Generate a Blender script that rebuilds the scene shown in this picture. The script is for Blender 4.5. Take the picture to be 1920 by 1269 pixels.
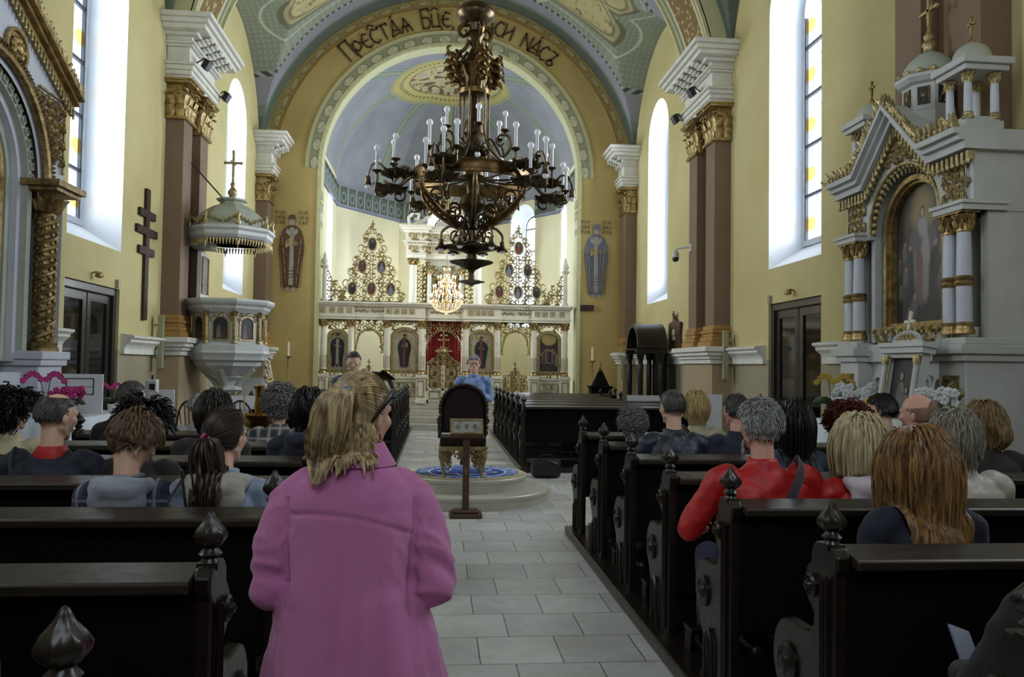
import bpy, bmesh, math, random
import numpy as np
from mathutils import Vector, Matrix, noise
from math import pi, sin, cos, sqrt, radians

for o in list(bpy.data.objects):
    bpy.data.objects.remove(o)
SC = bpy.context.scene
COL = SC.collection
random.seed(7)

# ---------------------------------------------------------------- camera
cam = bpy.data.cameras.new('camera')
cam.sensor_width = 36.0
cam.lens = 36.0 * 1500.0 / 1920.0
cam.clip_end = 200
camo = bpy.data.objects.new('camera', cam)
COL.objects.link(camo)
SC.camera = camo
X_ = (0.99550316, -0.01819344, 0.09296478)      # world axes in (right, up, forward)
Y_ = (-0.09353491, -0.03350009, 0.99505224)
Z_ = (0.0149891, 0.99927311, 0.03505117)
rot = Matrix(((X_[0], X_[1], -X_[2]), (Y_[0], Y_[1], -Y_[2]), (Z_[0], Z_[1], -Z_[2])))
camo.matrix_world = Matrix.Translation((0, 0, 1.62)) @ rot.to_4x4()

# ---------------------------------------------------------------- world, exposure
w = bpy.data.worlds.new('world')
SC.world = w
w.use_nodes = True
bg = w.node_tree.nodes['Background']
bg.inputs[0].default_value = (0.75, 0.86, 1.0, 1)
bg.inputs[1].default_value = 3.2
SC.view_settings.view_transform = 'Standard'
SC.view_settings.look = 'None'
SC.view_settings.gamma = 1.0
SC.view_settings.use_curve_mapping = False
SC.view_settings.exposure = EXPO = -0.2

def sky_panel(name, loc, rot, sx, sy, power, color=(0.86, 0.93, 1.0), spread=125):
    l = bpy.data.lights.new(name, 'AREA')
    l.shape = 'RECTANGLE'; l.size = sx; l.size_y = sy
    l.energy = power; l.color = color; l.spread = radians(spread)
    o = bpy.data.objects.new(name, l)
    o.location = loc; o.rotation_euler = rot
    COL.objects.link(o)
    return o
# daylight outside each window: overcast sky behind the panes
DAY = 1.0
WINS_Y = [(10.34, 12.08), (17.6, 19.36)]
WINS_BACK = [(3.0, 4.7)]  # back bay out of view; its panels are added to fill the interior
for (a, b) in WINS_Y + WINS_BACK:
    k = 0.5 if a > 5 else 0.16
    sky_panel('daylight', (-5.75, (a+b)/2, 5.7), (0, -pi/2, 0), 5.0, 2.3, 900*DAY*k)
    sky_panel('daylight', (6.3, (a+b)/2, 5.7), (0, pi/2, 0), 5.0, 2.3, 1500*DAY*k)

# added fill panel, out of view, behind an opening high in the back wall
sky_panel('daylight', (0.3, -4.2, 7.0), (pi/2, 0, 0), 3.6, 4.4, 120*DAY, (0.93, 0.96, 1.0), 170)

# ---------------------------------------------------------------- helpers
def lin(c):
    c = c/255.0
    return c/12.92 if c <= 0.04045 else ((c+0.055)/1.055)**2.4
def rgb(r, g, b):
    return (lin(r), lin(g), lin(b), 1.0)

class NT:
    """small node helper"""
    def __init__(self, name):
        self.m = bpy.data.materials.new(name); self.m.use_nodes = True
        self.t = self.m.node_tree; self.n = self.t.nodes; self.l = self.t.links
        self.b = self.n['Principled BSDF']; self.out = self.n['Material Output']
    def node(self, typ, **kw):
        nd = self.n.new(typ)
        for k, v in kw.items(): setattr(nd, k, v)
        return nd
    def set(self, sock, v):
        if hasattr(v, 'links') or isinstance(v, bpy.types.NodeSocket): self.l.new(v, sock)
        else: sock.default_value = v
    def math(self, op, a, b=0.0, c=0.0):
        nd = self.node('ShaderNodeMath', operation=op)
        self.set(nd.inputs[0], a); self.set(nd.inputs[1], b)
        if op in ('COMPARE', 'SMOOTH_MIN', 'MULTIPLY_ADD', 'WRAP'): self.set(nd.inputs[2], c)
        return nd.outputs[0]
    def mix(self, f, a, b):
        nd = self.node('ShaderNodeMix', data_type='RGBA')
        self.set(nd.inputs[0], f); self.set(nd.inputs[6], a); self.set(nd.inputs[7], b)
        return nd.outputs[2]
    def noise(self, scale, detail=3, vec=None, rough=0.5, dist=0.0):
        nd = self.node('ShaderNodeTexNoise'); nd.inputs['Scale'].default_value = scale
        nd.inputs['Detail'].default_value = detail; nd.inputs['Roughness'].default_value = rough
        nd.inputs['Distortion'].default_value = dist
        if vec is not None: self.l.new(vec, nd.inputs['Vector'])
        return nd.outputs[0]
    def pos(self):
        return self.node('ShaderNodeNewGeometry').outputs['Position']
    def obj(self):
        return self.node('ShaderNodeTexCoord').outputs['Object']
    def xyz(self, v):
        nd = self.node('ShaderNodeSeparateXYZ'); self.l.new(v, nd.inputs[0]); return nd.outputs
    def step(self, v, lo, hi):
        nd = self.node('ShaderNodeMapRange'); self.set(nd.inputs[0], v)
        nd.inputs[1].default_value = lo; nd.inputs[2].default_value = hi
        return nd.outputs[0]
    def bump(self, h, strength=0.3, dist=0.01):
        nd = self.node('ShaderNodeBump'); nd.inputs['Strength'].default_value = strength
        nd.inputs['Distance'].default_value = dist
        self.l.new(h, nd.inputs['Height']); self.l.new(nd.outputs[0], self.b.inputs['Normal'])
    def base(self, col, rough=0.6, metal=0.0):
        self.set(self.b.inputs['Base Color'], col); self.b.inputs['Roughness'].default_value = rough
        self.b.inputs['Metallic'].default_value = metal

MATS = {}
def mat(name, c, rough=0.6, metal=0.0, var=0.15, scale=8.0, bump=0.0, bscale=None, c2=None, coat=0.0, sheen=0.0, emit=None, estr=0.0):
    if name in MATS: return MATS[name]
    t = NT(name)
    nz = t.noise(scale, 4, t.obj())
    if c2 is None: c2 = tuple(x*(1-var) for x in c[:3]) + (1,)
    t.base(t.mix(t.step(nz, 0.35, 0.65), c2, c), rough, metal)
    if bump > 0: t.bump(t.noise(bscale or scale*3, 4, t.obj()), bump, 0.01)
    if coat: t.b.inputs['Coat Weight'].default_value = coat
    if sheen: t.b.inputs['Sheen Weight'].default_value = sheen
    if emit is not None:
        t.b.inputs['Emission Color'].default_value = emit; t.b.inputs['Emission Strength'].default_value = estr
    MATS[name] = t.m
    return t.m

class MB:
    """collects shapes, builds ONE mesh object"""
    def __init__(s): s.v = []; s.f = []; s.mi = []; s.m = 0; s.M = None
    def add(s, vs, fs):
        o = len(s.v)
        if s.M is not None: vs = [tuple(s.M @ Vector(v)) for v in vs]
        s.v.extend(vs); s.f.extend([tuple(i+o for i in f) for f in fs]); s.mi.extend([s.m]*len(fs))
        return s
    def box(s, x0, x1, y0, y1, z0, z1):
        return s.add([(x0,y0,z0),(x1,y0,z0),(x1,y1,z0),(x0,y1,z0),(x0,y0,z1),(x1,y0,z1),(x1,y1,z1),(x0,y1,z1)],
                     [(0,3,2,1),(4,5,6,7),(0,1,5,4),(1,2,6,5),(2,3,7,6),(3,0,4,7)])
    def cbox(s, c, d):
        return s.box(c[0]-d[0]/2, c[0]+d[0]/2, c[1]-d[1]/2, c[1]+d[1]/2, c[2]-d[2]/2, c[2]+d[2]/2)
    def loft(s, rings, cap=True, closed=False):
        n = len(rings[0]); vs = [tuple(p) for r in rings for p in r]; fs = []
        R = len(rings)
        for i in range(R if closed else R-1):
            a = i*n; b = ((i+1) % R)*n
            for j in range(n):
                k = (j+1) % n
                fs.append((a+j, a+k, b+k, b+j))
        if cap and not closed:
            fs.append(tuple(range(n-1, -1, -1))); fs.append(tuple((R-1)*n+j for j in range(n)))
        return s.add(vs, fs)
    def lathe(s, prof, c=(0,0,0), n=16, axis='z', a0=0.0, sx=1.0, sy=1.0):
        rings = []
        for (r, h) in prof:
            ring = []
            for j in range(n):
                a = a0 + 2*pi*j/n
                x, y = max(r, 1e-4)*cos(a)*sx, max(r, 1e-4)*sin(a)*sy
                if axis == 'z': p = (c[0]+x, c[1]+y, c[2]+h)
                elif axis == 'y': p = (c[0]+x, c[1]+h, c[2]-y)
                else: p = (c[0]+h, c[1]+x, c[2]+y)
                ring.append(p)
            rings.append(ring)
        return s.loft(rings)
    def tube(s, pts, r, n=6, closed=False, flat=1.0, up=(0,0,1)):
        pts = [Vector(p) for p in pts]; N = len(pts)
        if not hasattr(r, '__len__'): r = [r]*N
        rings = []; prev = None
        for i, p in enumerate(pts):
            if closed: t = pts[(i+1) % N]-pts[i-1]
            else: t = pts[min(i+1, N-1)]-pts[max(i-1, 0)]
            if t.length < 1e-9: t = Vector((0,0,1))
            t.normalize()
            if prev is None:
                u = Vector(up)
                if abs(t.dot(u)) > 0.95: u = Vector((1,0,0))
                a = (u - t*t.dot(u)).normalized()
            else:
                a = prev - t*t.dot(prev)
                a = a.normalized() if a.length > 1e-6 else prev
            prev = a; b = t.cross(a)
            rings.append([tuple(p + a*(cos(2*pi*j/n)*r[i]) + b*(sin(2*pi*j/n)*r[i]*flat)) for j in range(n)])
        return s.loft(rings, closed=closed)
    def stube(s, pts, r, n=6, **kw):
        """smooth (Catmull-Rom) tube"""
        P = [Vector(p) for p in pts]; N = len(P)
        if not hasattr(r, '__len__'): r = [r]*N
        if N < 3: return s.tube(P, r, n, **kw)
        o, q = [], []
        for i in range(N-1):
            a, b, c, d = P[max(i-1, 0)], P[i], P[i+1], P[min(i+2, N-1)]
            for k in range(4):
                t = k/4
                o.append(0.5*((2*b)+(c-a)*t+(2*a-5*b+4*c-d)*t*t+(-a+3*b-3*c+d)*t**3)); q.append(r[i]+(r[i+1]-r[i])*t)
        o.append(P[-1]); q.append(r[-1])
        return s.tube(o, q, n, **kw)
    def prism(s, poly, a0, a1, axis='y'):
        """poly of (u,v); extruded along axis. axis y: (x,z); x: (y,z); z: (x,y)"""
        def P(u, v, a):
            return (u, a, v) if axis == 'y' else ((a, u, v) if axis == 'x' else (u, v, a))
        n = len(poly)
        vs = [P(u, v, a0) for u, v in poly] + [P(u, v, a1) for u, v in poly]
        fs = [tuple(range(n)), tuple(range(2*n-1, n-1, -1))] + [(i, i+n, (i+1) % n+n, (i+1) % n) for i in range(n)]
        return s.add(vs, fs)
    def ring2(s, outer, inner, a0, a1, axis='y', closed=True):
        """frame between two same-length outlines"""
        def P(u, v, a):
            return (u, a, v) if axis == 'y' else ((a, u, v) if axis == 'x' else (u, v, a))
        n = len(outer)
        vs = [P(u, v, a0) for u, v in outer]+[P(u, v, a0) for u, v in inner]+[P(u, v, a1) for u, v in outer]+[P(u, v, a1) for u, v in inner]
        fs = []
        for i in range(n if closed else n-1):
            j = (i+1) % n
            fs += [(i, j, n+j, n+i), (2*n+j, 2*n+i, 3*n+i, 3*n+j), (j, i, 2*n+i, 2*n+j), (n+i, n+j, 3*n+j, 3*n+i)]
        if not closed:
            fs += [(0, n, 3*n, 2*n), (n-1, 3*n-1, 4*n-1, 2*n-1)]
        return s.add(vs, fs)
    def ball(s, c, r, n=10, m=6):
        if not hasattr(r, '__len__'): r = (r, r, r)
        rings = []
        for i in range(m+1):
            t = -pi/2+pi*i/m
            rings.append([(c[0]+r[0]*max(cos(t), 0.02)*cos(2*pi*j/n), c[1]+r[1]*max(cos(t), 0.02)*sin(2*pi*j/n), c[2]+r[2]*sin(t)) for j in range(n)])
        return s.loft(rings)
    def rc(s, a, b, ra, rb, n=12, m=4):
        """round cone (tapered capsule)"""
        a = Vector(a); b = Vector(b); d = (b-a)
        L = d.length or 1e-6; t = d/L
        pts = []; rr = []
        for i in range(m+1):
            q = pi/2*(1-i/m); pts.append(a - t*ra*sin(q)); rr.append(max(ra*cos(q), 1e-3))
        for i in range(m+1):
            q = pi/2*i/m; pts.append(b + t*rb*sin(q)); rr.append(max(rb*cos(q), 1e-3))
        return s.tube(pts, rr, n)
    def chain(s, pts, rr, n=12):
        for i in range(len(pts)-1): s.rc(pts[i], pts[i+1], rr[i], rr[i+1], n)
        return s
    def build(s, name, mats, parent=None, smooth=True, loc=None, rotz=0.0, angle=40, bevel=0.0):
        me = bpy.data.meshes.new(name)
        me.from_pydata(s.v, [], s.f)
        if not isinstance(mats, (list, tuple)): mats = [mats]
        for m in mats: me.materials.append(m)
        if len(mats) > 1: me.polygons.foreach_set('material_index', s.mi)
        bm = bmesh.new(); bm.from_mesh(me)
        bmesh.ops.recalc_face_normals(bm, faces=bm.faces)
        if smooth:
            ca = radians(angle)
            for f in bm.faces: f.smooth = True
            for e in bm.edges:
                if len(e.link_faces) == 2:
                    if e.calc_face_angle(0) > ca: e.smooth = False
        bm.to_mesh(me); bm.free()
        o = bpy.data.objects.new(name, me); COL.objects.link(o)
        if parent is not None: o.parent = parent
        if loc is not None: o.location = loc
        o.rotation_euler.z = rotz
        if bevel > 0:
            md = o.modifiers.new('bevel', 'BEVEL'); md.width = bevel; md.segments = 2; md.limit_method = 'ANGLE'
            md.angle_limit = radians(35)
        return o

def build_split(mb, name, mats, parent=None, gap=0.02, **kw):
    """like build(), but pieces that stand apart become parts of their own"""
    par = list(range(len(mb.v)))
    def find(i):
        while par[i] != i:
            par[i] = par[par[i]]; i = par[i]
        return i
    for f in mb.f:
        a = find(f[0])
        for i in f[1:]:
            b = find(i)
            if a != b: par[b] = a
    isl = {}
    for i in range(len(mb.v)): isl.setdefault(find(i), []).append(i)
    bb = {k: [min(mb.v[i][c] for i in v) for c in range(3)]+[max(mb.v[i][c] for i in v) for c in range(3)] for k, v in isl.items()}
    ks = list(isl); grp = {k: k for k in ks}
    def g(k):
        while grp[k] != k: k = grp[k]
        return k
    for i, a in enumerate(ks):
        for b in ks[i+1:]:
            A, B = bb[a], bb[b]
            if all(A[c]-gap <= B[c+3] and B[c]-gap <= A[c+3] for c in range(3)):
                x, y = g(a), g(b)
                if x != y: grp[y] = x
    out = {}
    for fi, f in enumerate(mb.f):
        out.setdefault(g(find(f[0])), []).append(fi)
    res = []
    for k, fl in out.items():
        m = MB(); mp = {}
        for fi in fl:
            ff = []
            for i in mb.f[fi]:
                if i not in mp: mp[i] = len(m.v); m.v.append(mb.v[i])
                ff.append(mp[i])
            m.f.append(tuple(ff)); m.mi.append(mb.mi[fi])
        res.append(m.build(name, mats, parent, **kw))
    return res

def bake(mb, voxel, name, mats, parent=None, smooth_it=4, fn=None):
    """union the shapes of an MB into one continuous surface"""
    t = mb.build(name+'_tmp', mats, None)
    r = t.modifiers.new('r', 'REMESH'); r.mode = 'VOXEL'; r.voxel_size = voxel; r.use_smooth_shade = True
    if smooth_it:
        sm = t.modifiers.new('s', 'SMOOTH'); sm.factor = 0.5; sm.iterations = smooth_it
    dg = bpy.context.evaluated_depsgraph_get()
    ev = t.evaluated_get(dg)
    me = bpy.data.meshes.new_from_object(ev, preserve_all_data_layers=False, depsgraph=dg)
    me.name = name
    if not isinstance(mats, (list, tuple)): mats = [mats]
    me.materials.clear()
    for m in mats: me.materials.append(m)
    if fn is not None:
        n = len(me.vertices)
        co = [v.co.copy() for v in me.vertices]; no = [v.normal.copy() for v in me.vertices]
        for i in range(n):
            me.vertices[i].co = co[i] + no[i]*fn(co[i], no[i])
        me.update()
    for p in me.polygons: p.use_smooth = True
    old = t.data
    bpy.data.objects.remove(t); bpy.data.meshes.remove(old)
    o = bpy.data.objects.new(name, me); COL.objects.link(o)
    if parent is not None: o.parent = parent
    return o

def tag(o, label=None, cat=None, group=None, kind=None):
    if label: o['label'] = label
    if cat: o['category'] = cat
    if group: o['group'] = group
    if kind: o['kind'] = kind
    return o
def thing(name, label, cat, loc=(0,0,0), rotz=0.0, group=None):
    o = bpy.data.objects.new(name, None); COL.objects.link(o)
    o.empty_display_size = 0.1
    o.location = loc; o.rotation_euler.z = rotz
    return tag(o, label, cat, group)
def struct(o):
    o['kind'] = 'structure'; return o
def dup(root, loc=None, rotz=None, label=None, group=None, skip=()):
    r = root.copy(); COL.objects.link(r)
    if loc is not None: r.location = loc
    if rotz is not None: r.rotation_euler.z = rotz
    if label: r['label'] = label
    if group: r['group'] = group
    for ch in list(root.children):
        if ch.name.split('.')[0] in skip: continue
        c = ch.copy(); COL.objects.link(c); c.parent = r
        for g in list(ch.children):
            d = g.copy(); COL.objects.link(d); d.parent = c
    return r
def arc(cx, cz, r, a0, a1, n):
    return [(cx+r*cos(a0+(a1-a0)*i/n), cz+r*sin(a0+(a1-a0)*i/n)) for i in range(n+1)]
def arched(y0, y1, z0, zs, n=12, rise=None):
    """outline, counter-clockwise from lower y: rect with round top"""
    c = (y0+y1)/2; r = (y1-y0)/2; rise = rise or r
    return [(y0, z0), (y1, z0)] + [(c+r*cos(pi*i/n), zs+rise*sin(pi*i/n)) for i in range(n+1)]
def spiral(cx, cz, r, a0, turns, d=1, n=14, k=0.15):
    out = []
    for i in range(n+1):
        t = i/n; a = a0+d*2*pi*turns*t; rr = r*(1-t*(1-k))
        out.append((cx+rr*cos(a), cz+rr*sin(a)))
    return out
# ---------------------------------------------------------------- materials
def plaster(name, c, c2, lower=None):
    t = NT(name); p = t.pos()
    n1 = t.noise(0.55, 5, p, 0.6); n2 = t.noise(6, 4, p)
    col = t.mix(t.step(n1, 0.35, 0.68), c, c2)
    col = t.mix(t.math('MULTIPLY', t.step(n2, 0.5, 0.8), 0.25), col, tuple(x*0.82 for x in c[:3])+(1,))
    if lower is not None:
        z = t.xyz(p)[2]
        low = t.mix(t.step(t.noise(1.3, 5, p), 0.3, 0.7), lower, tuple(x*0.78 for x in lower[:3])+(1,))
        col = t.mix(t.step(z, 1.78, 1.785), low, col)
    t.base(col, 0.85)
    t.bump(t.noise(45, 3, p), 0.12, 0.004)
    return t.m
M_wall = plaster('yellow_plaster', rgb(196,185,136), rgb(182,168,114), rgb(158,148,122))
M_archwall = plaster('golden_plaster', rgb(188,166,106), rgb(172,150,90))
M_apse = plaster('cream_plaster', rgb(210,205,174), rgb(200,192,156))
M_reveal = mat('white_reveal_plaster', rgb(222,226,232), 0.8, var=0.05, scale=2, bump=0.08)
M_stucco = mat('white_stucco', rgb(216,214,204), 0.7, var=0.12, scale=5, bump=0.1)
M_white = mat('white_paint', rgb(192,194,192), 0.45, var=0.12, scale=4)
M_ivory = mat('ivory_paint', rgb(222,216,196), 0.45, var=0.1, scale=5)
M_greywhite = mat('pale_green_grey_paint', rgb(170,175,160), 0.5, var=0.14, scale=4)
M_gold = mat('gilding', rgb(182,156,104), 0.4, 0.8, var=0.55, scale=14, bump=0.35, bscale=40)
M_oldgold = mat('aged_gilding', rgb(164,140,94), 0.42, 0.7, var=0.6, scale=16, bump=0.5, bscale=50)
M_palegold = mat('pale_gilding', rgb(190,172,124), 0.4, 0.65, var=0.5, scale=20, bump=0.3)
M_fret = mat('carved_gilt_wood', rgb(186,166,116), 0.42, 0.55, var=0.5, scale=18, bump=0.3)
M_bronze = mat('dark_bronze', rgb(104,88,64), 0.35, 0.85, var=0.5, scale=12, bump=0.3, bscale=40)
M_brass = mat('polished_brass', rgb(186,144,72), 0.25, 0.95, var=0.3, scale=6)
M_wood = None
def darkwood(name, c, rough=0.25, coat=0.3):
    t = NT(name); p = t.obj()
    mp = t.node('ShaderNodeMapping'); mp.inputs['Scale'].default_value = (1.5, 14, 14); t.l.new(p, mp.inputs[0])
    n = t.noise(3, 5, mp.outputs[0], 0.6, 0.6)
    col = t.mix(t.step(n, 0.3, 0.7), tuple(x*0.45 for x in c[:3])+(1,), c)
    t.base(col, rough); t.b.inputs['Coat Weight'].default_value = coat; t.b.inputs['Coat Roughness'].default_value = 0.15
    t.b.inputs['Specular IOR Level'].default_value = 0.4
    n2 = t.noise(25, 4, p)
    rr = t.node('ShaderNodeMapRange'); t.l.new(n2, rr.inputs[0]); rr.inputs[3].default_value = rough*0.7; rr.inputs[4].default_value = rough*1.9
    t.l.new(rr.outputs[0], t.b.inputs['Roughness'])
    t.bump(n, 0.12, 0.003)
    return t.m
M_pew = darkwood('dark_varnished_wood', rgb(34,25,21), 0.27, 0.15)
M_pewtop = darkwood('worn_dark_wood', rgb(50,41,34), 0.3, 0.15)
M_pewback = darkwood('near_black_wood', rgb(15,11,10), 0.55, 0.0)
M_pewback.node_tree.nodes['Principled BSDF'].inputs['Specular IOR Level'].default_value = 0.12
M_brownwood = darkwood('brown_wood', rgb(92,62,42), 0.4, 0.1)
M_crosswood = darkwood('cross_wood', rgb(64,46,34), 0.5, 0.0)
M_pinkbrown = mat('brown_painted_pilaster', rgb(122,100,80), 0.7, var=0.1, scale=2, bump=0.08)
M_ochre = mat('ochre_base_paint', rgb(168,128,70), 0.6, var=0.2, scale=3)
M_black = mat('black_plastic', rgb(20,20,22), 0.4)
M_iron = mat('black_iron', rgb(28,28,32), 0.5, 0.3)
M_red = mat('red_velvet', rgb(170,12,26), 0.8, var=0.35, scale=10, sheen=0.4)
M_darkred = mat('dark_red_velvet', rgb(30,7,9), 0.85, var=0.4)
M_marble = mat('pale_marble', rgb(190,186,170), 0.35, var=0.16, scale=3)
M_paper = mat('white_paper', rgb(214,216,220), 0.7, var=0.04)
M_cloth = mat('white_tablecloth', rgb(214,220,228), 0.85, var=0.08, scale=5, bump=0.2, bscale=9)
M_cream = mat('cream_candle_wax', rgb(232,222,196), 0.5, var=0.05)
M_speaker = mat('beige_metal', rgb(150,148,118), 0.5, var=0.05)
M_green = mat('leaf_green', rgb(58,84,42), 0.5, var=0.4, scale=20)
M_dkgreen = mat('dark_leaf_green', rgb(36,54,30), 0.5, var=0.4, scale=20)
M_magenta = mat('magenta_petals', rgb(206,60,140), 0.6, var=0.3, scale=20)
M_whitep = mat('white_petals', rgb(226,228,232), 0.6, var=0.1, scale=20)
M_yellowp = mat('yellow_petals', rgb(206,170,70), 0.6, var=0.25, scale=20)
M_terra = mat('glazed_pot', rgb(180,60,40), 0.4, var=0.4, scale=12, c2=rgb(150,110,60))
M_wrap = mat('white_flower_wrap', rgb(206,210,216), 0.6, var=0.1)
M_yellowwrap = mat('yellow_tissue', rgb(196,180,110), 0.7, var=0.15)

def tube_glass(name, c, e, s):
    t = NT(name); t.base(c, 0.3); t.b.inputs['Emission Color'].default_value = e; t.b.inputs['Emission Strength'].default_value = s
    return t.m
M_candle = mat('white_candle_sleeve', rgb(222,224,230), 0.35, var=0.08, scale=30)
M_bulb = tube_glass('milky_bulb_glass', rgb(226,230,236), (1, 1, 1, 1), 0.12)
M_lit = tube_glass('lit_bulb', (1, 0.9, 0.7, 1), (1.0, 0.84, 0.52, 1), 9.0)
def crystal():
    t = NT('cut_crystal'); t.base((1, 0.93, 0.8, 1), 0.08); t.b.inputs['Transmission Weight'].default_value = 0.6
    t.b.inputs['Emission Color'].default_value = (1.0, 0.8, 0.5, 1); t.b.inputs['Emission Strength'].default_value = 0.35
    return t.m
M_crystal = crystal()

def floor_mat():
    t = NT('stone_slabs'); p = t.pos()
    br = t.node('ShaderNodeTexBrick'); t.l.new(p, br.inputs['Vector'])
    br.inputs['Color1'].default_value = rgb(212,212,208); br.inputs['Color2'].default_value = rgb(186,187,185)
    br.inputs['Mortar'].default_value = rgb(70,68,64)
    br.inputs['Scale'].default_value = 1.0; br.inputs['Mortar Size'].default_value = 0.0035
    br.inputs['Mortar Smooth'].default_value = 0.1
    br.inputs['Brick Width'].default_value = 0.46; br.inputs['Row Height'].default_value = 0.44; br.offset = 0.42
    n = t.noise(2.2, 6, p, 0.65, 1.2)
    n2 = t.noise(14, 5, p, 0.7)
    col = t.mix(t.math('MULTIPLY', t.step(n, 0.4, 0.75), 0.35), br.outputs[0], rgb(126,124,118))
    col = t.mix(t.math('MULTIPLY', t.step(n2, 0.5, 0.8), 0.2), col, rgb(110,108,104))
    t.base(col, 0.38)
    rr = t.node('ShaderNodeMapRange'); t.l.new(n2, rr.inputs[0]); rr.inputs[3].default_value = 0.25; rr.inputs[4].default_value = 0.55
    t.l.new(rr.outputs[0], t.b.inputs['Roughness'])
    t.bump(t.math('SUBTRACT', 1.0, br.outputs[1]), 0.5, 0.003)
    return t.m
M_floor = floor_mat()

def pane_mat():
    t = NT('leaded_window_glass'); p = t.pos(); x, y, z = t.xyz(p)
    # rounded lead came curves and amber lozenges repeat with the glazing bars (0.78 m)
    zz = t.math('FRACT', t.math('DIVIDE', t.math('SUBTRACT', z, 3.55), 0.78))
    amb_z = t.math('ABSOLUTE', t.math('SUBTRACT', zz, 0.45))
    yy = t.math('FRACT', t.math('DIVIDE', t.math('SUBTRACT', y, 10.34), 1.72))
    # distance to centre of an amber spot near the far jamb
    def spot(u):
        a = t.math('POWER', t.math('DIVIDE', t.math('SUBTRACT', yy, u), 0.10), 2.0)
        b = t.math('POWER', t.math('DIVIDE', amb_z, 0.16), 2.0)
        return t.math('ADD', a, b)
    d1 = spot(0.86); d2 = spot(0.14)
    amb = t.math('MAXIMUM', t.math('SUBTRACT', 1.0, t.step(d1, 0.6, 1.3)), t.math('SUBTRACT', 1.0, t.step(d2, 0.6, 1.3)))
    # lead circles
    cu = t.math('POWER', t.math('DIVIDE', t.math('SUBTRACT', yy, 0.5), 0.42), 2.0)
    cv = t.math('POWER', t.math('DIVIDE', t.math('SUBTRACT', zz, 0.0), 0.75), 2.0)
    rad = t.math('SQRT', t.math('ADD', cu, cv))
    l1 = t.math('LESS_THAN', t.math('ABSOLUTE', t.math('SUBTRACT', rad, 0.8)), 0.018)
    cv2 = t.math('POWER', t.math('DIVIDE', t.math('SUBTRACT', zz, 1.0), 0.75), 2.0)
    rad2 = t.math('SQRT', t.math('ADD', cu, cv2))
    l2 = t.math('LESS_THAN', t.math('ABSOLUTE', t.math('SUBTRACT', rad2, 0.55)), 0.018)
    lead = t.math('MAXIMUM', l1, l2)
    col = t.mix(amb, (0.9, 0.95, 1.0, 1), (0.80, 0.47, 0.13, 1))
    col = t.mix(lead, col, (0.35, 0.4, 0.48, 1))
    tr = t.node('ShaderNodeBsdfTransparent'); t.l.new(col, tr.inputs[0])
    gl = t.node('ShaderNodeBsdfGlossy'); gl.inputs['Roughness'].default_value = 0.05
    mx = t.node('ShaderNodeMixShader'); mx.inputs[0].default_value = 0.04
    t.l.new(tr.outputs[0], mx.inputs[1]); t.l.new(gl.outputs[0], mx.inputs[2]); t.l.new(mx.outputs[0], t.out.inputs[0])
    return t.m
M_pane = pane_mat()
def doorglass():
    t = NT('dark_door_glass'); t.base(rgb(14,13,14), 0.06); t.b.inputs['Specular IOR Level'].default_value = 0.8
    return t.m
M_doorglass = doorglass()

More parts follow.
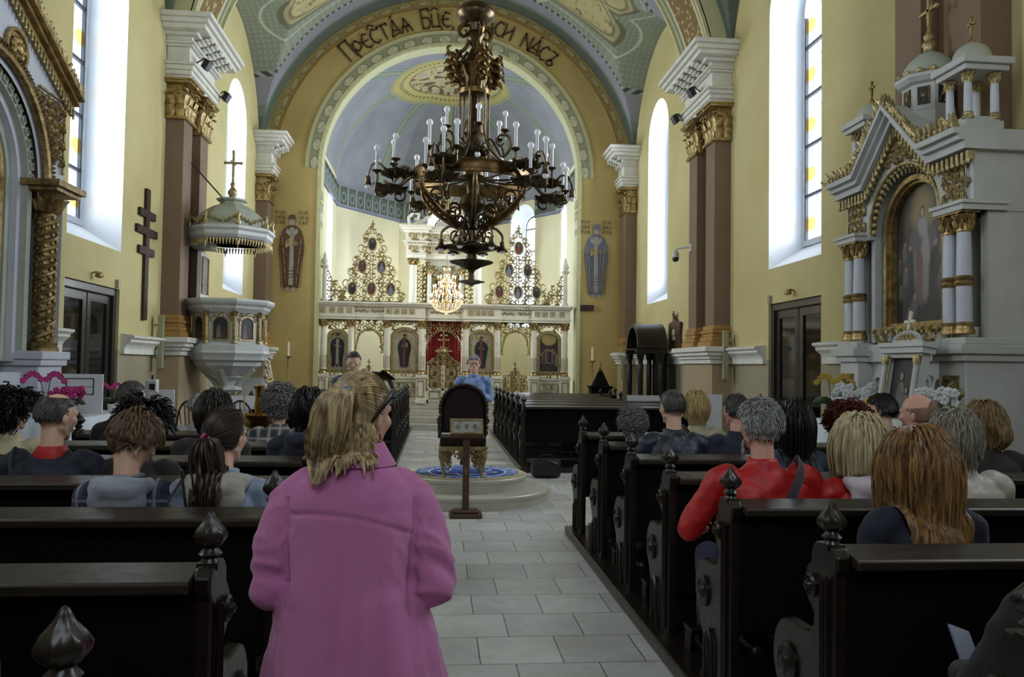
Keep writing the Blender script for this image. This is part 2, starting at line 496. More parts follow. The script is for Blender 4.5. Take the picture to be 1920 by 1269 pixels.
def vault_mat():
    """painted vault: bands next to the arch wall, pale green diaper field, beige lobed panel at bay centre"""
    t = NT('painted_vault'); p = t.pos(); x, y, z = t.xyz(p)
    # distance to nearest transverse arch
    def near(y0): return t.math('ABSOLUTE', t.math('SUBTRACT', y, y0))
    d = t.math('MINIMUM', near(21.0), t.math('MINIMUM', near(14.5), near(7.4)))
    dd = t.math('MINIMUM', near(21.0), t.math('SUBTRACT', t.math('MINIMUM', near(14.5), near(7.4)), 0.75))
    field = rgb(128,134,118); dark = rgb(88,98,88); vio = rgb(134,134,142)
    # diaper
    a = t.math('ADD', t.math('MULTIPLY', x, 24), t.math('MULTIPLY', y, 24)); b = t.math('SUBTRACT', t.math('MULTIPLY', x, 24), t.math('MULTIPLY', y, 24))
    dots = t.math('GREATER_THAN', t.math('MULTIPLY', t.math('SINE', a), t.math('SINE', b)), 0.35)
    col = t.mix(t.math('MULTIPLY', dots, 0.35), field, rgb(166,172,148))
    # lobed beige panel: distance from the bay centre in plan
    yc1 = t.math('ABSOLUTE', t.math('SUBTRACT', y, 17.9)); yc2 = t.math('ABSOLUTE', t.math('SUBTRACT', y, 10.95))
    yc = t.math('MINIMUM', yc1, yc2); xc = t.math('ABSOLUTE', t.math('SUBTRACT', x, 0.275))
    ang = t.math('ARCTAN2', yc, t.math('MULTIPLY', xc, 0.72))
    rad = t.math('SQRT', t.math('ADD', t.math('POWER', yc, 2.0), t.math('POWER', t.math('MULTIPLY', xc, 0.5), 2.0)))
    lob = t.math('ADD', 1.72, t.math('MULTIPLY', t.math('ABSOLUTE', t.math('SINE', t.math('MULTIPLY', ang, 4.0))), 0.42))
    r = t.math('SUBTRACT', rad, lob)
    col = t.mix(t.math('LESS_THAN', t.math('ABSOLUTE', t.math('SUBTRACT', r, 0.3)), 0.02), col, rgb(178,182,160))
    col = t.mix(t.math('LESS_THAN', r, 0.1), col, rgb(104,100,78))
    col = t.mix(t.math('LESS_THAN', r, 0.02), col, rgb(156,150,110))
    col = t.mix(t.math('LESS_THAN', r, -0.04), col, rgb(120,108,78))
    orn = t.step(t.noise(5.0, 2, p, 0.4, 1.5), 0.62, 0.64)
    col = t.mix(t.math('LESS_THAN', r, -0.08), col, t.mix(orn, rgb(170,160,112), rgb(118,106,74)))
    # border bands
    ca = t.math('ARCTAN2', t.math('SUBTRACT', x, 0.275), t.math('SUBTRACT', z, 6.45))
    bead = t.math('GREATER_THAN', t.math('SINE', t.math('MULTIPLY', ca, 180)), -0.1)
    col = t.mix(t.math('LESS_THAN', dd, 1.12), col, t.mix(bead, rgb(150,150,150), rgb(56,62,62)))
    col = t.mix(t.math('LESS_THAN', dd, 1.02), col, vio)
    col = t.mix(t.math('LESS_THAN', dd, 0.62), col, rgb(112,120,112))
    col = t.mix(t.math('LESS_THAN', dd, 0.5), col, dark)
    t.base(t.mix(t.math('MULTIPLY', t.step(t.noise(1.5, 5, p), 0.4, 0.8), 0.3), col, rgb(100,104,84)), 0.9)
    return t.m
M_vault = vault_mat()
def rib_mat():
    t = NT('painted_rib'); p = t.pos(); x, y, z = t.xyz(p)
    fy = t.math('ABSOLUTE', t.math('SUBTRACT', t.math('FRACT', t.math('DIVIDE', t.math('ADD', y, 6.65), 7.05)), 0.0))
    d = t.math('MINIMUM', t.math('ABSOLUTE', t.math('SUBTRACT', y, 14.45)), t.math('ABSOLUTE', t.math('SUBTRACT', y, 7.4)))
    ca = t.math('ARCTAN2', t.math('SUBTRACT', x, 0.275), t.math('SUBTRACT', z, 6.45))
    vo = t.node('ShaderNodeTexVoronoi'); vo.inputs['Scale'].default_value = 9.0; t.l.new(p, vo.inputs[0])
    orn = t.math('LESS_THAN', vo.outputs[0], 0.33)
    col = t.mix(orn, rgb(120,98,62), rgb(178,158,108))
    col = t.mix(t.math('GREATER_THAN', d, 0.42), col, rgb(196,186,140))
    col = t.mix(t.math('GREATER_THAN', d, 0.5), col, rgb(120,128,114))
    col = t.mix(t.math('GREATER_THAN', d, 0.62), col, rgb(190,184,142))
    t.base(col, 0.85); return t.m
M_rib = rib_mat()
def band_mat(name, bgc, fg, edge, freq, cx=0.3, cz=6.7, r0=0.0, r1=1.0):
    """ornament painted along an arch on the wall: repeated lobes between two edge lines"""
    t = NT(name); p = t.pos(); x, y, z = t.xyz(p)
    dx = t.math('SUBTRACT', x, cx); dz = t.math('SUBTRACT', z, cz)
    ca = t.math('MULTIPLY', t.math('ARCTAN2', dx, dz), freq)
    rad = t.math('SQRT', t.math('ADD', t.math('POWER', dx, 2.0), t.math('POWER', dz, 2.0)))
    v = t.math('DIVIDE', t.math('SUBTRACT', rad, r0), r1-r0)
    u = t.math('SUBTRACT', t.math('MULTIPLY', t.math('FRACT', ca), 2.0), 1.0)
    vv = t.math('SUBTRACT', t.math('MULTIPLY', v, 2.0), 1.0)
    e = t.math('ADD', t.math('POWER', t.math('DIVIDE', u, 0.72), 2.0), t.math('POWER', t.math('DIVIDE', vv, 0.62), 2.0))
    col = t.mix(t.math('LESS_THAN', e, 1.0), bgc, fg)
    col = t.mix(t.math('LESS_THAN', t.math('ABSOLUTE', t.math('SUBTRACT', e, 1.0)), 0.18), col, edge)
    nz = t.step(t.noise(22, 2, p, 0.5, 1.0), 0.5, 0.56)
    col = t.mix(t.math('MULTIPLY', nz, 0.5), col, edge)
    col = t.mix(t.math('GREATER_THAN', t.math('ABSOLUTE', vv), 0.84), col, tuple(min(1, c*1.5) for c in bgc[:3])+(1,))
    t.base(col, 0.85); return t.m
M_bandgold = band_mat('painted_gold_border', rgb(160,140,84), rgb(190,172,112), rgb(112,84,44), 5.6, r0=4.42, r1=4.72)
M_bandpale = band_mat('painted_pale_border', rgb(150,150,118), rgb(192,188,156), rgb(122,122,94), 7.5, r0=3.39, r1=3.73)
def dome_mat():
    t = NT('painted_apse_vault'); p = t.pos(); x, y, z = t.xyz(p)
    n = t.noise(1.2, 5, p)
    col = t.mix(t.step(n, 0.3, 0.7), rgb(120,122,130), rgb(138,140,144))
    dx = t.math('SUBTRACT', x, 0.27); dy = t.math('SUBTRACT', y, 24.0)
    ang = t.math('ARCTAN2', dx, dy)
    # painted ribs radiating from the medallion, in stripes
    k = t.math('ABSOLUTE', t.math('SUBTRACT', t.math('FRACT', t.math('ADD', t.math('DIVIDE', ang, pi/4), 0.5)), 0.5))
    rad = t.math('SQRT', t.math('ADD', t.math('POWER', dx, 2.0), t.math('POWER', dy, 2.0)))
    kk = t.math('MULTIPLY', k, rad)
    col = t.mix(t.math('LESS_THAN', kk, 0.30), col, rgb(112,112,120))
    col = t.mix(t.math('LESS_THAN', kk, 0.25), col, rgb(150,156,164))
    col = t.mix(t.math('LESS_THAN', kk, 0.20), col, rgb(104,116,100))
    col = t.mix(t.math('LESS_THAN', kk, 0.12), col, rgb(128,138,116))
    # oval medallion
    e = t.math('SQRT', t.math('ADD', t.math('POWER', t.math('DIVIDE', dx, 1.72), 2.0), t.math('POWER', t.math('DIVIDE', t.math('SUBTRACT', y, 23.6), 1.5), 2.0)))
    col = t.mix(t.math('LESS_THAN', e, 1.04), col, rgb(146,146,112))
    col = t.mix(t.math('LESS_THAN', e, 0.98), col, rgb(168,158,96))
    ringd = t.math('GREATER_THAN', t.math('SINE', t.math('MULTIPLY', t.math('ARCTAN2', dx, t.math('SUBTRACT', y, 23.6)), 60)), 0.0)
    col = t.mix(t.math('MULTIPLY', t.math('LESS_THAN', e, 0.88), 1.0), col, t.mix(ringd, rgb(110,100,66), rgb(170,160,104)))
    col = t.mix(t.math('LESS_THAN', e, 0.82), col, rgb(176,166,108))
    col = t.mix(t.math('LESS_THAN', e, 0.72), col, rgb(122,112,74))
    n3 = t.noise(1.7, 3, p, 0.5, 2.2)
    pic = t.mix(t.step(n3, 0.42, 0.5), rgb(98,80,58), rgb(184,172,124))
    pic = t.mix(t.step(n3, 0.56, 0.6), pic, rgb(160,152,140))
    col = t.mix(t.math('LESS_THAN', e, 0.69), col, pic)
    t.base(col, 0.9); return t.m
M_dome = dome_mat()
def frieze_mat():
    t = NT('painted_frieze'); p = t.pos(); x, y, z = t.xyz(p)
    s = t.math('ADD', x, t.math('MULTIPLY', y, 0.8))
    f = t.math('SUBTRACT', t.math('FRACT', t.math('MULTIPLY', s, 2.1)), 0.5)
    v = t.math('DIVIDE', t.math('SUBTRACT', z, 6.75), 0.16)
    e = t.math('ADD', t.math('POWER', t.math('DIVIDE', f, 0.3), 2.0), t.math('POWER', v, 2.0))
    col = t.mix(t.math('LESS_THAN', t.math('ABSOLUTE', f), 0.42), rgb(134,138,126), rgb(78,86,78))
    col = t.mix(t.math('LESS_THAN', e, 1.0), col, rgb(112,124,128))
    col = t.mix(t.math('LESS_THAN', e, 0.35), col, rgb(66,74,66))
    col = t.mix(t.math('LESS_THAN', z, 6.52), col, rgb(126,130,148))
    col = t.mix(t.math('LESS_THAN', z, 6.46), col, rgb(108,112,130))
    t.base(col, 0.85); return t.m
M_frieze = frieze_mat()
def painting_mat(name, c1, c2, c3, scale=2.2, seed=0.0):
    t = NT(name); p = t.obj()
    mp = t.node('ShaderNodeMapping'); mp.inputs['Location'].default_value = (seed, seed*1.7, seed*0.3); t.l.new(p, mp.inputs[0])
    n = t.noise(scale, 5, mp.outputs[0], 0.6, 1.5)
    col = t.mix(t.step(n, 0.35, 0.5), c1, c2)
    col = t.mix(t.step(n, 0.6, 0.75), col, c3)
    t.base(col, 0.45); return t.m
M_pt_dark = painting_mat('dark_oil_painting', rgb(20,20,23), rgb(40,40,44), rgb(66,66,68), 3)
M_pt_icon = painting_mat('icon_background', rgb(150,140,116), rgb(176,168,142), rgb(130,112,80), 3, 3)
M_pt_last = painting_mat('icon_dark_background', rgb(40,38,34), rgb(66,58,48), rgb(96,84,64), 6, 5)
M_skin = mat('skin', rgb(216,174,150), 0.5, var=0.1, scale=18)
M_skin2 = mat('skin_ruddy', rgb(212,160,140), 0.5, var=0.14, scale=18)
M_pflesh = mat('painted_flesh', rgb(150,120,92), 0.6)
M_pwhite = mat('painted_white', rgb(170,164,150), 0.6, var=0.25, scale=12)
M_pbrown = mat('painted_brown_robe', rgb(104,76,48), 0.7, var=0.4, scale=26)
M_pdark = mat('painted_dark_robe', rgb(36,36,44), 0.6, var=0.3, scale=12)
M_pblue = mat('painted_blue_robe', rgb(120,126,142), 0.7, var=0.35, scale=22)
M_pred = mat('painted_red_robe', rgb(112,56,44), 0.6, var=0.3, scale=14)
M_phalo = mat('painted_halo', rgb(188,164,104), 0.6, var=0.2)
M_pgrey = mat('painted_grey_robe', rgb(112,110,108), 0.6, var=0.4, scale=9)
M_letter = mat('brown_lettering', rgb(84,60,38), 0.8, var=0.15)

def soft_painting(name, bgc, blobs, scale=5):
    """oil painting built from soft-edged patches of colour in object space (x, z)"""
    t = NT(name); p = t.obj()
    nv = t.node('ShaderNodeTexNoise'); nv.inputs['Scale'].default_value = scale; nv.inputs['Detail'].default_value = 4; t.l.new(p, nv.inputs['Vector'])
    vm = t.node('ShaderNodeVectorMath', operation='MULTIPLY_ADD'); t.l.new(nv.outputs['Color'], vm.inputs[0]); vm.inputs[1].default_value = (.07, .07, .07); t.l.new(p, vm.inputs[2])
    x, y, z = t.xyz(vm.outputs[0]); x = t.math('SUBTRACT', x, .035); z = t.math('SUBTRACT', z, .035)
    col = t.mix(t.step(t.noise(3.5, 4, p), .35, .7), bgc, tuple(c*1.9 for c in bgc[:3])+(1,))
    for (u, v, ru, rv, c, soft, k) in blobs:
        e = t.math('ADD', t.math('POWER', t.math('DIVIDE', t.math('SUBTRACT', x, u), ru), 2.0), t.math('POWER', t.math('DIVIDE', t.math('SUBTRACT', z, v), rv), 2.0))
        f = t.math('MULTIPLY', t.math('SUBTRACT', 1.0, t.step(e, 1-soft, 1+soft)), k)
        col = t.mix(f, col, c)
    t.base(col, .4); return t.m
# ---------------------------------------------------------------- the building
XL, XR, XC = -4.6, 5.15, 0.275
BAY_W = [(10.34, 12.06), (17.6, 19.34)]
HW = 12.0
def side_wall(name, x, out, wins, doors):
    mb = MB(); rv = MB()
    ys = sorted(set([-3.2, 21.4] + [a for w_ in wins for a in w_]))
    for i in range(len(ys)-1):
        a, b = ys[i], ys[i+1]
        if (a, b) not in wins:
            mb.add([(x,a,0),(x,b,0),(x,b,HW),(x,a,HW)], [(0,1,2,3)]); continue
        zlo = 0
        if (a, b) in doors: zlo = 2.65
        o = arched(a, b, 3.2, 7.15, 14)
        mb.add([(x,a,zlo),(x,b,zlo),(x,b,3.2),(x,a,3.2)], [(0,1,2,3)])
        arc_ = o[2:]                                     # from b side over the top to a
        vs = [(x,p[0],p[1]) for p in arc_]+[(x,p[0],HW) for p in arc_]; n = len(arc_)
        mb.add(vs, [(j,j+1,n+j+1,n+j) for j in range(n-1)])
        if zlo:                                          # door reveal
            xo = x+out*0.35
            mb.add([(x,a,0),(xo,a,0),(xo,a,2.65),(x,a,2.65),(x,b,0),(xo,b,0),(xo,b,2.65),(x,b,2.65)],
                   [(0,1,2,3),(4,5,6,7),(3,2,6,7)])
        o2 = arched(a+0.06, b-0.06, 3.55, 7.13, 14)
        xo = x+out*0.55
        n = len(o)
        vs = [(x,p[0],p[1]) for p in o]+[(xo,p[0],p[1]) for p in o2]
        rv.add(vs, [(j,(j+1) % n,n+(j+1) % n,n+j) for j in range(n)])
    struct(mb.build(name, M_wall, smooth=False))
    r = struct(rv.build('trim_%d' % (1 if x < 0 else 2), M_reveal, smooth=True))
    return r
LW = [(2.9, 4.7)] + BAY_W
side_wall('wall_left', XL, -1, LW, [BAY_W[0]])
side_wall('wall_right', XR, 1, LW, [BAY_W[0]])

M_frame = mat('grey_window_frame', rgb(176,184,192), 0.5)
M_bar = mat('dark_glazing_bar', rgb(34,38,44), 0.5)
wn = 0
for x, out in ((XL, -1), (XR, 1)):
    for (a, b) in LW:
        wn += 1
        xo = x+out*0.55
        root = thing('window_%d' % wn, None, None, (xo, (a+b)/2, 3.55)); struct(root)
        h = (b-a)/2
        o = arched(-h+0.06, h-0.06, 0, 3.58, 16); i_ = arched(-h+0.14, h-0.14, 0.09, 3.58, 16)
        MB().ring2(o, i_, -0.04, 0.03, 'x').build('window_frame', M_frame, root)
        g = MB(); g.add([(out*0.02, p[0], p[1]) for p in i_], [tuple(range(len(i_)))]); g.build('pane', M_pane, root, smooth=False)
        bars = MB()
        for k in range(1, 6):
            z = 0.78*k
            hw = h-0.14 if z < 3.58 else sqrt(max(0.01, (h-0.14)**2-(z-3.58)**2))
            bars.box(-0.03, 0.015, -hw, hw, z-0.022, z+0.022)
        bars.box(-0.03, 0.015, -h+0.14, -h+0.165, 0.09, 3.6); bars.box(-0.03, 0.015, h-0.165, h-0.14, 0.09, 3.6)
        bars.build('glazing_bar', M_bar, root, smooth=False)

# floor
struct(MB().add([(XL-0.2,-3.2,0),(XR+0.2,-3.2,0),(XR+0.2,28,0),(XL-0.2,28,0)], [(0,1,2,3)]).build('floor', M_floor, smooth=False))
# unseen back wall, left open high up for the added fill panel
bw = MB()
for (a, b, c, d) in ((XL-.1, -1.6, 0, HW), (2.2, XR+.1, 0, HW), (-1.6, 2.2, 0, 4.7), (-1.6, 2.2, 9.3, HW)):
    bw.add([(a,-3.2,c),(b,-3.2,c),(b,-3.2,d),(a,-3.2,d)], [(0,1,2,3)])
struct(bw.build('wall_back', M_wall, smooth=False))

# triumphal arch wall
CX0, CZ0, RI = 0.3, 6.7, 3.37
def arch_wall():
    mb = MB()
    y = 21.0
    o = [(CX0-RI, 0.0)] + arc(CX0, CZ0, RI, pi, 0, 48) + [(CX0+RI, 0.0)]
    # split into left, right and over the arch
    vs = [(XL,y,0),(CX0-RI,y,0),(CX0-RI,y,CZ0),(XL,y,CZ0),(CX0+RI,y,0),(XR,y,0),(XR,y,CZ0),(CX0+RI,y,CZ0)]
    mb.add(vs, [(0,1,2,3),(4,5,6,7)])
    a = arc(CX0, CZ0, RI, pi, 0, 48); n = len(a)
    top = []
    for i, (u, v) in enumerate(a):
        ang = pi-pi*i/(n-1)
        # project to rectangle boundary
        dx, dz = cos(ang), sin(ang)
        k = min(((XR-CX0) if dx > 0 else (CX0-XL))/max(abs(dx), 1e-6), (HW-CZ0)/max(dz, 1e-6))
        top.append((CX0+dx*k, CZ0+dz*k))
    mb.add([(p[0],y,p[1]) for p in a]+[(p[0],y,p[1]) for p in top], [(i,i+1,n+i+1,n+i) for i in range(n-1)])
    # soffit / jambs
    m = len(o)
    mb.m = 1
    mb.add([(p[0],y,p[1]) for p in o]+[(p[0],y+0.45,p[1]) for p in o], [(i,i+1,m+i+1,m+i) for i in range(m-1)])
    return struct(mb.build('wall_front', [M_archwall, M_bandpale], smooth=False))
arch_wall()
def band(name, r0, r1, m, th=0.02, jamb=0.0):
    a = arc(CX0, CZ0, r1, pi, 0, 64); b = arc(CX0, CZ0, r0, pi, 0, 64)
    if jamb is not None:
        a = [(CX0-r1, jamb)]+a+[(CX0+r1, jamb)]; b = [(CX0-r0, jamb)]+b+[(CX0+r0, jamb)]
    return struct(MB().ring2(a, b, 21.0-th, 21.001, 'y', closed=False).build(name, m, smooth=False))
band('trim_3', 3.38, 3.47, mat('pale_edge', rgb(200,196,150), 0.8), 0.03, 0.9)
band('trim_4', 3.47, 3.75, M_bandpale, 0.02, None)
band('trim_5', 3.75, 3.79, mat('pale_edge2', rgb(196,188,138), 0.8), 0.03, None)
# the gold border follows the vault springing (own centre)
def band2(name, r0, r1, m, th, cx=0.29, cz=6.55):
    a = arc(cx, cz, r1, radians(166), radians(14), 64); b = arc(cx, cz, r0, radians(166), radians(14), 64)
    return struct(MB().ring2(a, b, 21.0-th, 21.001, 'y', closed=False).build(name, m, smooth=False))
M_bandgold2 = band_mat('painted_gold_border_outer', rgb(160,144,92), rgb(182,168,116), rgb(124,102,60), 9.0, cx=0.29, cz=6.55, r0=4.60, r1=4.80)
band2('trim_6', 4.60, 4.80, M_bandgold2, 0.02)
band2('trim_7', 4.57, 4.60, mat('ochre_edge', rgb(150,112,52), 0.8), 0.03)

# vault: barrel of radius 4.9 about z 6.45 with side lunettes
def vault():
    R = 4.92; zc = 6.45; cx = XC
    bays = [(17.95, 2.8), (10.93, 2.78), (3.9, 2.7)]
    def zx(y):
        z = -1
        for c, h in bays:
            t = 1-((y-c)/h)**2
            if t > 0: z = max(z, 6.6+2.95*sqrt(t))
        return z
    ys = [ -3.2+24.25*i/360 for i in range(361)]
    N = 110
    mb = MB(); vs = []
    for y in ys:
        c = zx(y)
        for j in range(N+1):
            # dense near the springing
            s = -1+2*j/N
            x = cx+ (R-0.02)*math.copysign(sin(abs(s)**0.8*pi/2), s)
            xr = min(max(x, XL), XR)
            z = zc+sqrt(max(0, R*R-(xr-cx)**2))
            if abs(abs(xr-cx)) > R-0.05: z = zc
            # the lunette crown climbs a little toward the nave axis
            k = (abs(xr-cx)/R)
            cc = c + (1-k)*0.6 if c > 0 else -1
            vs.append((xr, y, max(z, cc)))
    W = N+1
    fs = [(i*W+j, i*W+j+1, (i+1)*W+j+1, (i+1)*W+j) for i in range(len(ys)-1) for j in range(N)]
    mb.add(vs, fs)
    o = mb.build('ceiling', M_vault, smooth=True, angle=30)
    return struct(o)
vault()
def rib(y0, y1, name):
    cx, cz = XC, 6.45
    a = arc(cx, cz, 4.95, radians(8), radians(172), 64); b = arc(cx, cz, 4.62, radians(8), radians(172), 64)
    mb = MB().ring2(a, b, y0, y1, 'y', closed=False)
    mb.m = 1
    for yy in (y0, y1-0.06):
        mb.ring2(arc(cx, cz, 4.64, radians(8), radians(172), 64), arc(cx, cz, 4.56, radians(8), radians(172), 64), yy, yy+0.06, 'y', closed=False)
    struct(mb.build(name, [M_rib, mat('pale_edge3', rgb(196,192,150), 0.8)], smooth=False))
rib(13.72, 15.2, 'trim_8'); rib(6.65, 8.15, 'trim_9'); rib(-0.4, 1.1, 'trim_10')

# dado cornice (string course) along the walls, broken at the doors, wrapping the piers
def course(name, x, s, y0, y1):
    """moulded profile projecting from wall plane x toward the nave (s = +1 to +X)"""
    prof = [(0,1.72),(0.06,1.72),(0.06,1.80),(0.08,1.84),(0.10,1.86),(0.15,1.90),(0.15,1.93),(0.20,1.96),(0.20,1.99),(0,2.02)]
    mb = MB()
    rings = [[(x+s*u, y, v) for u, v in prof] for y in (y0, y1)]
    mb.loft(rings)
    # the moulding returns at both ends
    for y, d in ((y0, -1), (y1, 1)):
        pass
    return struct(mb.build(name, M_stucco, smooth=False))
tn = 11
for x, s in ((XL, 1), (XR, -1)):
    for (a, b) in ((-3.2, 6.55), (8.25, 10.2), (12.14, 13.6), (15.35, 20.25)):
        course('trim_%d' % tn, x, s, a, b); tn += 1
# pier courses and pedestals
def boxcourse(mb, x0, x1, y0, y1):
    for d, z0, z1 in ((0.06,1.72,1.80),(0.10,1.80,1.86),(0.15,1.86,1.93),(0.20,1.93,2.0)):
        mb.box(x0-d, x1+d, y0-d, y1+d, z0, z1)
def pier(x, s, y0, y1, name, pair=True):
    """paired brown pilasters with gilt capitals under one white entablature block. x: wall plane, s: toward nave"""
    root = thing(name, None, None, (x, (y0+y1)/2, 0)); struct(root)
    L = (y1-y0)
    def bx(mb, d0, d1, a, b, z0, z1):
        xs = sorted((s*d0, s*d1)); mb.box(xs[0], xs[1], a, b, z0, z1)
    mb = MB(); bx(mb, 0, 0.36, -L/2-0.08, L/2+0.08, 0, 1.74); mb.build('pedestal', M_wallp, root, smooth=False)
    mb = MB()
    for d, z0, z1 in ((0.05,1.72,1.80),(0.09,1.80,1.86),(0.14,1.86,1.93),(0.19,1.93,2.02)):
        bx(mb, 0, 0.36+d, -L/2-0.08-d, L/2+0.08+d, z0, z1)
    mb.build('pedestal_cornice', M_stucco, root, smooth=False, bevel=0.012)
    cols = [(-L/2, -L/2+0.5), (L/2-0.5, L/2)] if pair else [(-L/2, L/2)]
    if pair:
        mb = MB(); bx(mb, 0, 0.10, -L/2+0.1, L/2-0.1, 2.0, 6.4); mb.build('backing', M_wallp2, root, smooth=False)
    ztop = 5.68
    for a, b in cols:
        mb = MB(); bx(mb, 0, 0.30, a+0.02, b-0.02, 2.35, ztop); mb.build('shaft', M_pinkbrown, root, smooth=False)
        mb = MB()
        for d, z0, z1 in ((0.10,2.02,2.12),(0.07,2.12,2.20),(0.04,2.20,2.26),(0.06,2.26,2.32),(0.03,2.32,2.40)):
            bx(mb, 0, 0.30+d, a-d, b+d, z0, z1)
        mb.build('base', M_ochre, root, smooth=False, bevel=0.015)
        capital(root, s, a, b, ztop, 6.35)
    mb = MB()
    e0, e1 = -L/2-0.03, L/2+0.03
    steps = [(0.02,6.35,6.42),(0.05,6.42,6.50),(0.08,6.50,6.58),(0.12,6.58,6.62),(0.0,6.62,6.90),(0.06,6.90,6.94),(0.10,6.94,6.98),(0.16,7.06,7.12),(0.32,7.12,7.2),(0.38,7.2,7.28),(0.44,7.28,7.36)]
    for d, z0, z1 in steps:
        bx(mb, 0, 0.38+d, e0-d*0.9, e1+d*0.9, z0, z1)
    bx(mb, 0, 0.42, e0-0.04, e1+0.04, 6.96, 7.1)
    mb.build('entablature', M_stucco, root, smooth=False, bevel=0.012)
    mb = MB()
    n = 5 if pair else 2
    for i in range(n):                                   # carved consoles and rosettes under the cornice
        y = e0+ (i+0.5)*(e1-e0)/n
        for k in range(5):
            q = k/4
            xx = s*(0.42+0.26*q)
            mb.ball((xx, y, 7.0+0.09*q), (0.05, 0.07+0.02*sin(pi*q), 0.05), 8, 5)
        mb.ball((s*0.5, y+0.13, 7.06), (0.06, 0.05, 0.04), 8, 5)
    for i in range(int((e1-e0)/0.055)):
        y = e0+0.03+i*0.055
        mb.cbox((s*0.455, y, 6.935), (0.05, 0.03, 0.045))
    mb.build('carving', M_stucco, root)
    return root
M_wallp = plaster('pier_plaster', rgb(168,148,118), rgb(152,132,102))
M_wallp2 = plaster('pier_plaster_dark', rgb(128,100,70), rgb(118,92,64))
def capital(root, s, a, b, z0, z1):
    """gilt Corinthian capital on a pilaster: bell, two rows of acanthus leaves, volutes, abacus"""
    mb = MB(); h = z1-z0; D = 0.30
    def bx(d0, d1, y0, y1, u, v):
        xs = sorted((s*d0, s*d1)); mb.box(xs[0], xs[1], y0, y1, u, v)
    bx(0, D+0.05, a-0.05, b+0.05, z0, z0+0.05)
    bx(0, D-0.02, a+0.02, b-0.02, z0+0.05, z1-0.05)
    bx(0, D+0.12, a-0.10, b+0.10, z1-0.07, z1-0.03)
    bx(0, D+0.15, a-0.13, b+0.13, z1-0.03, z1)
    def leaf(px, py, nx, ny, zb, zt, w, curl):
        # a leaf rising along the bell, tip curling outward
        n = 6; L = []
        tx, ty = -ny, nx
        for i in range(n+1):
            q = i/n
            out = 0.02+curl*(q**3)
            zz = zb+(zt-zb)*(q if q < 0.85 else 0.85-(q-0.85)*0.8)
            ww = w*(0.55+0.6*sin(pi*min(q*0.85+0.1, 1)))*(1 if q < 0.9 else 0.5)
            c = (px+nx*out, py+ny*out)
            L.append([(c[0]-tx*ww, c[1]-ty*ww, zz), (c[0]+nx*0.035, c[1]+ny*0.035, zz+0.012), (c[0]+tx*ww, c[1]+ty*ww, zz), (c[0]-nx*0.01, c[1]-ny*0.01, zz)])
        mb.loft(L)
    for row, (zb, zt, cu) in enumerate(((0.04, 0.45, 0.06), (0.25, 0.72, 0.09))):
        for k in range(3):
            y = a+(k+0.5+0.0)*(b-a)/3 if row == 0 else a+(k)*(b-a)/2
            leaf(s*D, y, s, 0, z0+h*zb, z0+h*zt, 0.075, cu)
        for yy, ny in ((a, -1), (b, 1)):
            for k in range(2):
                leaf(s*(0.08+0.16*k), yy, 0, ny, z0+h*zb, z0+h*zt, 0.07, cu)
    for yy, sy in ((a-0.03, -1), (b+0.03, 1)):           # corner volutes
        pts = [(s*(D+0.02+0.06*cos(t)*r), yy+sy*0.05*cos(t)*r, z1-0.15+0.075*sin(t)*r) for t, r in [(0.45*i, 1-i*0.045) for i in range(18)]]
        mb.tube(pts, 0.02, 6)
    for k in (-1, 1):
        ym = (a+b)/2
        pts = [(s*(D+0.05), ym+k*(0.03+0.045*(1-q*0.7)*(1+cos(0.5*i))), z1-0.16+0.05*sin(0.5*i)*(1-q*0.6)) for i, q in [(i, i/14) for i in range(15)]]
        mb.tube(pts, 0.015, 6)
    mb.ball((s*(D+0.11), (a+b)/2, z1-0.05), (0.05, 0.06, 0.05), 8, 6)
    mb.build('gilt_capital', M_gold, root, angle=60)
pier(XL, 1, 13.75, 15.2, 'trim_30'); pier(XR, -1, 13.68, 15.15, 'trim_31')
pier(XL, 1, 6.7, 8.1, 'trim_32'); pier(XR, -1, 6.7, 8.1, 'trim_33')
pier(XL, 1, 20.42, 20.98, 'trim_34', pair=False); pier(XR, -1, 20.42, 20.98, 'trim_35', pair=False)

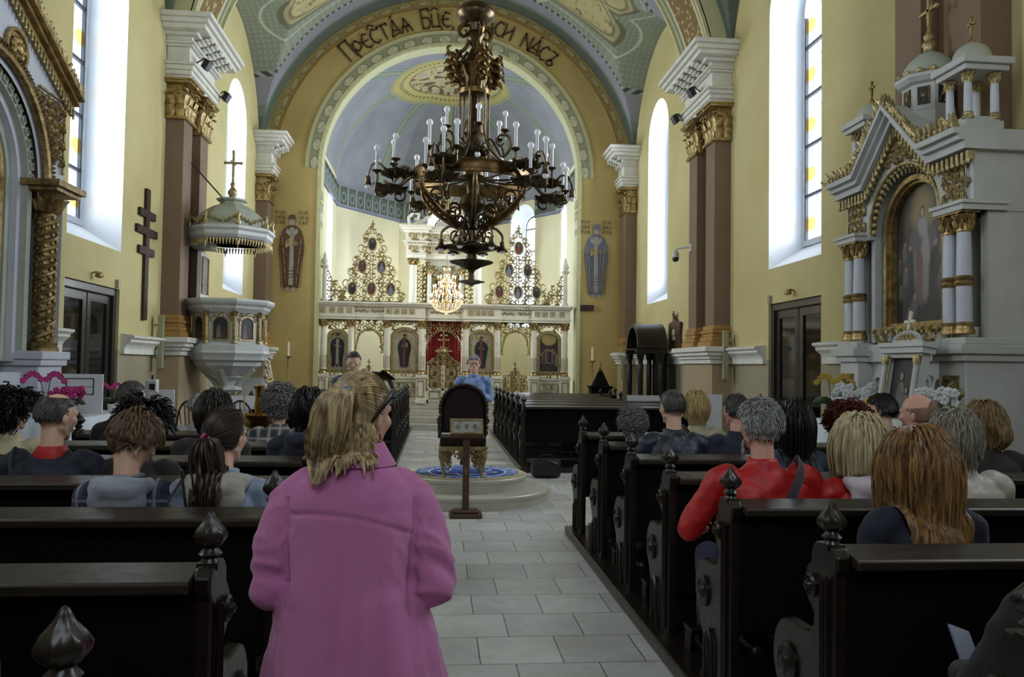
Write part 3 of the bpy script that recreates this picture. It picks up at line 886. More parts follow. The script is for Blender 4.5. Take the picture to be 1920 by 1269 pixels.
# apse: polygonal sanctuary with painted half dome
A0 = [(-3.12, 21.4), (-3.12, 24.6), (-1.35, 27.1), (1.95, 27.1), (3.72, 24.6), (3.72, 21.4)]
def apse():
    mb = MB(); rv = MB()
    wins = {1: None}
    def facet(p, q, win):
        L = sqrt((q[0]-p[0])**2+(q[1]-p[1])**2); dx, dy = (q[0]-p[0])/L, (q[1]-p[1])/L
        nx, ny = -dy, dx                                  # outward
        def P(u, z, d=0): return (p[0]+dx*u+nx*d, p[1]+dy*u+ny*d, z)
        if win is None:
            mb.add([P(0,0), P(L,0), P(L,7.2), P(0,7.2)], [(0,1,2,3)]); return
        a, b, z0, zs = win
        mb.add([P(0,0), P(a,0), P(a,7.3), P(0,7.3)], [(0,1,2,3)])
        mb.add([P(b,0), P(L,0), P(L,7.3), P(b,7.3)], [(0,1,2,3)])
        mb.add([P(a,0), P(b,0), P(b,z0), P(a,z0)], [(0,1,2,3)])
        o = arched(a, b, z0, zs, 12)[2:]; n = len(o)
        mb.add([P(u, z) for u, z in o]+[P(u, max(7.3, zs+(b-a)/2+.05)) for u, z in o], [(j,j+1,n+j+1,n+j) for j in range(n-1)])
        o = arched(a, b, z0, zs, 12); m = (a+b)/2; w2 = (b-a)/2*0.62
        o2 = arched(m-w2, m+w2, z0+0.3, zs-0.1, 12); n = len(o)
        rv.add([P(u, z) for u, z in o]+[P(u, z, 0.5) for u, z in o2], [(j,(j+1) % n,n+(j+1) % n,n+j) for j in range(n)])
        g = MB(); g.add([P(u, z, 0.5) for u, z in o2], [tuple(range(n))])
        global wn
        wn += 1
        root = thing('window_%d' % wn, None, None, (0, 0, 0)); struct(root)
        g.build('pane', M_pane2, root, smooth=False)
        bb = MB()
        for k in range(1, 5):
            z = z0+0.3+k*0.75
            if z < zs: bb.add([P(m-w2, z-.02, .48), P(m+w2, z-.02, .48), P(m+w2, z+.02, .48), P(m-w2, z+.02, .48)], [(0,1,2,3)])
        i2 = arched(m-w2+0.05, m+w2-0.05, z0+0.35, zs-0.1, 12)
        bb.add([P(u, z, .47) for u, z in o2]+[P(u, z, .47) for u, z in i2], [(j,(j+1) % n,n+(j+1) % n,n+j) for j in range(n)])
        bb.build('glazing_bar', M_bar, root, smooth=False)
        c = P(m, (z0+zs)/2+0.3, 0.95)
        ang = math.atan2(ny, nx)
        sp = sky_panel('daylight', c, (0, pi/2, 0), zs-z0+1.2, w2*2+0.7, 600*DAY)
        sp.rotation_euler = (0, pi/2, ang)
    A = A0
    facet(A[0], A[1], (1.2, 2.3, 3.0, 6.1))
    facet(A[1], A[2], None)
    facet(A[2], A[3], (0.95, 2.15, 3.4, 6.45))
    facet(A[3], A[4], (0.75, 1.95, 2.9, 6.35))
    facet(A[4], A[5], (0.5, 1.5, 3.0, 6.1))
    struct(mb.build('wall_apse', M_apse, smooth=False)); struct(rv.build('trim_40', M_reveal, smooth=False))
    # frieze under the vault
    fr = MB()
    for i in range(5):
        p, q = A[i], A[i+1]
        L = sqrt((q[0]-p[0])**2+(q[1]-p[1])**2); dx, dy = (q[0]-p[0])/L, (q[1]-p[1])/L
        n = (dy, -dx)
        def PP(u, z, d): return (p[0]+dx*u+n[0]*d, p[1]+dy*u+n[1]*d, z)
        segs = [(0, L)]
        if i == 3: segs = [(0, 0.75), (1.95, L)]
        if i == 2: segs = [(0, 0.95), (2.15, L)]
        for a, b in segs:
            for z0, z1, d in ((6.42, 6.5, 0.06), (6.5, 7.0, 0.03), (7.0, 7.06, 0.07)):
                fr.add([PP(a,z0,0),PP(b,z0,0),PP(b,z0,d),PP(a,z0,d),PP(a,z1,0),PP(b,z1,0),PP(b,z1,d),PP(a,z1,d)],
                       [(0,3,2,1),(4,5,6,7),(0,1,5,4),(1,2,6,5),(2,3,7,6),(3,0,4,7)])
    struct(fr.build('trim_41', M_frieze, smooth=False))
    # vault over the sanctuary: straight part then half dome
    C = Vector((0.27, 23.6)); H0 = 7.04; HH = 3.1
    outline = []
    pts = [Vector((-3.2, 21.0))]+[Vector(a) for a in A[1:5]]+[Vector((3.8, 21.0))]
    for i in range(len(pts)-1):
        for k in range(14): outline.append(pts[i].lerp(pts[i+1], k/14))
    outline.append(pts[-1])
    rings = []
    for j in range(25):
        t = pi/2*j/24
        ring = []
        for p in outline:
            cy = C if p.y >= C.y else Vector((C.x, p.y))
            q = cy+(p-cy)*cos(t)
            ring.append((q.x, q.y, H0+HH*sin(t)))
        rings.append(ring)
    n = len(outline)
    vs = [v for r in rings for v in r]
    fs = [(i*n+j, i*n+j+1, (i+1)*n+j+1, (i+1)*n+j) for i in range(24) for j in range(n-1)]
    d = MB(); d.add(vs, fs)
    struct(d.build('ceiling_apse', M_dome, smooth=True, angle=28))
def plain_pane():
    t = NT('plain_window_glass')
    tr = t.node('ShaderNodeBsdfTransparent'); tr.inputs[0].default_value = (0.95, 0.97, 1, 1)
    gl = t.node('ShaderNodeBsdfGlossy'); gl.inputs['Roughness'].default_value = 0.05
    mx = t.node('ShaderNodeMixShader'); mx.inputs[0].default_value = 0.05
    t.l.new(tr.outputs[0], mx.inputs[1]); t.l.new(gl.outputs[0], mx.inputs[2]); t.l.new(mx.outputs[0], t.out.inputs[0])
    return t.m
M_pane2 = plain_pane()
apse()

# doors under the first windows
def door(n, x, out):
    a, b = BAY_W[0]
    root = thing('door_%d' % n, None, None, (x+out*0.12, (a+b)/2, 0)); struct(root)
    h = (b-a)/2
    s = -out
    MB().ring2([(-h,0),(h,0),(h,2.65),(-h,2.65)], [(-h+.09,0.0),(h-.09,0.0),(h-.09,2.54),(-h+.09,2.54)], -0.1*s, 0.08*s, 'x').build('door_frame', M_doorwood, root, smooth=False, bevel=0.01)
    for k in (-1, 1):
        y0, y1 = (0.02, h-0.09) if k > 0 else (-h+0.09, -0.02)
        lf = MB()
        lf.ring2([(y0,.02),(y1,.02),(y1,2.54),(y0,2.54)], [(y0+.11,.95),(y1-.11,.95),(y1-.11,2.42),(y0+.11,2.42)], -0.02*s, 0.03*s, 'x')
        lf.ring2([(y0+.11,.16),(y1-.11,.16),(y1-.11,.82),(y0+.11,.82)], [(y0+.19,.24),(y1-.19,.24),(y1-.19,.74),(y0+.19,.74)], 0.0, 0.045*s, 'x')
        leaf = lf.build('door_leaf', M_doorwood, root, smooth=False, bevel=0.008)
        g = MB(); xs = sorted((0.0, 0.006*s)); g.box(xs[0], xs[1], y0+.11, y1-.11, .95, 2.42); g.build('door_glass', M_doorglass, leaf, smooth=False)
        hd = MB(); yy = y0+0.055 if k > 0 else y1-0.055
        hd.tube([(0.03*s,yy,0.85),(0.09*s,yy,0.88),(0.10*s,yy,1.0),(0.09*s,yy,1.12),(0.03*s,yy,1.15)], 0.011, 6); hd.ball((0.05*s,yy,1.22), 0.02)
        hd.build('door_handle', M_bronze, leaf)
M_doorwood = darkwood('dark_door_wood', rgb(44,38,34), 0.3, 0.2)
door(1, XL, -1); door(2, XR, 1)
# timber plinths under the pew blocks
for i, (x0, x1, y0, y1) in enumerate(((1.27, 4.3, -1.5, 7.78), (1.30, 4.3, 12.2, 19.4), (-3.85, -0.56, -1.5, 8.5), (-3.8, -0.60, 12.7, 20.0))):
    struct(MB().box(x0, x1, y0, y1, 0.0, 0.08).build('trim_%d' % (50+i), M_pew, smooth=False, bevel=0.01))
# sanctuary steps
st = MB()
for k in range(4):
    r = 3.3-0.3*k; z0, z1 = 0.155*k, 0.155*(k+1)
    fr = 20.0+0.36*k
    pts = [(-2.95+0.12*k, 21.5)]+[(0.3+ (3.2-0.12*k)*cos(a), 21.2-(21.2-fr)*sin(a)) for a in [pi-pi*i/24 for i in range(25)]]+[(3.55-0.12*k, 21.5)]
    st.prism(pts, z0, z1, 'z')
st.box(-3.1, 3.7, 21.2, 27.0, 0.0, 0.62)
struct(st.build('trim_60', M_marble, smooth=False, bevel=0.015))
# ---------------------------------------------------------------- painted figures (flat by nature) and gilt scrollwork
def figure(mb, u, v, h, w=None, mi=(0,1,2,3), T=None, seated=False, bishop=False):
    """a painted robed saint in a plane. u,v: foot centre; h: height. mi = halo, robe, stole, flesh. T(u,v,layer)->xyz"""
    w = w or h*0.3
    L = [0]
    def poly(pts, m):
        mb.m = m; L[0] += 1
        mb.add([T(a, b, L[0]) for a, b in pts], [tuple(range(len(pts)))])
    def ell(cu, cv, ru, rv, m, n=14): poly([(cu+ru*cos(2*pi*i/n), cv+rv*sin(2*pi*i/n)) for i in range(n)], m)
    ell(u, v+h*0.90, h*0.105, h*0.105, mi[0])
    # robe
    s = w/2
    poly([(u-s*0.62, v+h*0.04), (u+s*0.62, v+h*0.04), (u+s*0.78, v+h*0.30), (u+s*1.0, v+h*0.52), (u+s*0.98, v+h*0.66), (u+s*0.72, v+h*0.77), (u+s*0.3, v+h*0.83),
          (u-s*0.3, v+h*0.83), (u-s*0.72, v+h*0.77), (u-s*0.98, v+h*0.66), (u-s*1.0, v+h*0.52), (u-s*0.78, v+h*0.30)], mi[1])
    poly([(u-s*0.22, v+h*0.08), (u+s*0.22, v+h*0.08), (u+s*0.16, v+h*0.6), (u+s*0.2, v+h*0.8), (u-s*0.2, v+h*0.8), (u-s*0.16, v+h*0.6)], mi[2])
    if bishop:
        for k in range(3): poly([(u-s*0.2, v+h*(0.17+k*0.04)), (u+s*0.2, v+h*(0.17+k*0.04)), (u+s*0.2, v+h*(0.182+k*0.04)), (u-s*0.2, v+h*(0.182+k*0.04))], mi[1])
        for k in (-1, 1):
            poly([(u+k*s*0.1, v+h*0.68), (u+k*s*0.5, v+h*0.74), (u+k*s*0.42, v+h*0.79), (u+k*s*0.06, v+h*0.75)], mi[2])
            for q in range(5): poly([(u+k*s*(0.42+0.06*q), v+h*(0.1+0.12*q)), (u+k*s*(0.47+0.06*q), v+h*(0.1+0.12*q)), (u+k*s*(0.50+0.08*q), v+h*(0.19+0.12*q)), (u+k*s*(0.45+0.08*q), v+h*(0.19+0.12*q))], mi[0])
        poly([(u-s*0.55, v+h*0.54), (u+s*0.1, v+h*0.58), (u+s*0.1, v+h*0.67), (u-s*0.5, v+h*0.64)], mi[0])
    for k in (-1, 1): poly([(u+k*s*0.1, v), (u+k*s*0.4, v), (u+k*s*0.36, v+h*0.05), (u+k*s*0.12, v+h*0.05)], mi[2])
    ell(u-s*0.3, v+h*0.62, h*0.025, h*0.03, mi[3], 8); ell(u+s*0.35, v+h*0.6, h*0.025, h*0.03, mi[3], 8)
    ell(u, v+h*0.885, h*0.048, h*0.062, mi[3])
    ell(u, v+h*0.86, h*0.035, h*0.03, mi[2], 10)
    poly([(u-h*0.052, v+h*0.905), (u+h*0.052, v+h*0.905), (u+h*0.04, v+h*0.95), (u, v+h*0.965), (u-h*0.04, v+h*0.95)], mi[1])
    return mb
PM = [M_phalo, M_pbrown, M_pwhite, M_pflesh, M_pt_icon, M_pdark, M_pblue, M_pred, M_pgrey]

def scrolls(mb, inside, u0, u1, v0, v1, cell, r, T, mirror=None, seed=1, avoid=()):
    """fills a region with C scrolls of gilt bar. inside(u,v) -> bool"""
    rnd = random.Random(seed)
    nu = int(round((u1-u0)/cell)); nv = int(round((v1-v0)/(cell*0.86)))
    for j in range(nv):
        v = v0+(j+0.5)*(v1-v0)/max(nv, 1)
        for i in range(nu+1):
            u = u0+(i+(0.5 if j % 2 else 0.0))*(u1-u0)/max(nu, 1)
            if not inside(u, v): continue
            if any((u-a)**2/(ra*ra)+(v-b)**2/(rb*rb) < 1 for a, b, ra, rb in avoid): continue
            left = mirror is not None and u < mirror
            d = 1 if left else -1
            if (i+j) % 2: d = -d
            a0 = (0.5 if (j % 2) else 1.5)*pi + (0.4 if left else -0.4)
            rr = cell*0.56
            pts = spiral(u, v, rr, a0, 0.95, d, 11, 0.22)
            mb.tube([T(a, b, 0) for a, b in pts], [r*1.45*(1.15-0.5*k/11) for k in range(12)], 4)
            # leaf spur
            a = a0+pi*0.3*d
            mb.tube([T(u+rr*cos(a), v+rr*sin(a), 0), T(u+rr*1.55*cos(a+.3*d), v+rr*1.55*sin(a+.3*d), 0)], [r*2.3, r*0.5], 4)

def column(mb_s, mb_g, x, y, z0, z1, r, n=16, ring=None):
    f = min(1.0, r/0.075)
    mb_s.lathe([(r*1.0, z0+0.10*f), (r, z0+0.14*f), (r*0.98, z0+(z1-z0)*0.5), (r*0.88, z1-0.2*f)], (x, y, 0), n)
    mb_g.lathe([(r*1.35, z0), (r*1.35, z0+0.03*f), (r*1.25, z0+0.05*f), (r*1.1, z0+0.075*f), (r*1.2, z0+0.10*f), (r*1.02, z0+0.12*f)], (x, y, 0), n)
    mb_g.lathe([(r*0.95, z1-0.21*f), (r*1.02, z1-0.19*f), (r*0.92, z1-0.17*f), (r*1.15, z1-0.07*f), (r*1.35, z1-0.03*f), (r*1.1, z1-0.02*f)], (x, y, 0), n)
    for k in range(8):
        a = 2*pi*k/8
        for row, (zb, zt, o) in enumerate(((z1-0.18*f, z1-0.09*f, 1.3), (z1-0.12*f, z1-0.03*f, 1.5))):
            aa = a+(0.39 if row else 0)
            c, s_ = cos(aa), sin(aa)
            mb_g.tube([(x+r*0.95*c, y+r*0.95*s_, zb), (x+r*1.12*c, y+r*1.12*s_, (zb+zt)/2), (x+r*o*c, y+r*o*s_, zt), (x+r*(o+0.12)*c, y+r*(o+.12)*s_, zt-0.025*f)], [r*0.22, r*0.3, r*0.22, r*0.08], 4)
    mb_g.box(x-r*1.4, x+r*1.4, y-r*1.4, y+r*1.4, z1-0.02*f, z1)

# ---------------------------------------------------------------- iconostasis
def iconostasis():
    BX, BY, BZ = 0.25, 21.30, 0.62
    root = thing('iconostasis', 'wide white and gilded altar screen with icons and red curtain across the sanctuary arch', 'altar screen', (BX, BY, BZ))
    cols = [-3.2, -2.5, -1.56, -0.66, 0.50, 1.34, 2.32, 3.15]
    zc0, zc1 = 0.78, 2.20                              # columns (local z)
    def T(u, v, l): return (u, -0.004*l, v)
    # plinth
    mb = MB()
    for a, b in ((-3.32, -2.5+0.12), (-1.56-.12, -0.66+.12), (.5-.12, 1.34+.12), (2.32-.12, 3.3)):
        mb.box(a, b, -0.02, 0.25, 0, 0.72); mb.box(a-0.02, b+0.02, -0.05, 0.25, 0, 0.1); mb.box(a-0.02, b+0.02, -0.06, 0.25, 0.64, 0.72)
    for c in cols:
        mb.box(c-0.13, c+0.13, -0.22, 0.1, 0, 0.70); mb.box(c-0.15, c+0.15, -0.25, 0.1, 0.66, 0.75); mb.box(c-0.15, c+0.15, -0.25, 0.1, 0, 0.1)
    build_split(mb, 'plinth', M_ivory, root, smooth=False, bevel=0.008)
    mb = MB()
    for c in cols: mb.ring2([(c-.09,.17),(c+.09,.17),(c+.09,.6),(c-.09,.6)], [(c-.07,.19),(c+.07,.19),(c+.07,.58),(c-.07,.58)], -0.235, -0.21, 'y')
    for a, b in ((-3.05, -2.65), (-1.40, -0.82), (.66, 1.18), (2.48, 3.0)):
        mb.ring2([(a,.17),(b,.17),(b,.56),(a,.56)], [(a+.025,.195),(b-.025,.195),(b-.025,.535),(a+.025,.535)], -0.04, -0.015, 'y')
        scrolls(mb, lambda u, v: True, a+.06, b-.06, .24, .5, 0.13, 0.008, lambda u, v, l: (u, -0.03, v), (a+b)/2)
    build_split(mb, 'plinth_moulding', M_palegold, root, gap=0.06)
    for i, c in enumerate(cols):
        s_, g_ = MB(), MB(); column(s_, g_, 0, 0, 0, zc1-zc0, 0.082)
        for k in range(10):                          # gilt flutes in the lowest third
            a = 2*pi*k/10; g_.cbox((0.083*cos(a), 0.083*sin(a), 0.32), (0.012, 0.012, 0.34))
        o = s_.build('column', M_ivory, root, loc=(c, -0.12, zc0-0.03)); build_split(g_, 'column_gilding', M_gold, o, gap=.045)
    # entablature, stepped forward over each column pair
    e = MB(); z = 2.17
    for a, b, d in ((-3.32, 3.28, 0.0), (-3.32, -2.42, 0.12), (-1.64, -0.58, 0.12), (0.42, 1.42, 0.12), (2.24, 3.28, 0.12), (-2.42, -1.64, 0.05), (1.42, 2.24, 0.05), (-0.5, 0.42, .05)):
        e.box(a, b, -0.08-d, 0.22, z, z+0.06); e.box(a-.02, b+.02, -0.10-d, 0.22, z+.06, z+0.12)
        e.box(a, b, -0.08-d, 0.22, z+.12, z+0.34)
        e.box(a-.03, b+.03, -0.12-d, 0.22, z+.34, z+0.37); e.box(a-.05, b+.05, -0.16-d, 0.22, z+.37, z+0.41); e.box(a-.07, b+.07, -0.20-d, 0.22, z+.41, z+.46)
    e.build('entablature', M_ivory, root, smooth=False, bevel=0.006)
    e = MB()
    for x in [-3.28+0.075*i for i in range(88)]: e.cbox((x, -0.21, z+0.355), (0.035, 0.05, 0.03))
    e.build('dentils', M_ivory, root, smooth=False)
    g = MB()
    for x in (-3.22, -2.98, -2.76, -2.54, -1.52, -1.32, -1.12, -.92, .62, .8, .98, 1.16, 2.4, 2.6, 2.8, 3.05):
        g.ring2([(x-.065,z+.16),(x+.065,z+.16),(x+.065,z+.30),(x-.065,z+.30)], [(x-.045,z+.18),(x+.045,z+.18),(x+.045,z+.28),(x-.045,z+.28)], -0.215, -0.198)
        g.ball((x, -0.2, z+.23), (.035,.015,.04), 8, 4)
    for c, hw in ((-2.03, .34), (1.83, .34), (-.04, .36)):
        for s in (-1, 1):
            for k in range(5):
                uu = c+s*(0.05+k*hw/5); pts = spiral(uu+s*.03, z+.23, 0.05-0.004*k, pi*(k % 2), 0.9, s, 9)
                g.tube([(a, -0.14, b) for a, b in pts], 0.011, 4)
    build_split(g, 'frieze_ornament', M_fret, root, gap=0.05)
    # icons in arched frames between the columns
    def icon(a, b, kind):
        c = (a+b)/2; hw = (b-a)/2-0.11
        z0, zs = 0.82, 1.72
        o = arched(-hw, hw, z0, zs, 14, hw*0.75); i_ = arched(-hw+.06, hw-.06, z0+.06, zs-0.02, 14, (hw-.06)*0.75)
        fr = MB(); fr.ring2(o, i_, -0.05, 0.02); fr.ring2(arched(-hw-.03, hw+.03, z0-.04, zs+.02, 14, hw*.78), o, -0.02, 0.02)
        fo = fr.build('icon_frame', M_palegold, root, loc=(c, 0, 0), smooth=False)
        p = MB(); n = len(i_)
        p.m = 4 if kind != 'last' else 9
        p.add([(q[0], 0.0, q[1]) for q in i_], [tuple(range(n))])
        H = zs-z0+hw*0.4
        TT = lambda u, v, l: (u, -0.003*l-0.001, v)
        if kind == 'bishop': 
            p.m = 5; p.add([TT(-hw+.1, z0+.1, 1), TT(hw-.1, z0+.1, 1), TT(hw-.1, z0+.5, 1), TT(-hw+.1, z0+.42, 1)], [(0,1,2,3)])
            figure(p, 0, z0+0.1, H*0.92, 0.38, (0, 5, 2, 3), TT)
        elif kind == 'mary':
            figure(p, 0, z0+0.1, H*0.9, 0.34, (0, 5, 7, 3), TT); p.m = 3
            p.add([TT(.06+.035*cos(t), z0+.72+.045*sin(t), 12) for t in [2*pi*i/8 for i in range(8)]], [tuple(range(8))])
        elif kind == 'christ': figure(p, 0, z0+0.1, H*0.88, 0.34, (0, 5, 7, 3), TT)
        else:
            p.m = 0; p.add([TT(.2*cos(t), zs+.02+.16*sin(t), 1) for t in [2*pi*i/14 for i in range(14)]], [tuple(range(14))])
            p.m = 2; p.add([TT(-.22, z0+.28, 2), TT(.22, z0+.28, 2), TT(.16, z0+.42, 2), TT(-.16, z0+.42, 2)], [(0,1,2,3)])
            rnd = random.Random(3)
            for k in range(11):
                uu = -.27+.054*k; vv = z0+.34+.2*sin(pi*k/10)+rnd.uniform(-.02,.02)
                p.m = (7, 5, 8, 1, 6)[k % 5]; p.add([TT(uu-.05, vv-.2, 3+k), TT(uu+.05, vv-.2, 3+k), TT(uu+.035, vv+.08, 3+k), TT(uu-.035, vv+.08, 3+k)], [(0,1,2,3)])
                p.m = 3; p.add([TT(uu+.028*cos(t), vv+.11+.035*sin(t), 15) for t in [2*pi*i/8 for i in range(8)]], [tuple(range(8))])
        p.build('icon_painting', PM+[M_pt_last], fo, smooth=False)
        gb = MB()
        av = [(0, zs, hw+0.05, hw*0.75+0.06)]
        scrolls(gb, lambda u, v: v > zs+0.02, -hw-.04, hw+.04, zs, 2.16, 0.135, 0.012, lambda u, v, l: (u, -0.03, v), 0, 2, av)
        gb.box(-hw-.08, hw+.08, -.05, 0, 2.10, 2.17)
        gb.build('fretwork', M_fret, root, loc=(c, 0, 0))
        gp = MB(); scrolls(gp, lambda u, v: True, -hw, hw, .715, .8, .11, .012, lambda u, v, l: (u, -.05, v), 0); gp.build('icon_sill_ornament', M_fret, root, loc=(c, 0, 0))
    icon(-3.2, -2.5, 'bishop'); icon(-1.56, -0.66, 'mary'); icon(.50, 1.34, 'christ'); icon(2.32, 3.15, 'last')
    # side doorways with pierced arch and low gates
    for a, b in ((-2.5, -1.56), (1.34, 2.32)):
        c = (a+b)/2; hw = (b-a)/2-0.10
        gb = MB(); TT = lambda u, v, l: (u, -0.02, v)
        o = [(-hw*0.92, 1.35)]+arc(0, 1.62, hw*0.86, pi, 0, 16)+[(hw*0.92, 1.35)]
        gb.tube([(u, -0.02, v) for u, v in o], 0.02, 5)
        for u, v in o[::1]: gb.ball((u*0.93, -0.02, v-0.03), (.022, .015, .03), 6, 4)
        for s in (-1, 1): gb.tube([(s*hw, -.02, 1.3), (s*hw, -.02, 2.16)], .018, 5)
        scrolls(gb, lambda u, v: (u/(hw*.9))**2+((v-1.62)/(hw*.9))**2 > 1 and abs(u) < hw, -hw, hw, 1.42, 2.14, 0.13, 0.012, TT, 0, 5)
        gb.build('doorway_fretwork', M_fret, root, loc=(c, 0, 0))
        for s in (-1, 1):
            gt = MB(); i0, i1 = (0.01, hw*0.95) if s > 0 else (-hw*0.95, -0.01)
            def hh(u): return 0.95-0.33*abs(u)/hw+0.05*cos(u*20)
            gt.box(i0, i1, 0.0, .03, 0.0, .08); gt.box(i0, i1, 0, .03, .26, .3)
            for u in (i0, i1): gt.box(min(u, u-.03*s if u == i1 or u == i0 else u), max(u, u+.03), 0, .03, 0, hh(u))
            gt.box(i0, i1, .01, .02, .08, .26)
            leaf = gt.build('gate', M_ivory, root, loc=(c, 0.03, 0), smooth=False)
            gg = MB(); scrolls(gg, lambda u, v: v < hh(u)-.03, i0+.04, i1-.04, .32, .95, .11, .012, lambda u, v, l: (u, 0, v), 0, 4)
            gg.tube([(u, 0, hh(u)) for u in [i0+(i1-i0)*k/8 for k in range(9)]], .016, 5)
            gg.build('gate_fretwork', M_fret, leaf)
        cr = MB(); cr.box(-.012, .012, -.01, .01, .95, 1.14); cr.box(-.05, .05, -.01, .01, 1.05, 1.075); cr.ball((0, 0, .96), .03)
        cr.build('gate_cross', M_gold, root, loc=(c, 0.03, 0))
    # royal doors with red curtain
    cu = MB(); n = 60; a, b = -0.55, 0.39
    rows = []
    for k in range(11):
        zz = 0.3+1.8*k/10
        rows.append([(a+(b-a)*i/n, 0.12+0.028*sin(i*1.25)+0.008*sin(k), zz) for i in range(n+1)])
    vs = [p for r_ in rows for p in r_]
    cu.add(vs, [(k*(n+1)+i, k*(n+1)+i+1, (k+1)*(n+1)+i+1, (k+1)*(n+1)+i) for k in range(10) for i in range(n)])
    cu.build('curtain', M_red, root)
    TT = lambda u, v, l: (u, -0.02, v)
    gb = MB(); c = -0.08; hw = 0.47
    rd = MB(); rd.add([(a, .06, 1.86), (b, .06, 1.86), (b, .06, 2.17), (a, .06, 2.17)], [(0,1,2,3)]); rd.build('curtain_pelmet', M_red, root, smooth=False)
    o = [(c+hw*cos(t)*.98, 1.45+0.5*sin(t)) for t in [pi*i/20 for i in range(21)]]
    gb.tube([(u, -.02, v) for u, v in o], .018, 5)
    for u, v in o: gb.ball((c+(u-c)*.93, -.02, v-.035), (.02, .015, .03), 6, 4)
    scrolls(gb, lambda u, v: ((u-c)/(hw*1.02))**2+((v-1.45)/.53)**2 > 1 and abs(u-c) < hw, c-hw, c+hw, 1.5, 2.14, .12, .011, TT, c, 6)
    gb.build('royal_door_fretwork', M_palegold, root)
    for s in (-1, 1):
        i0, i1 = (0.0, 0.43) if s > 0 else (-0.43, 0.0)
        def hh(u): return 1.02+0.32*max(0, 1-abs(abs(u)-0.05)/.4)
        d = MB(); d.box(i0, i1, 0, .04, 0, .1); d.box(i0, i1, 0, .04, .34, .40); d.box(i0, i1, .015, .03, .1, .34)
        for u0 in (i0, i1-.05): d.box(u0, u0+.05, 0, .04, 0, 1.0)
        leaf = d.build('royal_door', M_ivory, root, loc=(c, 0, 0), smooth=False, bevel=.006)
        g = MB(); av = [((i0+i1)/2, .82, .13, .14), ((i0+i1)/2, .53, .13, .13)]
        scrolls(g, lambda u, v: v < hh(u), i0+.04, i1-.04, .42, 1.4, .085, .012, lambda u, v, l: (u, .01, v), 0, 4, av)
        g.tube([(u, 0.01, hh(u)) for u in [i0+(i1-i0)*k/8 for k in range(9)]], .018, 5)
        g.box(i0+.05, i1-.05, .02, .03, .4, .95)
        for (cu_, cv_, ra, rb) in av: g.tube([(cu_+.125*cos(t), -.005, cv_+.14*sin(t)) for t in [2*pi*i/18 for i in range(18)]], .014, 5, closed=True)
        g.ring2([(i0+.07,.12),(i1-.07,.12),(i1-.07,.32),(i0+.07,.32)], [(i0+.09,.14),(i1-.09,.14),(i1-.09,.30),(i0+.09,.30)], -.005, .02)
        g.build('door_gilding', M_fret, leaf)
        p = MB()
        for (cu_, cv_, ra, rb) in av:
            p.m = 0; p.add([(cu_+.115*cos(t), 0.006, cv_+.13*sin(t)) for t in [2*pi*i/16 for i in range(16)]], [tuple(range(16))])
            p.m = 1; p.add([(cu_-.07, .003, cv_-.11), (cu_+.07, .003, cv_-.11), (cu_+.05, .003, cv_+.03), (cu_-.05, .003, cv_+.03)], [(0,1,2,3)])
            p.m = 2; p.add([(cu_+.03*cos(t), 0.0, cv_+.06+.04*sin(t)) for t in [2*pi*i/10 for i in range(10)]], [tuple(range(10))])
        p.build('medallion', [M_phalo, M_pbrown, M_pflesh], leaf, smooth=False)
    # processional style triple cross above the doors
    g = MB(); g.box(c-.018, c+.018, -.05, -.02, 1.12, 1.88)
    for zz, w_ in ((1.78, .07), (1.66, .12), (1.36, .19)): g.box(c-w_, c+w_, -.05, -.02, zz, zz+.035)
    for zz, w_ in ((1.78, .07), (1.66, .12), (1.36, .19)):
        for s in (-1, 1): g.ball((c+s*w_, -.035, zz+.017), .035, 8, 5)
    for k in range(10):
        t = 2*pi*k/10; pts = spiral(c+.11*cos(t), 1.36+.11*sin(t), .05, t, .9, 1, 8); g.tube([(a_, -.04, b_) for a_, b_ in pts], .012, 4)
    g.ball((c, -.05, 1.375), (.07, .03, .07)); g.ball((c, -.035, 1.9), .03)
    g.build('triple_cross', M_palegold, root)
    # pyramids of oval icons
    for c, kk in ((-2.0, 0), (1.88, 1)):
        base = MB(); TT = lambda u, v, l: (u, 0, v)
        z0, h, hw = 2.66, 2.02, 0.82
        ov = [(0, z0+1.52, .12, .165), (-.25, z0+.92, .12, .165), (.25, z0+.92, .12, .165), (-.50, z0+.33, .12, .165), (0, z0+.33, .12, .165), (.50, z0+.33, .12, .165)]
        av = [(a_, b_, .165, .21) for a_, b_, _, _ in ov]
        inside = lambda u, v: abs(u) < hw*(1-(v-z0)/h)+0.05 and v < z0+h-.05
        scrolls(base, inside, -hw, hw, z0+.02, z0+h, .135, .0125, TT, 0, 9, av)
        base.tube([(-hw, 0, z0), (hw, 0, z0)], .02, 5)
        for s in (-1, 1):
            for k in range(6):                       # lobed outline
                v0 = z0+.1+k*.31; u0 = s*(hw*(1-(v0-z0)/h)+.0)
                pts = spiral(u0, v0+.08, .13, -pi/2 if s > 0 else -pi/2, .75, s, 12, .3)
                base.tube([(a_, 0, b_) for a_, b_ in pts], .017, 5)
            base.tube([(s*(hw*(1-t)), 0, z0+h*t) for t in [0, .2, .4, .6, .8, .95]], .01, 4)
        base.box(-.015, .015, -.01, .01, z0+h-.12, z0+h+.13); base.box(-.06, .06, -.01, .01, z0+h+.02, z0+h+.05)
        base.ball((0, 0, z0+h-.05), .045)
        f = base.build('icon_pyramid_fretwork', M_fret, root, loc=(c, 0.02, 0))
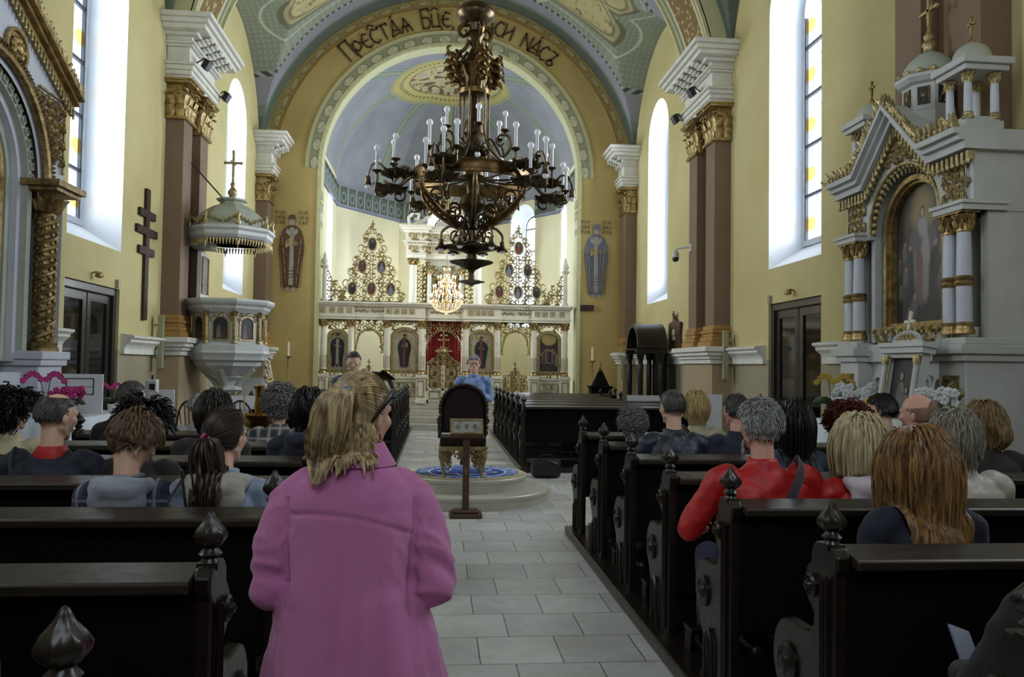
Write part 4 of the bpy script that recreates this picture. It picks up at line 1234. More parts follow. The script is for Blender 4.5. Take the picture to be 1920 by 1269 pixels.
        for q, (a_, b_, ra, rb) in enumerate(ov):
            m = MB(); m.tube([(a_+ra*cos(t), -.01, b_+rb*sin(t)) for t in [2*pi*i/20 for i in range(20)]], .02, 5, closed=True)
            m.lathe([(ra, -.01), (ra, .02)], (a_, 0, b_), 20, 'y', sy=rb/ra)
            fr = m.build('oval_frame', M_palegold, f)
            p = MB(); p.m = 0; p.add([(a_+ra*.93*cos(t), -.013, b_+rb*.93*sin(t)) for t in [2*pi*i/20 for i in range(20)]], [tuple(range(20))])
            p.m = 1+(q+kk) % 3; p.add([(a_-.055, -.016, b_-.14), (a_+.055, -.016, b_-.14), (a_+.06, -.016, b_-.02), (a_+.03, -.016, b_+.04), (a_-.03, -.016, b_+.04), (a_-.06, -.016, b_-.02)], [tuple(range(6))])
            p.m = 4; p.add([(a_+.024*cos(t), -.018, b_+.075+.032*sin(t)) for t in [2*pi*i/10 for i in range(10)]], [tuple(range(10))])
            p.build('oval_icon', [M_pt_last, M_pdark, M_pred, M_pblue, M_pflesh], fr, smooth=False)
    # corner posts with turned finials and quarter fretwork
    for s, x in ((-1, -3.22), (1, 3.16)):
        m = MB(); m.lathe([(.09,2.63),(.09,2.7),(.06,2.72),(.055,3.5),(.10,3.53),(.12,3.58),(.06,3.61),(.09,3.66),(.085,3.72),(.045,3.8),(.05,3.84),(.01,3.95)], (x, 0, 0), 8)
        m.build('corner_post', M_ivory, root)
        q = MB(); inside = lambda u, v: 0 < -s*(u-x) < 0.62*(1-((v-2.66)/.95))**1.0 and v < 3.55
        scrolls(q, inside, min(x, x-s*.62), max(x, x-s*.62), 2.68, 3.55, .135, .013, lambda u, v, l: (u, 0.02, v), None, 3)
        q.tube([(x-s*.06, .02, 3.5), (x-s*.16, .02, 3.3), (x-s*.22, .02, 3.05), (x-s*.42, .02, 2.85), (x-s*.62, .02, 2.68)], .016, 5)
        q.build('corner_fretwork', M_fret, root)
    return root
iconostasis()

# ---------------------------------------------------------------- high altar in the apse, seen above the screen
def high_altar():
    root = thing('high_altar', 'tall white and gold columned altar standing in the apse behind the screen', 'altar', (0.22, 24.9, 0.62))
    mb = MB()
    mb.box(-1.15, 1.15, 0, .5, 0, 1.9); mb.box(-1.25, 1.25, -.08, .5, 1.9, 2.05)
    for a, b in ((-1.2, -.66), (.66, 1.2)):
        mb.box(a-.0, b+.0, -.12, .45, 2.05, 2.55)
    mb.box(-.62, .62, .25, .45, 2.05, 4.3)
    z = 4.30
    for d, z0, z1 in ((0, z, z+.12), (.03, z+.12, z+.16), (0, z+.16, z+.42), (.05, z+.42, z+.48), (.1, z+.48, z+.52), (.02, z+.52, z+.78), (.08, z+.78, z+.86), (.16, z+.86, z+.94), (.22, z+.94, z+1.0)):
        mb.box(-1.22-d, -.62+d, -.15-d, .45, z0, z1); mb.box(.62-d, 1.22+d, -.15-d, .45, z0, z1); mb.box(-.62, .62, -.02-d, .45, z0, z1)
    mb.build('altar_body', M_ivory, root, smooth=False, bevel=.01)
    for x in (-1.0, -.5, .5, 1.0):
        s_, g_ = MB(), MB(); column(s_, g_, 0, 0, 0, 1.78 if abs(x) > .8 else 1.5, .12 if abs(x) > .8 else .07)
        o = s_.build('column', M_ivory, root, loc=(x, -.02 if abs(x) > .8 else .12, 2.52)); build_split(g_, 'column_gilding', M_gold, o, gap=.045)
    g = MB()
    scrolls(g, lambda u, v: True, -.9, -.6, 2.6, 4.2, .16, .016, lambda u, v, l: (u, .2, v), None)
    scrolls(g, lambda u, v: True, .6, .9, 2.6, 4.2, .16, .016, lambda u, v, l: (u, .2, v), None)
    scrolls(g, lambda u, v: True, -1.1, 1.1, 4.5, 4.7, .2, .018, lambda u, v, l: (u, -.17 if abs(u) > .62 else -.04, v), 0)
    scrolls(g, lambda u, v: True, -1.1, 1.1, 4.88, 5.08, .2, .018, lambda u, v, l: (u, -.19 if abs(u) > .62 else -.06, v), 0)
    scrolls(g, lambda u, v: abs(v-3.9) < .14, -.5, .5, 3.78, 4.1, .16, .014, lambda u, v, l: (u, .22, v), 0)
    for i in range(24): g.cbox((-1.15+i*.1, -.2 if abs(-1.15+i*.1) > .62 else -.07, 4.76), (.05, .04, .04))
    build_split(g, 'gilt_ornament', M_fret, root, gap=0.1)
    f = MB(); f.ring2([(-.4,2.75),(.4,2.75),(.4,3.75),(-.4,3.75)], [(-.32,2.83),(.32,2.83),(.32,3.67),(-.32,3.67)], .17, .25); fo = f.build('picture_frame', M_gold, root, smooth=False)
    MB().box(-.32, .32, .22, .24, 2.83, 3.67).build('picture', M_pt_last, fo, smooth=False)
    v = MB()                                              # big scroll volutes carrying the top
    for s in (-1, 1):
        pts = [(s*1.15, .1, 5.35), (s*1.18, .1, 5.6), (s*1.02, .1, 5.78), (s*.86, .1, 5.7), (s*.9, .1, 5.55), (s*1.0, .1, 5.56)]
        v.tube(pts, .05, 8)
        pts = [(s*1.0, .1, 5.40), (s*.7, .1, 5.52), (s*.45, .1, 5.75), (s*.38, .1, 5.95), (s*.2, .1, 6.02)]
        v.tube(pts, [.05, .06, .06, .05, .04], 8)
    v.box(-.3, .3, 0, .3, 5.3, 5.5)
    v.build('volutes', M_ivory, root)
    r = MB(); r.ball((0, .1, 5.9), (.24, .12, .24), 16, 10)
    for k in range(16):
        a = 2*pi*k/16; r.tube([(.2*cos(a), .1, 5.9+.2*sin(a)), ((.42+.06*(k % 2))*cos(a), .1, 5.9+(.42+.06*(k % 2))*sin(a))], [.03, .006], 4)
    r.build('sunburst', M_palegold, root)
high_altar()

# ---------------------------------------------------------------- murals and inscription on the arch wall
def mural(x, name, label, robe, seed):
    mb = MB(); T = lambda u, v, l: (u, -0.0015*l-0.003, v)
    figure(mb, 0, 0, 2.06, 0.62, (0, robe, 2, 3), T, bishop=True)
    # folds and hem stripes
    L = 30
    mb.m = 9
    for k in range(-4, 5):
        if k == 0: continue
        u = 0.06*k
        mb.add([T(u-.006, .1, L), (u+.006, -0.05, .1), T(u*1.35+.006, 1.2, L), T(u*1.35-.006, 1.2, L)], [(0,1,2,3)])
    # lettering either side of the halo: short strokes arranged as characters
    rnd = random.Random(seed)
    for s in (-1, 1):
        for r in range(3):
            for c in range(3):
                u = s*0.29+(c-1)*0.085; v = 1.98-r*0.13
                st = [((0,0),(0,1)), ((.6,0),(.6,1))] if (r+c) % 2 else [((0,0),(0,1)), ((0,1),(.6,1)), ((0,.5),(.6,.5))]
                if (r*c+seed) % 3 == 0: st = [((0,0),(.3,1)), ((.3,1),(.6,0)), ((.15,.4),(.45,.4))]
                for (a, b), (c_, d) in st:
                    p = Vector((u+a*.08-.025, v+b*.09)); q = Vector((u+c_*.08-.025, v+d*.09)); n = (q-p).orthogonal().normalized()*.007
                    mb.add([(p.x-n.x, -.05, p.y-n.y), (q.x-n.x, -.05, q.y-n.y), (q.x+n.x, -.05, q.y+n.y), (p.x+n.x, -.05, p.y+n.y)], [(0,1,2,3)])
    o = mb.build(name, PM+[M_letter], None, smooth=False)
    o.location = (x, 20.985, 3.47)
    tag(o, label, 'wall painting')
mural(-3.78, 'saint_mural', 'painted bishop saint in brown robe on arch wall, left of the altar screen', 1, 1)
mural(4.18, 'saint_mural', 'painted bishop saint in blue and white robe on arch wall, right of the altar screen', 6, 2)

def inscription():
    """Church Slavonic letters as brush strokes along the arch"""
    G = {
     'П': [[(0,0),(0,1)],[(-.06,1),(.76,1)],[(.7,0),(.7,1)]],
     'р': [[(0,-.3),(0,.8)],[(0,.75),(.35,.85),(.6,.6),(.5,.3),(.2,.2),(0,.35)]],
     'є': [[(.6,.85),(.3,.95),(.05,.7),(0,.45),(.1,.15),(.35,0),(.65,.1)],[(0,.5),(.5,.5)]],
     'с': [[(.6,.85),(.3,.95),(.05,.7),(0,.45),(.1,.15),(.35,0),(.65,.1)]],
     'т': [[(.35,0),(.35,.95)],[(-.05,.95),(.75,.95)],[(-.05,.95),(-.05,.8)],[(.75,.95),(.75,.8)]],
     'а': [[(0,0),(.4,1)],[(.4,1),(.75,0)],[(.15,.35),(.6,.3)],[(0,0),(.6,.1)]],
     'ѧ': [[(0,0),(.4,.9),(.85,0)],[(.15,.4),(.7,.4)],[(.42,.4),(.42,0)]],
     'Б': [[(0,0),(0,1)],[(0,1),(.6,1),(.6,.85)],[(0,.55),(.45,.55),(.65,.3),(.45,0),(0,0)]],
     'ц': [[(0,.9),(0,.05),(.6,.05)],[(.55,.9),(.55,.05)],[(.68,.05),(.68,-.25)]],
     'п': [[(0,0),(0,.9)],[(0,.9),(.6,.9)],[(.6,0),(.6,.9)]],
     'и': [[(0,0),(0,.95)],[(.62,0),(.62,.95)],[(0,.25),(.62,.7)]],
     'н': [[(0,0),(0,.95)],[(.65,0),(.65,.95)],[(0,.95),(.65,0)]],
     'ъ': [[(0,.95),(.5,.95),(.12,.1)],[(.1,.25),(.4,.4),(.62,.2),(.4,0),(.1,.05)]],
     ',': [[(.1,.05),(.0,-.25)]],
    }
    txt = 'Прєстаѧ Бцє, спаси насъ'
    Wd = {' ': 0.95, ',': 0.25}
    mb = MB()
    R, cx, cz = 3.96, 0.3, 6.62; h = 0.42
    items = []; s = 0.0
    for ch in txt:
        w_ = Wd.get(ch, {'П': .95, 'ѧ': 1.0, 'а': .95, 'т': .95, 'ц': .92}.get(ch, .85))
        items.append((ch, s)); s += w_*h*0.93
    a_start = radians(132.5); a_end = radians(49.0)
    tot = s
    for k, (ch, u0) in enumerate(items):
        if ch == ' ': continue
        a = a_start+(a_end-a_start)*(u0/tot)
        ca, sa = cos(a), sin(a)
        hh = h*(1.22 if ch in 'ПБ' else 1.0)
        def W(p):
            # local right = tangent (clockwise), up = radial
            x = cx+R*ca+ sa*p[0]*h*.8 + ca*p[1]*hh; z = cz+R*sa - ca*p[0]*h*.8 + sa*p[1]*hh
            return Vector((x, z))
        strokes = list(G[ch])
        if k in (5, 15, 20): strokes.append([(.35, 1.15), (.5, 1.35)])
        if k in (3, 9): strokes.append([(0, 1.1), (.3, 1.3), (.6, 1.1)])
        for st in strokes:
            pts = [W(p) for p in st]
            for i in range(len(pts)-1):
                p, q = pts[i], pts[i+1]; d = (q-p).normalized(); n = Vector((-d.y, d.x))*.023; p = p-d*.012; q = q+d*.012
                mb.prism([(p.x-n.x, p.y-n.y), (q.x-n.x, q.y-n.y), (q.x+n.x, q.y+n.y), (p.x+n.x, p.y+n.y)], 20.972, 20.985)
    o = mb.build('arch_inscription', M_letter, None, smooth=False)
    tag(o, 'brown Church Slavonic inscription painted along the great arch', 'inscription')
inscription()

# ---------------------------------------------------------------- lit crystal chandelier before the royal doors
def crystal_chandelier():
    root = thing('crystal_chandelier', 'small lit crystal chandelier hanging in front of the altar screen', 'chandelier', (0.20, 19.0, 2.82))
    fr = MB(); fr.lathe([(.02,.05),(.05,.1),(.03,.2),(.05,.35),(.025,.5),(.05,.7),(.02,.95),(.03,1.1)], n=10)
    gl = MB(); bl = MB(); cd = MB()
    rnd = random.Random(4)
    for tier, (z, r, n) in enumerate(((.36, .38, 14), (.58, .31, 11), (.80, .2, 8), (.98, .09, 4))):
        for k in range(n):
            a = 2*pi*(k+.5*tier)/n; c, s = cos(a), sin(a)
            fr.tube([(.03*c, .03*s, z-.05), (r*.5*c, r*.5*s, z-.11), (r*.9*c, r*.9*s, z-.07), (r*c, r*s, z)], .009, 4)
            fr.lathe([(.012,z),(.035,z+.012),(.03,z+.016)], (r*c, r*s, 0), 8)
            cd.lathe([(.011,z+.01),(.011,z+.08)], (r*c, r*s, 0), 6)
            bl.ball((r*c, r*s, z+.105), (.017, .017, .03), 8, 5)
            gl.tube([(r*c, r*s, z), (r*c, r*s, z-.03), (r*c, r*s, z-.10)], [.004, .014, .002], 4)
            r2 = r*.62; gl.tube([(r2*c, r2*s, z-.1), (r2*c, r2*s, z-.19)], [.013, .002], 4)
    for k in range(40):                                    # strings of drops between tiers and the bottom basket
        a = 2*pi*k/40; c, s = cos(a), sin(a)
        for j in range(9):
            t = j/8; rr = .34*cos(t*pi/2)+.02; zz = .30-.24*sin(t*pi/2)
            gl.ball((rr*c, rr*s, zz), .011, 5, 3)
    for k in range(20):
        a = 2*pi*k/20; c, s = cos(a), sin(a)
        for (z0, r0, z1, r1) in ((.52,.28,.32,.36), (.76,.17,.55,.29), (.96,.06,.78,.18)):
            for j in range(7):
                t = j/6; gl.ball(((r0+(r1-r0)*t)*c, (r0+(r1-r0)*t)*s, z0+(z1-z0)*t-.06*sin(pi*t)), .010, 5, 3)
    gl.ball((0, 0, .03), .03, 8, 6)
    fr.build('frame', M_gold, root); gl.build('crystal_drops', M_crystal, root); cd.build('candle_sleeves', M_cream, root); bl.build('bulbs', M_lit, root)
    MB().tube([(0,0,1.1),(0,0,8.52)], .008, 5).build('chain', M_fret, root)
    l = bpy.data.lights.new('chandelier_glow', 'POINT'); l.energy = 30; l.color = (1, .78, .48); l.shadow_soft_size = .3
    lo = bpy.data.objects.new('chandelier_glow', l); lo.location = (0, 0, .6); COL.objects.link(lo); lo.parent = root
crystal_chandelier()
# ---------------------------------------------------------------- great bronze chandelier
def big_chandelier():
    Z0 = 2.62
    root = thing('bronze_chandelier', 'huge dark bronze chandelier with candle bulbs and scroll arms hanging over the aisle', 'chandelier', (0.41, 10.0, Z0))
    def S(r, a, z): return (r*cos(a), r*sin(a), z)
    # central stem, from the bottom finial upward (z local)
    st = MB()
    st.lathe([(.01,0),(.05,.02),(.13,.04),(.17,.05),(.17,.06),(.05,.08),(.035,.16),(.05,.2),(.15,.25),(.27,.29),(.275,.305),(.2,.315),(.07,.34),(.06,.4),(.12,.43),(.34,.47),(.36,.49),(.3,.5),(.12,.52),(.07,.56),
              (.06,.7),(.09,.72),(.05,.74),(.07,.9),(.12,.95),(.17,1.02),(.15,1.1),(.08,1.16),(.09,1.3),(.15,1.38),(.13,1.5),(.17,1.58),(.12,1.66),(.07,1.72),(.09,1.85),(.14,1.92),(.12,2.05),(.06,2.15),(.05,2.5)], n=18)
    st.build('stem', M_bronze, root)
    # crown bowl and canopy at the top
    c = MB(); c.lathe([(.03,3.62),(.06,3.56),(.20,3.54),(.25,3.47),(.25,3.42),(.20,3.36),(.12,3.31),(.10,3.22),(.13,3.18),(.09,3.12),(.05,3.0)], n=24)
    c.build('crown_bowl', M_bronze, root)
    MB().tube([(0,0,3.55),(0,0,8.72)], .011, 6).build('hanging_rod', M_bronze, root)
    # six upper brackets with acanthus scrolls
    for k in range(4):
        a = 2*pi*k/4+.35
        b = MB()
        def vp(pts, r, n=6): b.stube([S(x, a, z) for x, z in pts], r, n)
        vp([(.1,3.3),(.18,3.28),(.22,3.2),(.17,3.14),(.12,3.18),(.14,3.23)], [.025,.03,.03,.025,.02,.012])
        vp([(.08,3.1),(.14,2.98),(.24,2.92),(.34,2.9),(.37,2.96),(.33,2.99)], [.022,.025,.022,.02,.018,.01])
        # acanthus figure
        for j, (x, z, rr) in enumerate(((.28,2.86,.07),(.29,2.76,.085),(.30,2.66,.065),(.27,2.57,.05))):
            b.ball(S(x, a, z), (rr, rr, rr*.9), 8, 6)
            for q in range(4):
                t = a+q*pi/2
                p = S(x, a, z); b.tube([p, (p[0]+.09*cos(t), p[1]+.09*sin(t), p[2]+.04), (p[0]+.12*cos(t), p[1]+.12*sin(t), p[2]-.02)], [.04,.03,.006], 5)
        vp([(.1,2.95),(.18,2.8),(.2,2.6),(.19,2.45)], .02)
        b.build('acanthus_bracket', M_bronzeg, root)
    h = MB(); h.lathe([(.185,2.40),(.20,2.41),(.20,2.47),(.185,2.48),(.175,2.44)], n=28)
    h.lathe([(.12,2.5),(.1,2.6),(.13,2.68),(.16,2.8),(.1,2.9),(.06,3.0)], n=16)
    h.build('upper_hoop', M_bronzeg, root)
    for k in range(6):                                    # bars flaring from the upper hoop to the great ring
        a = 2*pi*k/6+.2
        MB().stube([S(.19, a, 2.44), S(.19, a, 2.1), S(.2, a, 1.85), S(.28, a, 1.68), S(.45, a, 1.52), S(.68, a, 1.42)], [.016,.016,.018,.02,.02,.018], 6).build('suspension_bar', M_bronze, root)
    # great ring
    R = .735
    ring = MB(); n = 64
    sec = [(R-.01,1.27),(R+.015,1.27),(R+.022,1.29),(R+.015,1.31),(R+.015,1.39),(R+.024,1.41),(R+.015,1.43),(R-.01,1.43),(R-.01,1.27)]
    ring.loft([[S(r, 2*pi*j/n, z) for j in range(n)] for r, z in sec], cap=False)
    ring.build('great_ring', M_bronzeg, root)
    for k in range(12):                                   # spokes
        a = 2*pi*k/12
        MB().stube([S(.1, a, 1.34), S(.4, a, 1.30), S(R-.01, a, 1.30)], .013, 5).build('spoke', M_bronze, root)
    # curved cradle straps under the ring with leaf scrolls
    for k in range(6):
        a = 2*pi*k/6+.52
        b = MB()
        b.stube([S(R+.01, a, 1.27), S(.70, a, 1.13), S(.56, a, .98), S(.40, a, .86), S(.22, a, .76), S(.08, a, .74)], [.022,.03,.034,.03,.026,.02], 6)
        for (x, z, rr, d) in ((.50,1.08,.12,1),(.27,.94,.11,-1),(.38,1.16,.08,1)):
            pts = spiral(x, z, rr, -pi/2, 1.25, d, 18, .2); b.stube([S(u, a, v) for u, v in pts], .016, 5)
        for q in range(6):
            t = q/5; x = .66-.42*t; z = 1.10-.26*t
            p = Vector(S(x, a, z)); o = Vector((cos(a), sin(a), -1))
            b.tube([p, p+o*.03+Vector((0,0,.03)), p+o*.06], [.03,.035,.006], 5)
        b.build('cradle_strap', M_bronzeg, root)
    # lower scrolls with bell lamps
    for k in range(6):
        a = 2*pi*k/6+.1
        b = MB()
        b.stube([S(.05, a, .56), S(.16, a, .70), S(.28, a, .74), S(.38, a, .66), S(.39, a, .58)], [.02,.02,.018,.016,.014], 6)
        pts = spiral(.20, .60, .085, pi/2, 1.2, -1, 16, .2); b.stube([S(u, a, v) for u, v in pts], .013, 5)
        pts = spiral(.16, .82, .09, -pi/2, 1.2, 1, 16, .2); b.stube([S(u, a, v) for u, v in pts], .015, 5)
        b.lathe([(.015,.58),(.03,.57),(.035,.52),(.05,.48),(.075,.45),(.07,.445),(.045,.47)], S(.39, a, 0)[:2]+(0,), 12)
        arm = b.build('bell_arm', M_bronze, root)
        m = MB(); m.ball(S(.39, a, .455), .038, 10, 8); m.build('globe_bulb', M_bulb, arm)
    def candle(par, x, y, z, h=.19, tilt=(0, 0)):
        p = MB(); p.lathe([(.01,z-.05),(.02,z-.03),(.055,z-.012),(.06,z),(.02,z+.005),(.02,z+.01)], (x, y, 0), 12); p.tube([(x, y, z-.13), (x, y, z-.03)], .008, 5)
        o = p.build('drip_pan', M_bronze, par)
        MB().tube([(x, y, z), (x+tilt[0], y+tilt[1], z+h)], .0185, 10).build('candle_sleeve', M_candle, o)
        b = MB(); b.lathe([(.014,z+h),(.026,z+h+.012),(.038,z+h+.035),(.038,z+h+.052),(.026,z+h+.075),(.004,z+h+.085)], (x+tilt[0], y+tilt[1], 0), 12); b.build('bulb', M_bulb, o)
    # six main arms, each with a cluster of four candles over a leafy boss, and one drooping lamp
    for k in range(6):
        a = 2*pi*k/6+.12
        ca, sa = cos(a), sin(a)
        b = MB()
        b.stube([S(R, a, 1.35), S(.82, a, 1.30), S(.90, a, 1.22), S(1.0, a, 1.20), S(1.10, a, 1.26)], [.025,.025,.022,.022,.018], 6)
        b.stube([S(R, a, 1.38), S(.84, a, 1.45), S(.95, a, 1.42), S(1.05, a, 1.34)], [.02,.02,.018,.016], 6)
        pts = spiral(.92, 1.08, .09, pi/2, 1.2, 1, 16, .2); b.stube([S(u, a, v) for u, v in pts], .015, 5)
        # leafy bosses
        for (x, z) in ((.95, 1.36), (1.02, 1.16)):
            p = S(x, a, z)
            b.lathe([(.02,z-.06),(.08,z-.03),(.15,z),(.16,z+.03),(.10,z+.05),(.03,z+.05)], (p[0], p[1], 0), 12)
            for q in range(8):
                t = 2*pi*q/8; b.tube([(p[0]+.09*cos(t), p[1]+.09*sin(t), z-.02), (p[0]+.17*cos(t), p[1]+.17*sin(t), z), (p[0]+.21*cos(t), p[1]+.21*sin(t), z+.04)], [.04,.035,.006], 4)
        spots = []
        for (dr, dt, dz, bx, bz) in ((.05, .17, 1.50, .95, 1.36), (.05, -.17, 1.52, .95, 1.36), (.27, .10, 1.36, 1.02, 1.16), (.25, -.12, 1.25, 1.02, 1.16)):
            r0 = .95+dr-.02; x, y = r0*ca-dt*sa, r0*sa+dt*ca
            p = S(bx, a, bz)
            mid = ((p[0]+x)/2, (p[1]+y)/2, bz-.08)
            b.stube([p, mid, (x+.01*ca, y+.01*sa, bz-.06), (x, y, dz-.1), (x, y, dz-.02)], [.012,.013,.013,.012,.01], 5)
            spots.append((x, y, dz))
        # drooping lamp arm
        if k % 2 == 0 or True:
            b.stube([S(1.05, a, 1.32), S(1.14, a, 1.46), S(1.24, a, 1.46), S(1.29, a, 1.36), S(1.30, a, 1.30)], [.014,.015,.014,.013,.013], 6)
            q = S(1.30, a, 0); b.lathe([(.012,1.31),(.035,1.29),(.03,1.24),(.045,1.21),(.05,1.19),(.04,1.19)], (q[0], q[1], 0), 10)
        arm = b.build('candle_arm', M_bronze, root)
        for s_ in spots: candle(arm, *s_, h=.23)
        MB().ball(S(1.30, a, 1.18), .038, 10, 8).build('globe_bulb', M_bulb, arm)
    # inner upper arms with one candle each
    for k in range(6):
        a = 2*pi*k/6+.62
        b = MB()
        b.stube([S(.08, a, 1.62), S(.24, a, 1.56), S(.42, a, 1.62), S(.50, a, 1.74), S(.46, a, 1.86), S(.36, a, 1.88), S(.31, a, 1.80), S(.36, a, 1.74), S(.41, a, 1.78)], [.024,.024,.022,.02,.018,.016,.014,.012,.008], 6)
        b.stube([S(.42, a, 1.87), S(.42, a, 1.92)], .012, 5)
        b.stube([S(.10, a, 1.75), S(.22, a, 1.84), S(.32, a, 1.70), S(.36, a, 1.62)], [.012,.014,.014,.012], 5)
        for q in range(4):
            t = a+q*pi/2; p = S(.16, a, 1.66); b.tube([p, (p[0]+.07*cos(t), p[1]+.07*sin(t), p[2]+.06), (p[0]+.10*cos(t), p[1]+.10*sin(t), p[2])], [.03,.03,.006], 5)
        arm = b.build('inner_arm', M_bronze, root)
        x, y, _ = S(.42, a, 0); candle(arm, x, y, 1.94, h=.16)
        MB().ball(S(.37, a, 1.57), .036, 10, 8).build('globe_bulb', M_bulb, arm)
M_bronzeg = mat('gilt_bronze', rgb(122,96,56), 0.38, 0.85, var=0.6, scale=9, bump=0.4, bscale=30)
big_chandelier()

# ---------------------------------------------------------------- pulpit on the left pier
def octagon(r, z, c=(0, 0), a0=pi/8, sx=1.0):
    return [(c[0]+r*cos(a0+2*pi*i/8)*sx, c[1]+r*sin(a0+2*pi*i/8), z) for i in range(8)]
def oct_loft(mb, prof): mb.loft([octagon(r, z) for r, z in prof])
def pulpit():
    root = thing('pulpit', 'octagonal white and gold pulpit with painted panels raised beside left pilasters', 'pulpit', (-3.66, 14.5, 0))
    b = MB(); oct_loft(b, [(.30,1.38),(.34,1.40),(.50,1.52),(.56,1.56),(.58,1.62),(.66,1.66),(.68,1.72),(.72,1.78),(.70,1.82),(.70,1.90),(.62,1.95)])
    b.build('corbelled_base', M_white, root, smooth=False)
    b = MB(); oct_loft(b, [(.60,1.93),(.60,2.50)]); b.build('drum', M_white, root, smooth=False)
    b = MB(); oct_loft(b, [(.62,2.46),(.66,2.50),(.70,2.54),(.71,2.58),(.76,2.62),(.78,2.66),(.78,2.70),(.60,2.71)]); b.build('rim', M_white, root, smooth=False)
    for i in range(8):
        a = i*pi/4
        ap = .60*cos(pi/8)
        M = Matrix.Rotation(a+pi/2, 4, 'Z'); 
        if 1 < i < 4: continue
        fr = MB(); fr.M = Matrix.Rotation(a, 4, 'Z')@Matrix.Translation((ap, 0, 0))@Matrix.Rotation(pi/2, 4, 'Z')
        # local: x across, -y outward
        o = arched(-.145, .145, 1.99, 2.27, 10); i_ = arched(-.12, .12, 2.015, 2.27, 10)
        fr.ring2(o, i_, -.02, .01)
        scrolls(fr, lambda u, v: (u/.15)**2+((v-2.27)/.15)**2 > 1 and v > 2.3, -.17, .17, 2.3, 2.47, .08, .008, lambda u, v, l: (u, -.015, v), 0)
        po = fr.build('panel_frame', M_palegold, root)
        p = MB(); p.M = fr.M; p.add([(u, -.003, v) for u, v in i_], [tuple(range(len(i_)))])
        p.m = 1; p.add([(-.07, -.006, 2.03), (.02, -.006, 2.03), (.0, -.006, 2.2), (-.03, -.006, 2.28), (-.06, -.006, 2.2)], [(0,1,2,3,4)])
        p.m = 2; p.add([(.03, -.006, 2.03), (.10, -.006, 2.03), (.08, -.006, 2.17), (.06, -.006, 2.21)], [(0,1,2,3)])
        p.build('painted_panel', [M_pt_dark, M_pgrey, M_pred], po, smooth=False)
    for i in range(8):
        a = pi/8+i*pi/4
        s_, g_ = MB(), MB(); column(s_, g_, 0, 0, 0, .54, .036, 10)
        o = s_.build('colonnette', M_gold, root, loc=(.615*cos(a), .615*sin(a), 1.95)); build_split(g_, 'colonnette_gilding', M_gold, o, gap=.03)
    b = MB(); b.lathe([(.2,0),(.2,.1),(.13,.16),(.11,.2),(.11,.95),(.14,.98),(.13,1.0),(.2,1.12),(.25,1.14),(.25,1.18),(.14,1.22),(.20,1.30),(.30,1.36),(.32,1.42)], n=8); b.build('column', M_white, root, smooth=False)
    g = MB()
    for k in range(8):
        t = 2*pi*k/8; g.tube([(.12*cos(t), .12*sin(t), .98), (.19*cos(t), .19*sin(t), 1.05), (.23*cos(t), .23*sin(t), 1.12)], [.03,.03,.01], 5)
    g.build('column_capital', M_palegold, root)
    for k in range(3):                                    # curved brackets
        a = -pi/2+(k-1)*pi/2
        MB().tube([(.16*cos(a), .16*sin(a), 1.18), (.24*cos(a), .24*sin(a), 1.32), (.44*cos(a), .44*sin(a), 1.50)], [.05,.06,.05], 6).build('bracket', M_greywhite, root)
    # stair on the far side
    s = MB()
    for k in range(5): s.box(.12, .52, .35+.22*k, .57+.22*k, 0, 1.35-.22*k)
    s.build('stair', M_white, root, smooth=False)
    s = MB()
    s.prism([(.40,1.86),(.6,1.86),(1.4,1.05),(1.4,.1),(1.3,.1),(.40,1.1)], .52, .56, 'x'); s.build('stair_parapet', M_white, root, smooth=False)
    g = MB(); scrolls(g, lambda u, v: 1.78 > v+1.0*(u-.5) > 1.25, .45, 1.35, .4, 1.8, .11, .010, lambda u, v, l: (.57, u, v), None); g.build('stair_fretwork', M_palegold, root)
    # painted back panel on the pier
    f = MB(); f.box(-.52, -.46, -.16, .26, 2.72, 3.54); f.build('back_panel', M_white, root, smooth=False)
    p = MB(); p.box(-.459, -.445, -.10, .20, 2.85, 3.44); p.build('back_painting', M_pt_dark, root, smooth=False)
    g = MB(); g.tube([(-.44,-.12,2.82),(-.44,-.12,3.46),(-.44,.22,3.46),(-.44,.22,2.82)], .018, 6, closed=True); g.build('back_frame', M_gold, root)
    b = MB(); b.box(-.52, -.2, -.2, .35, 2.5, 2.72); b.build('back_ledge', M_white, root, smooth=False)
pulpit()
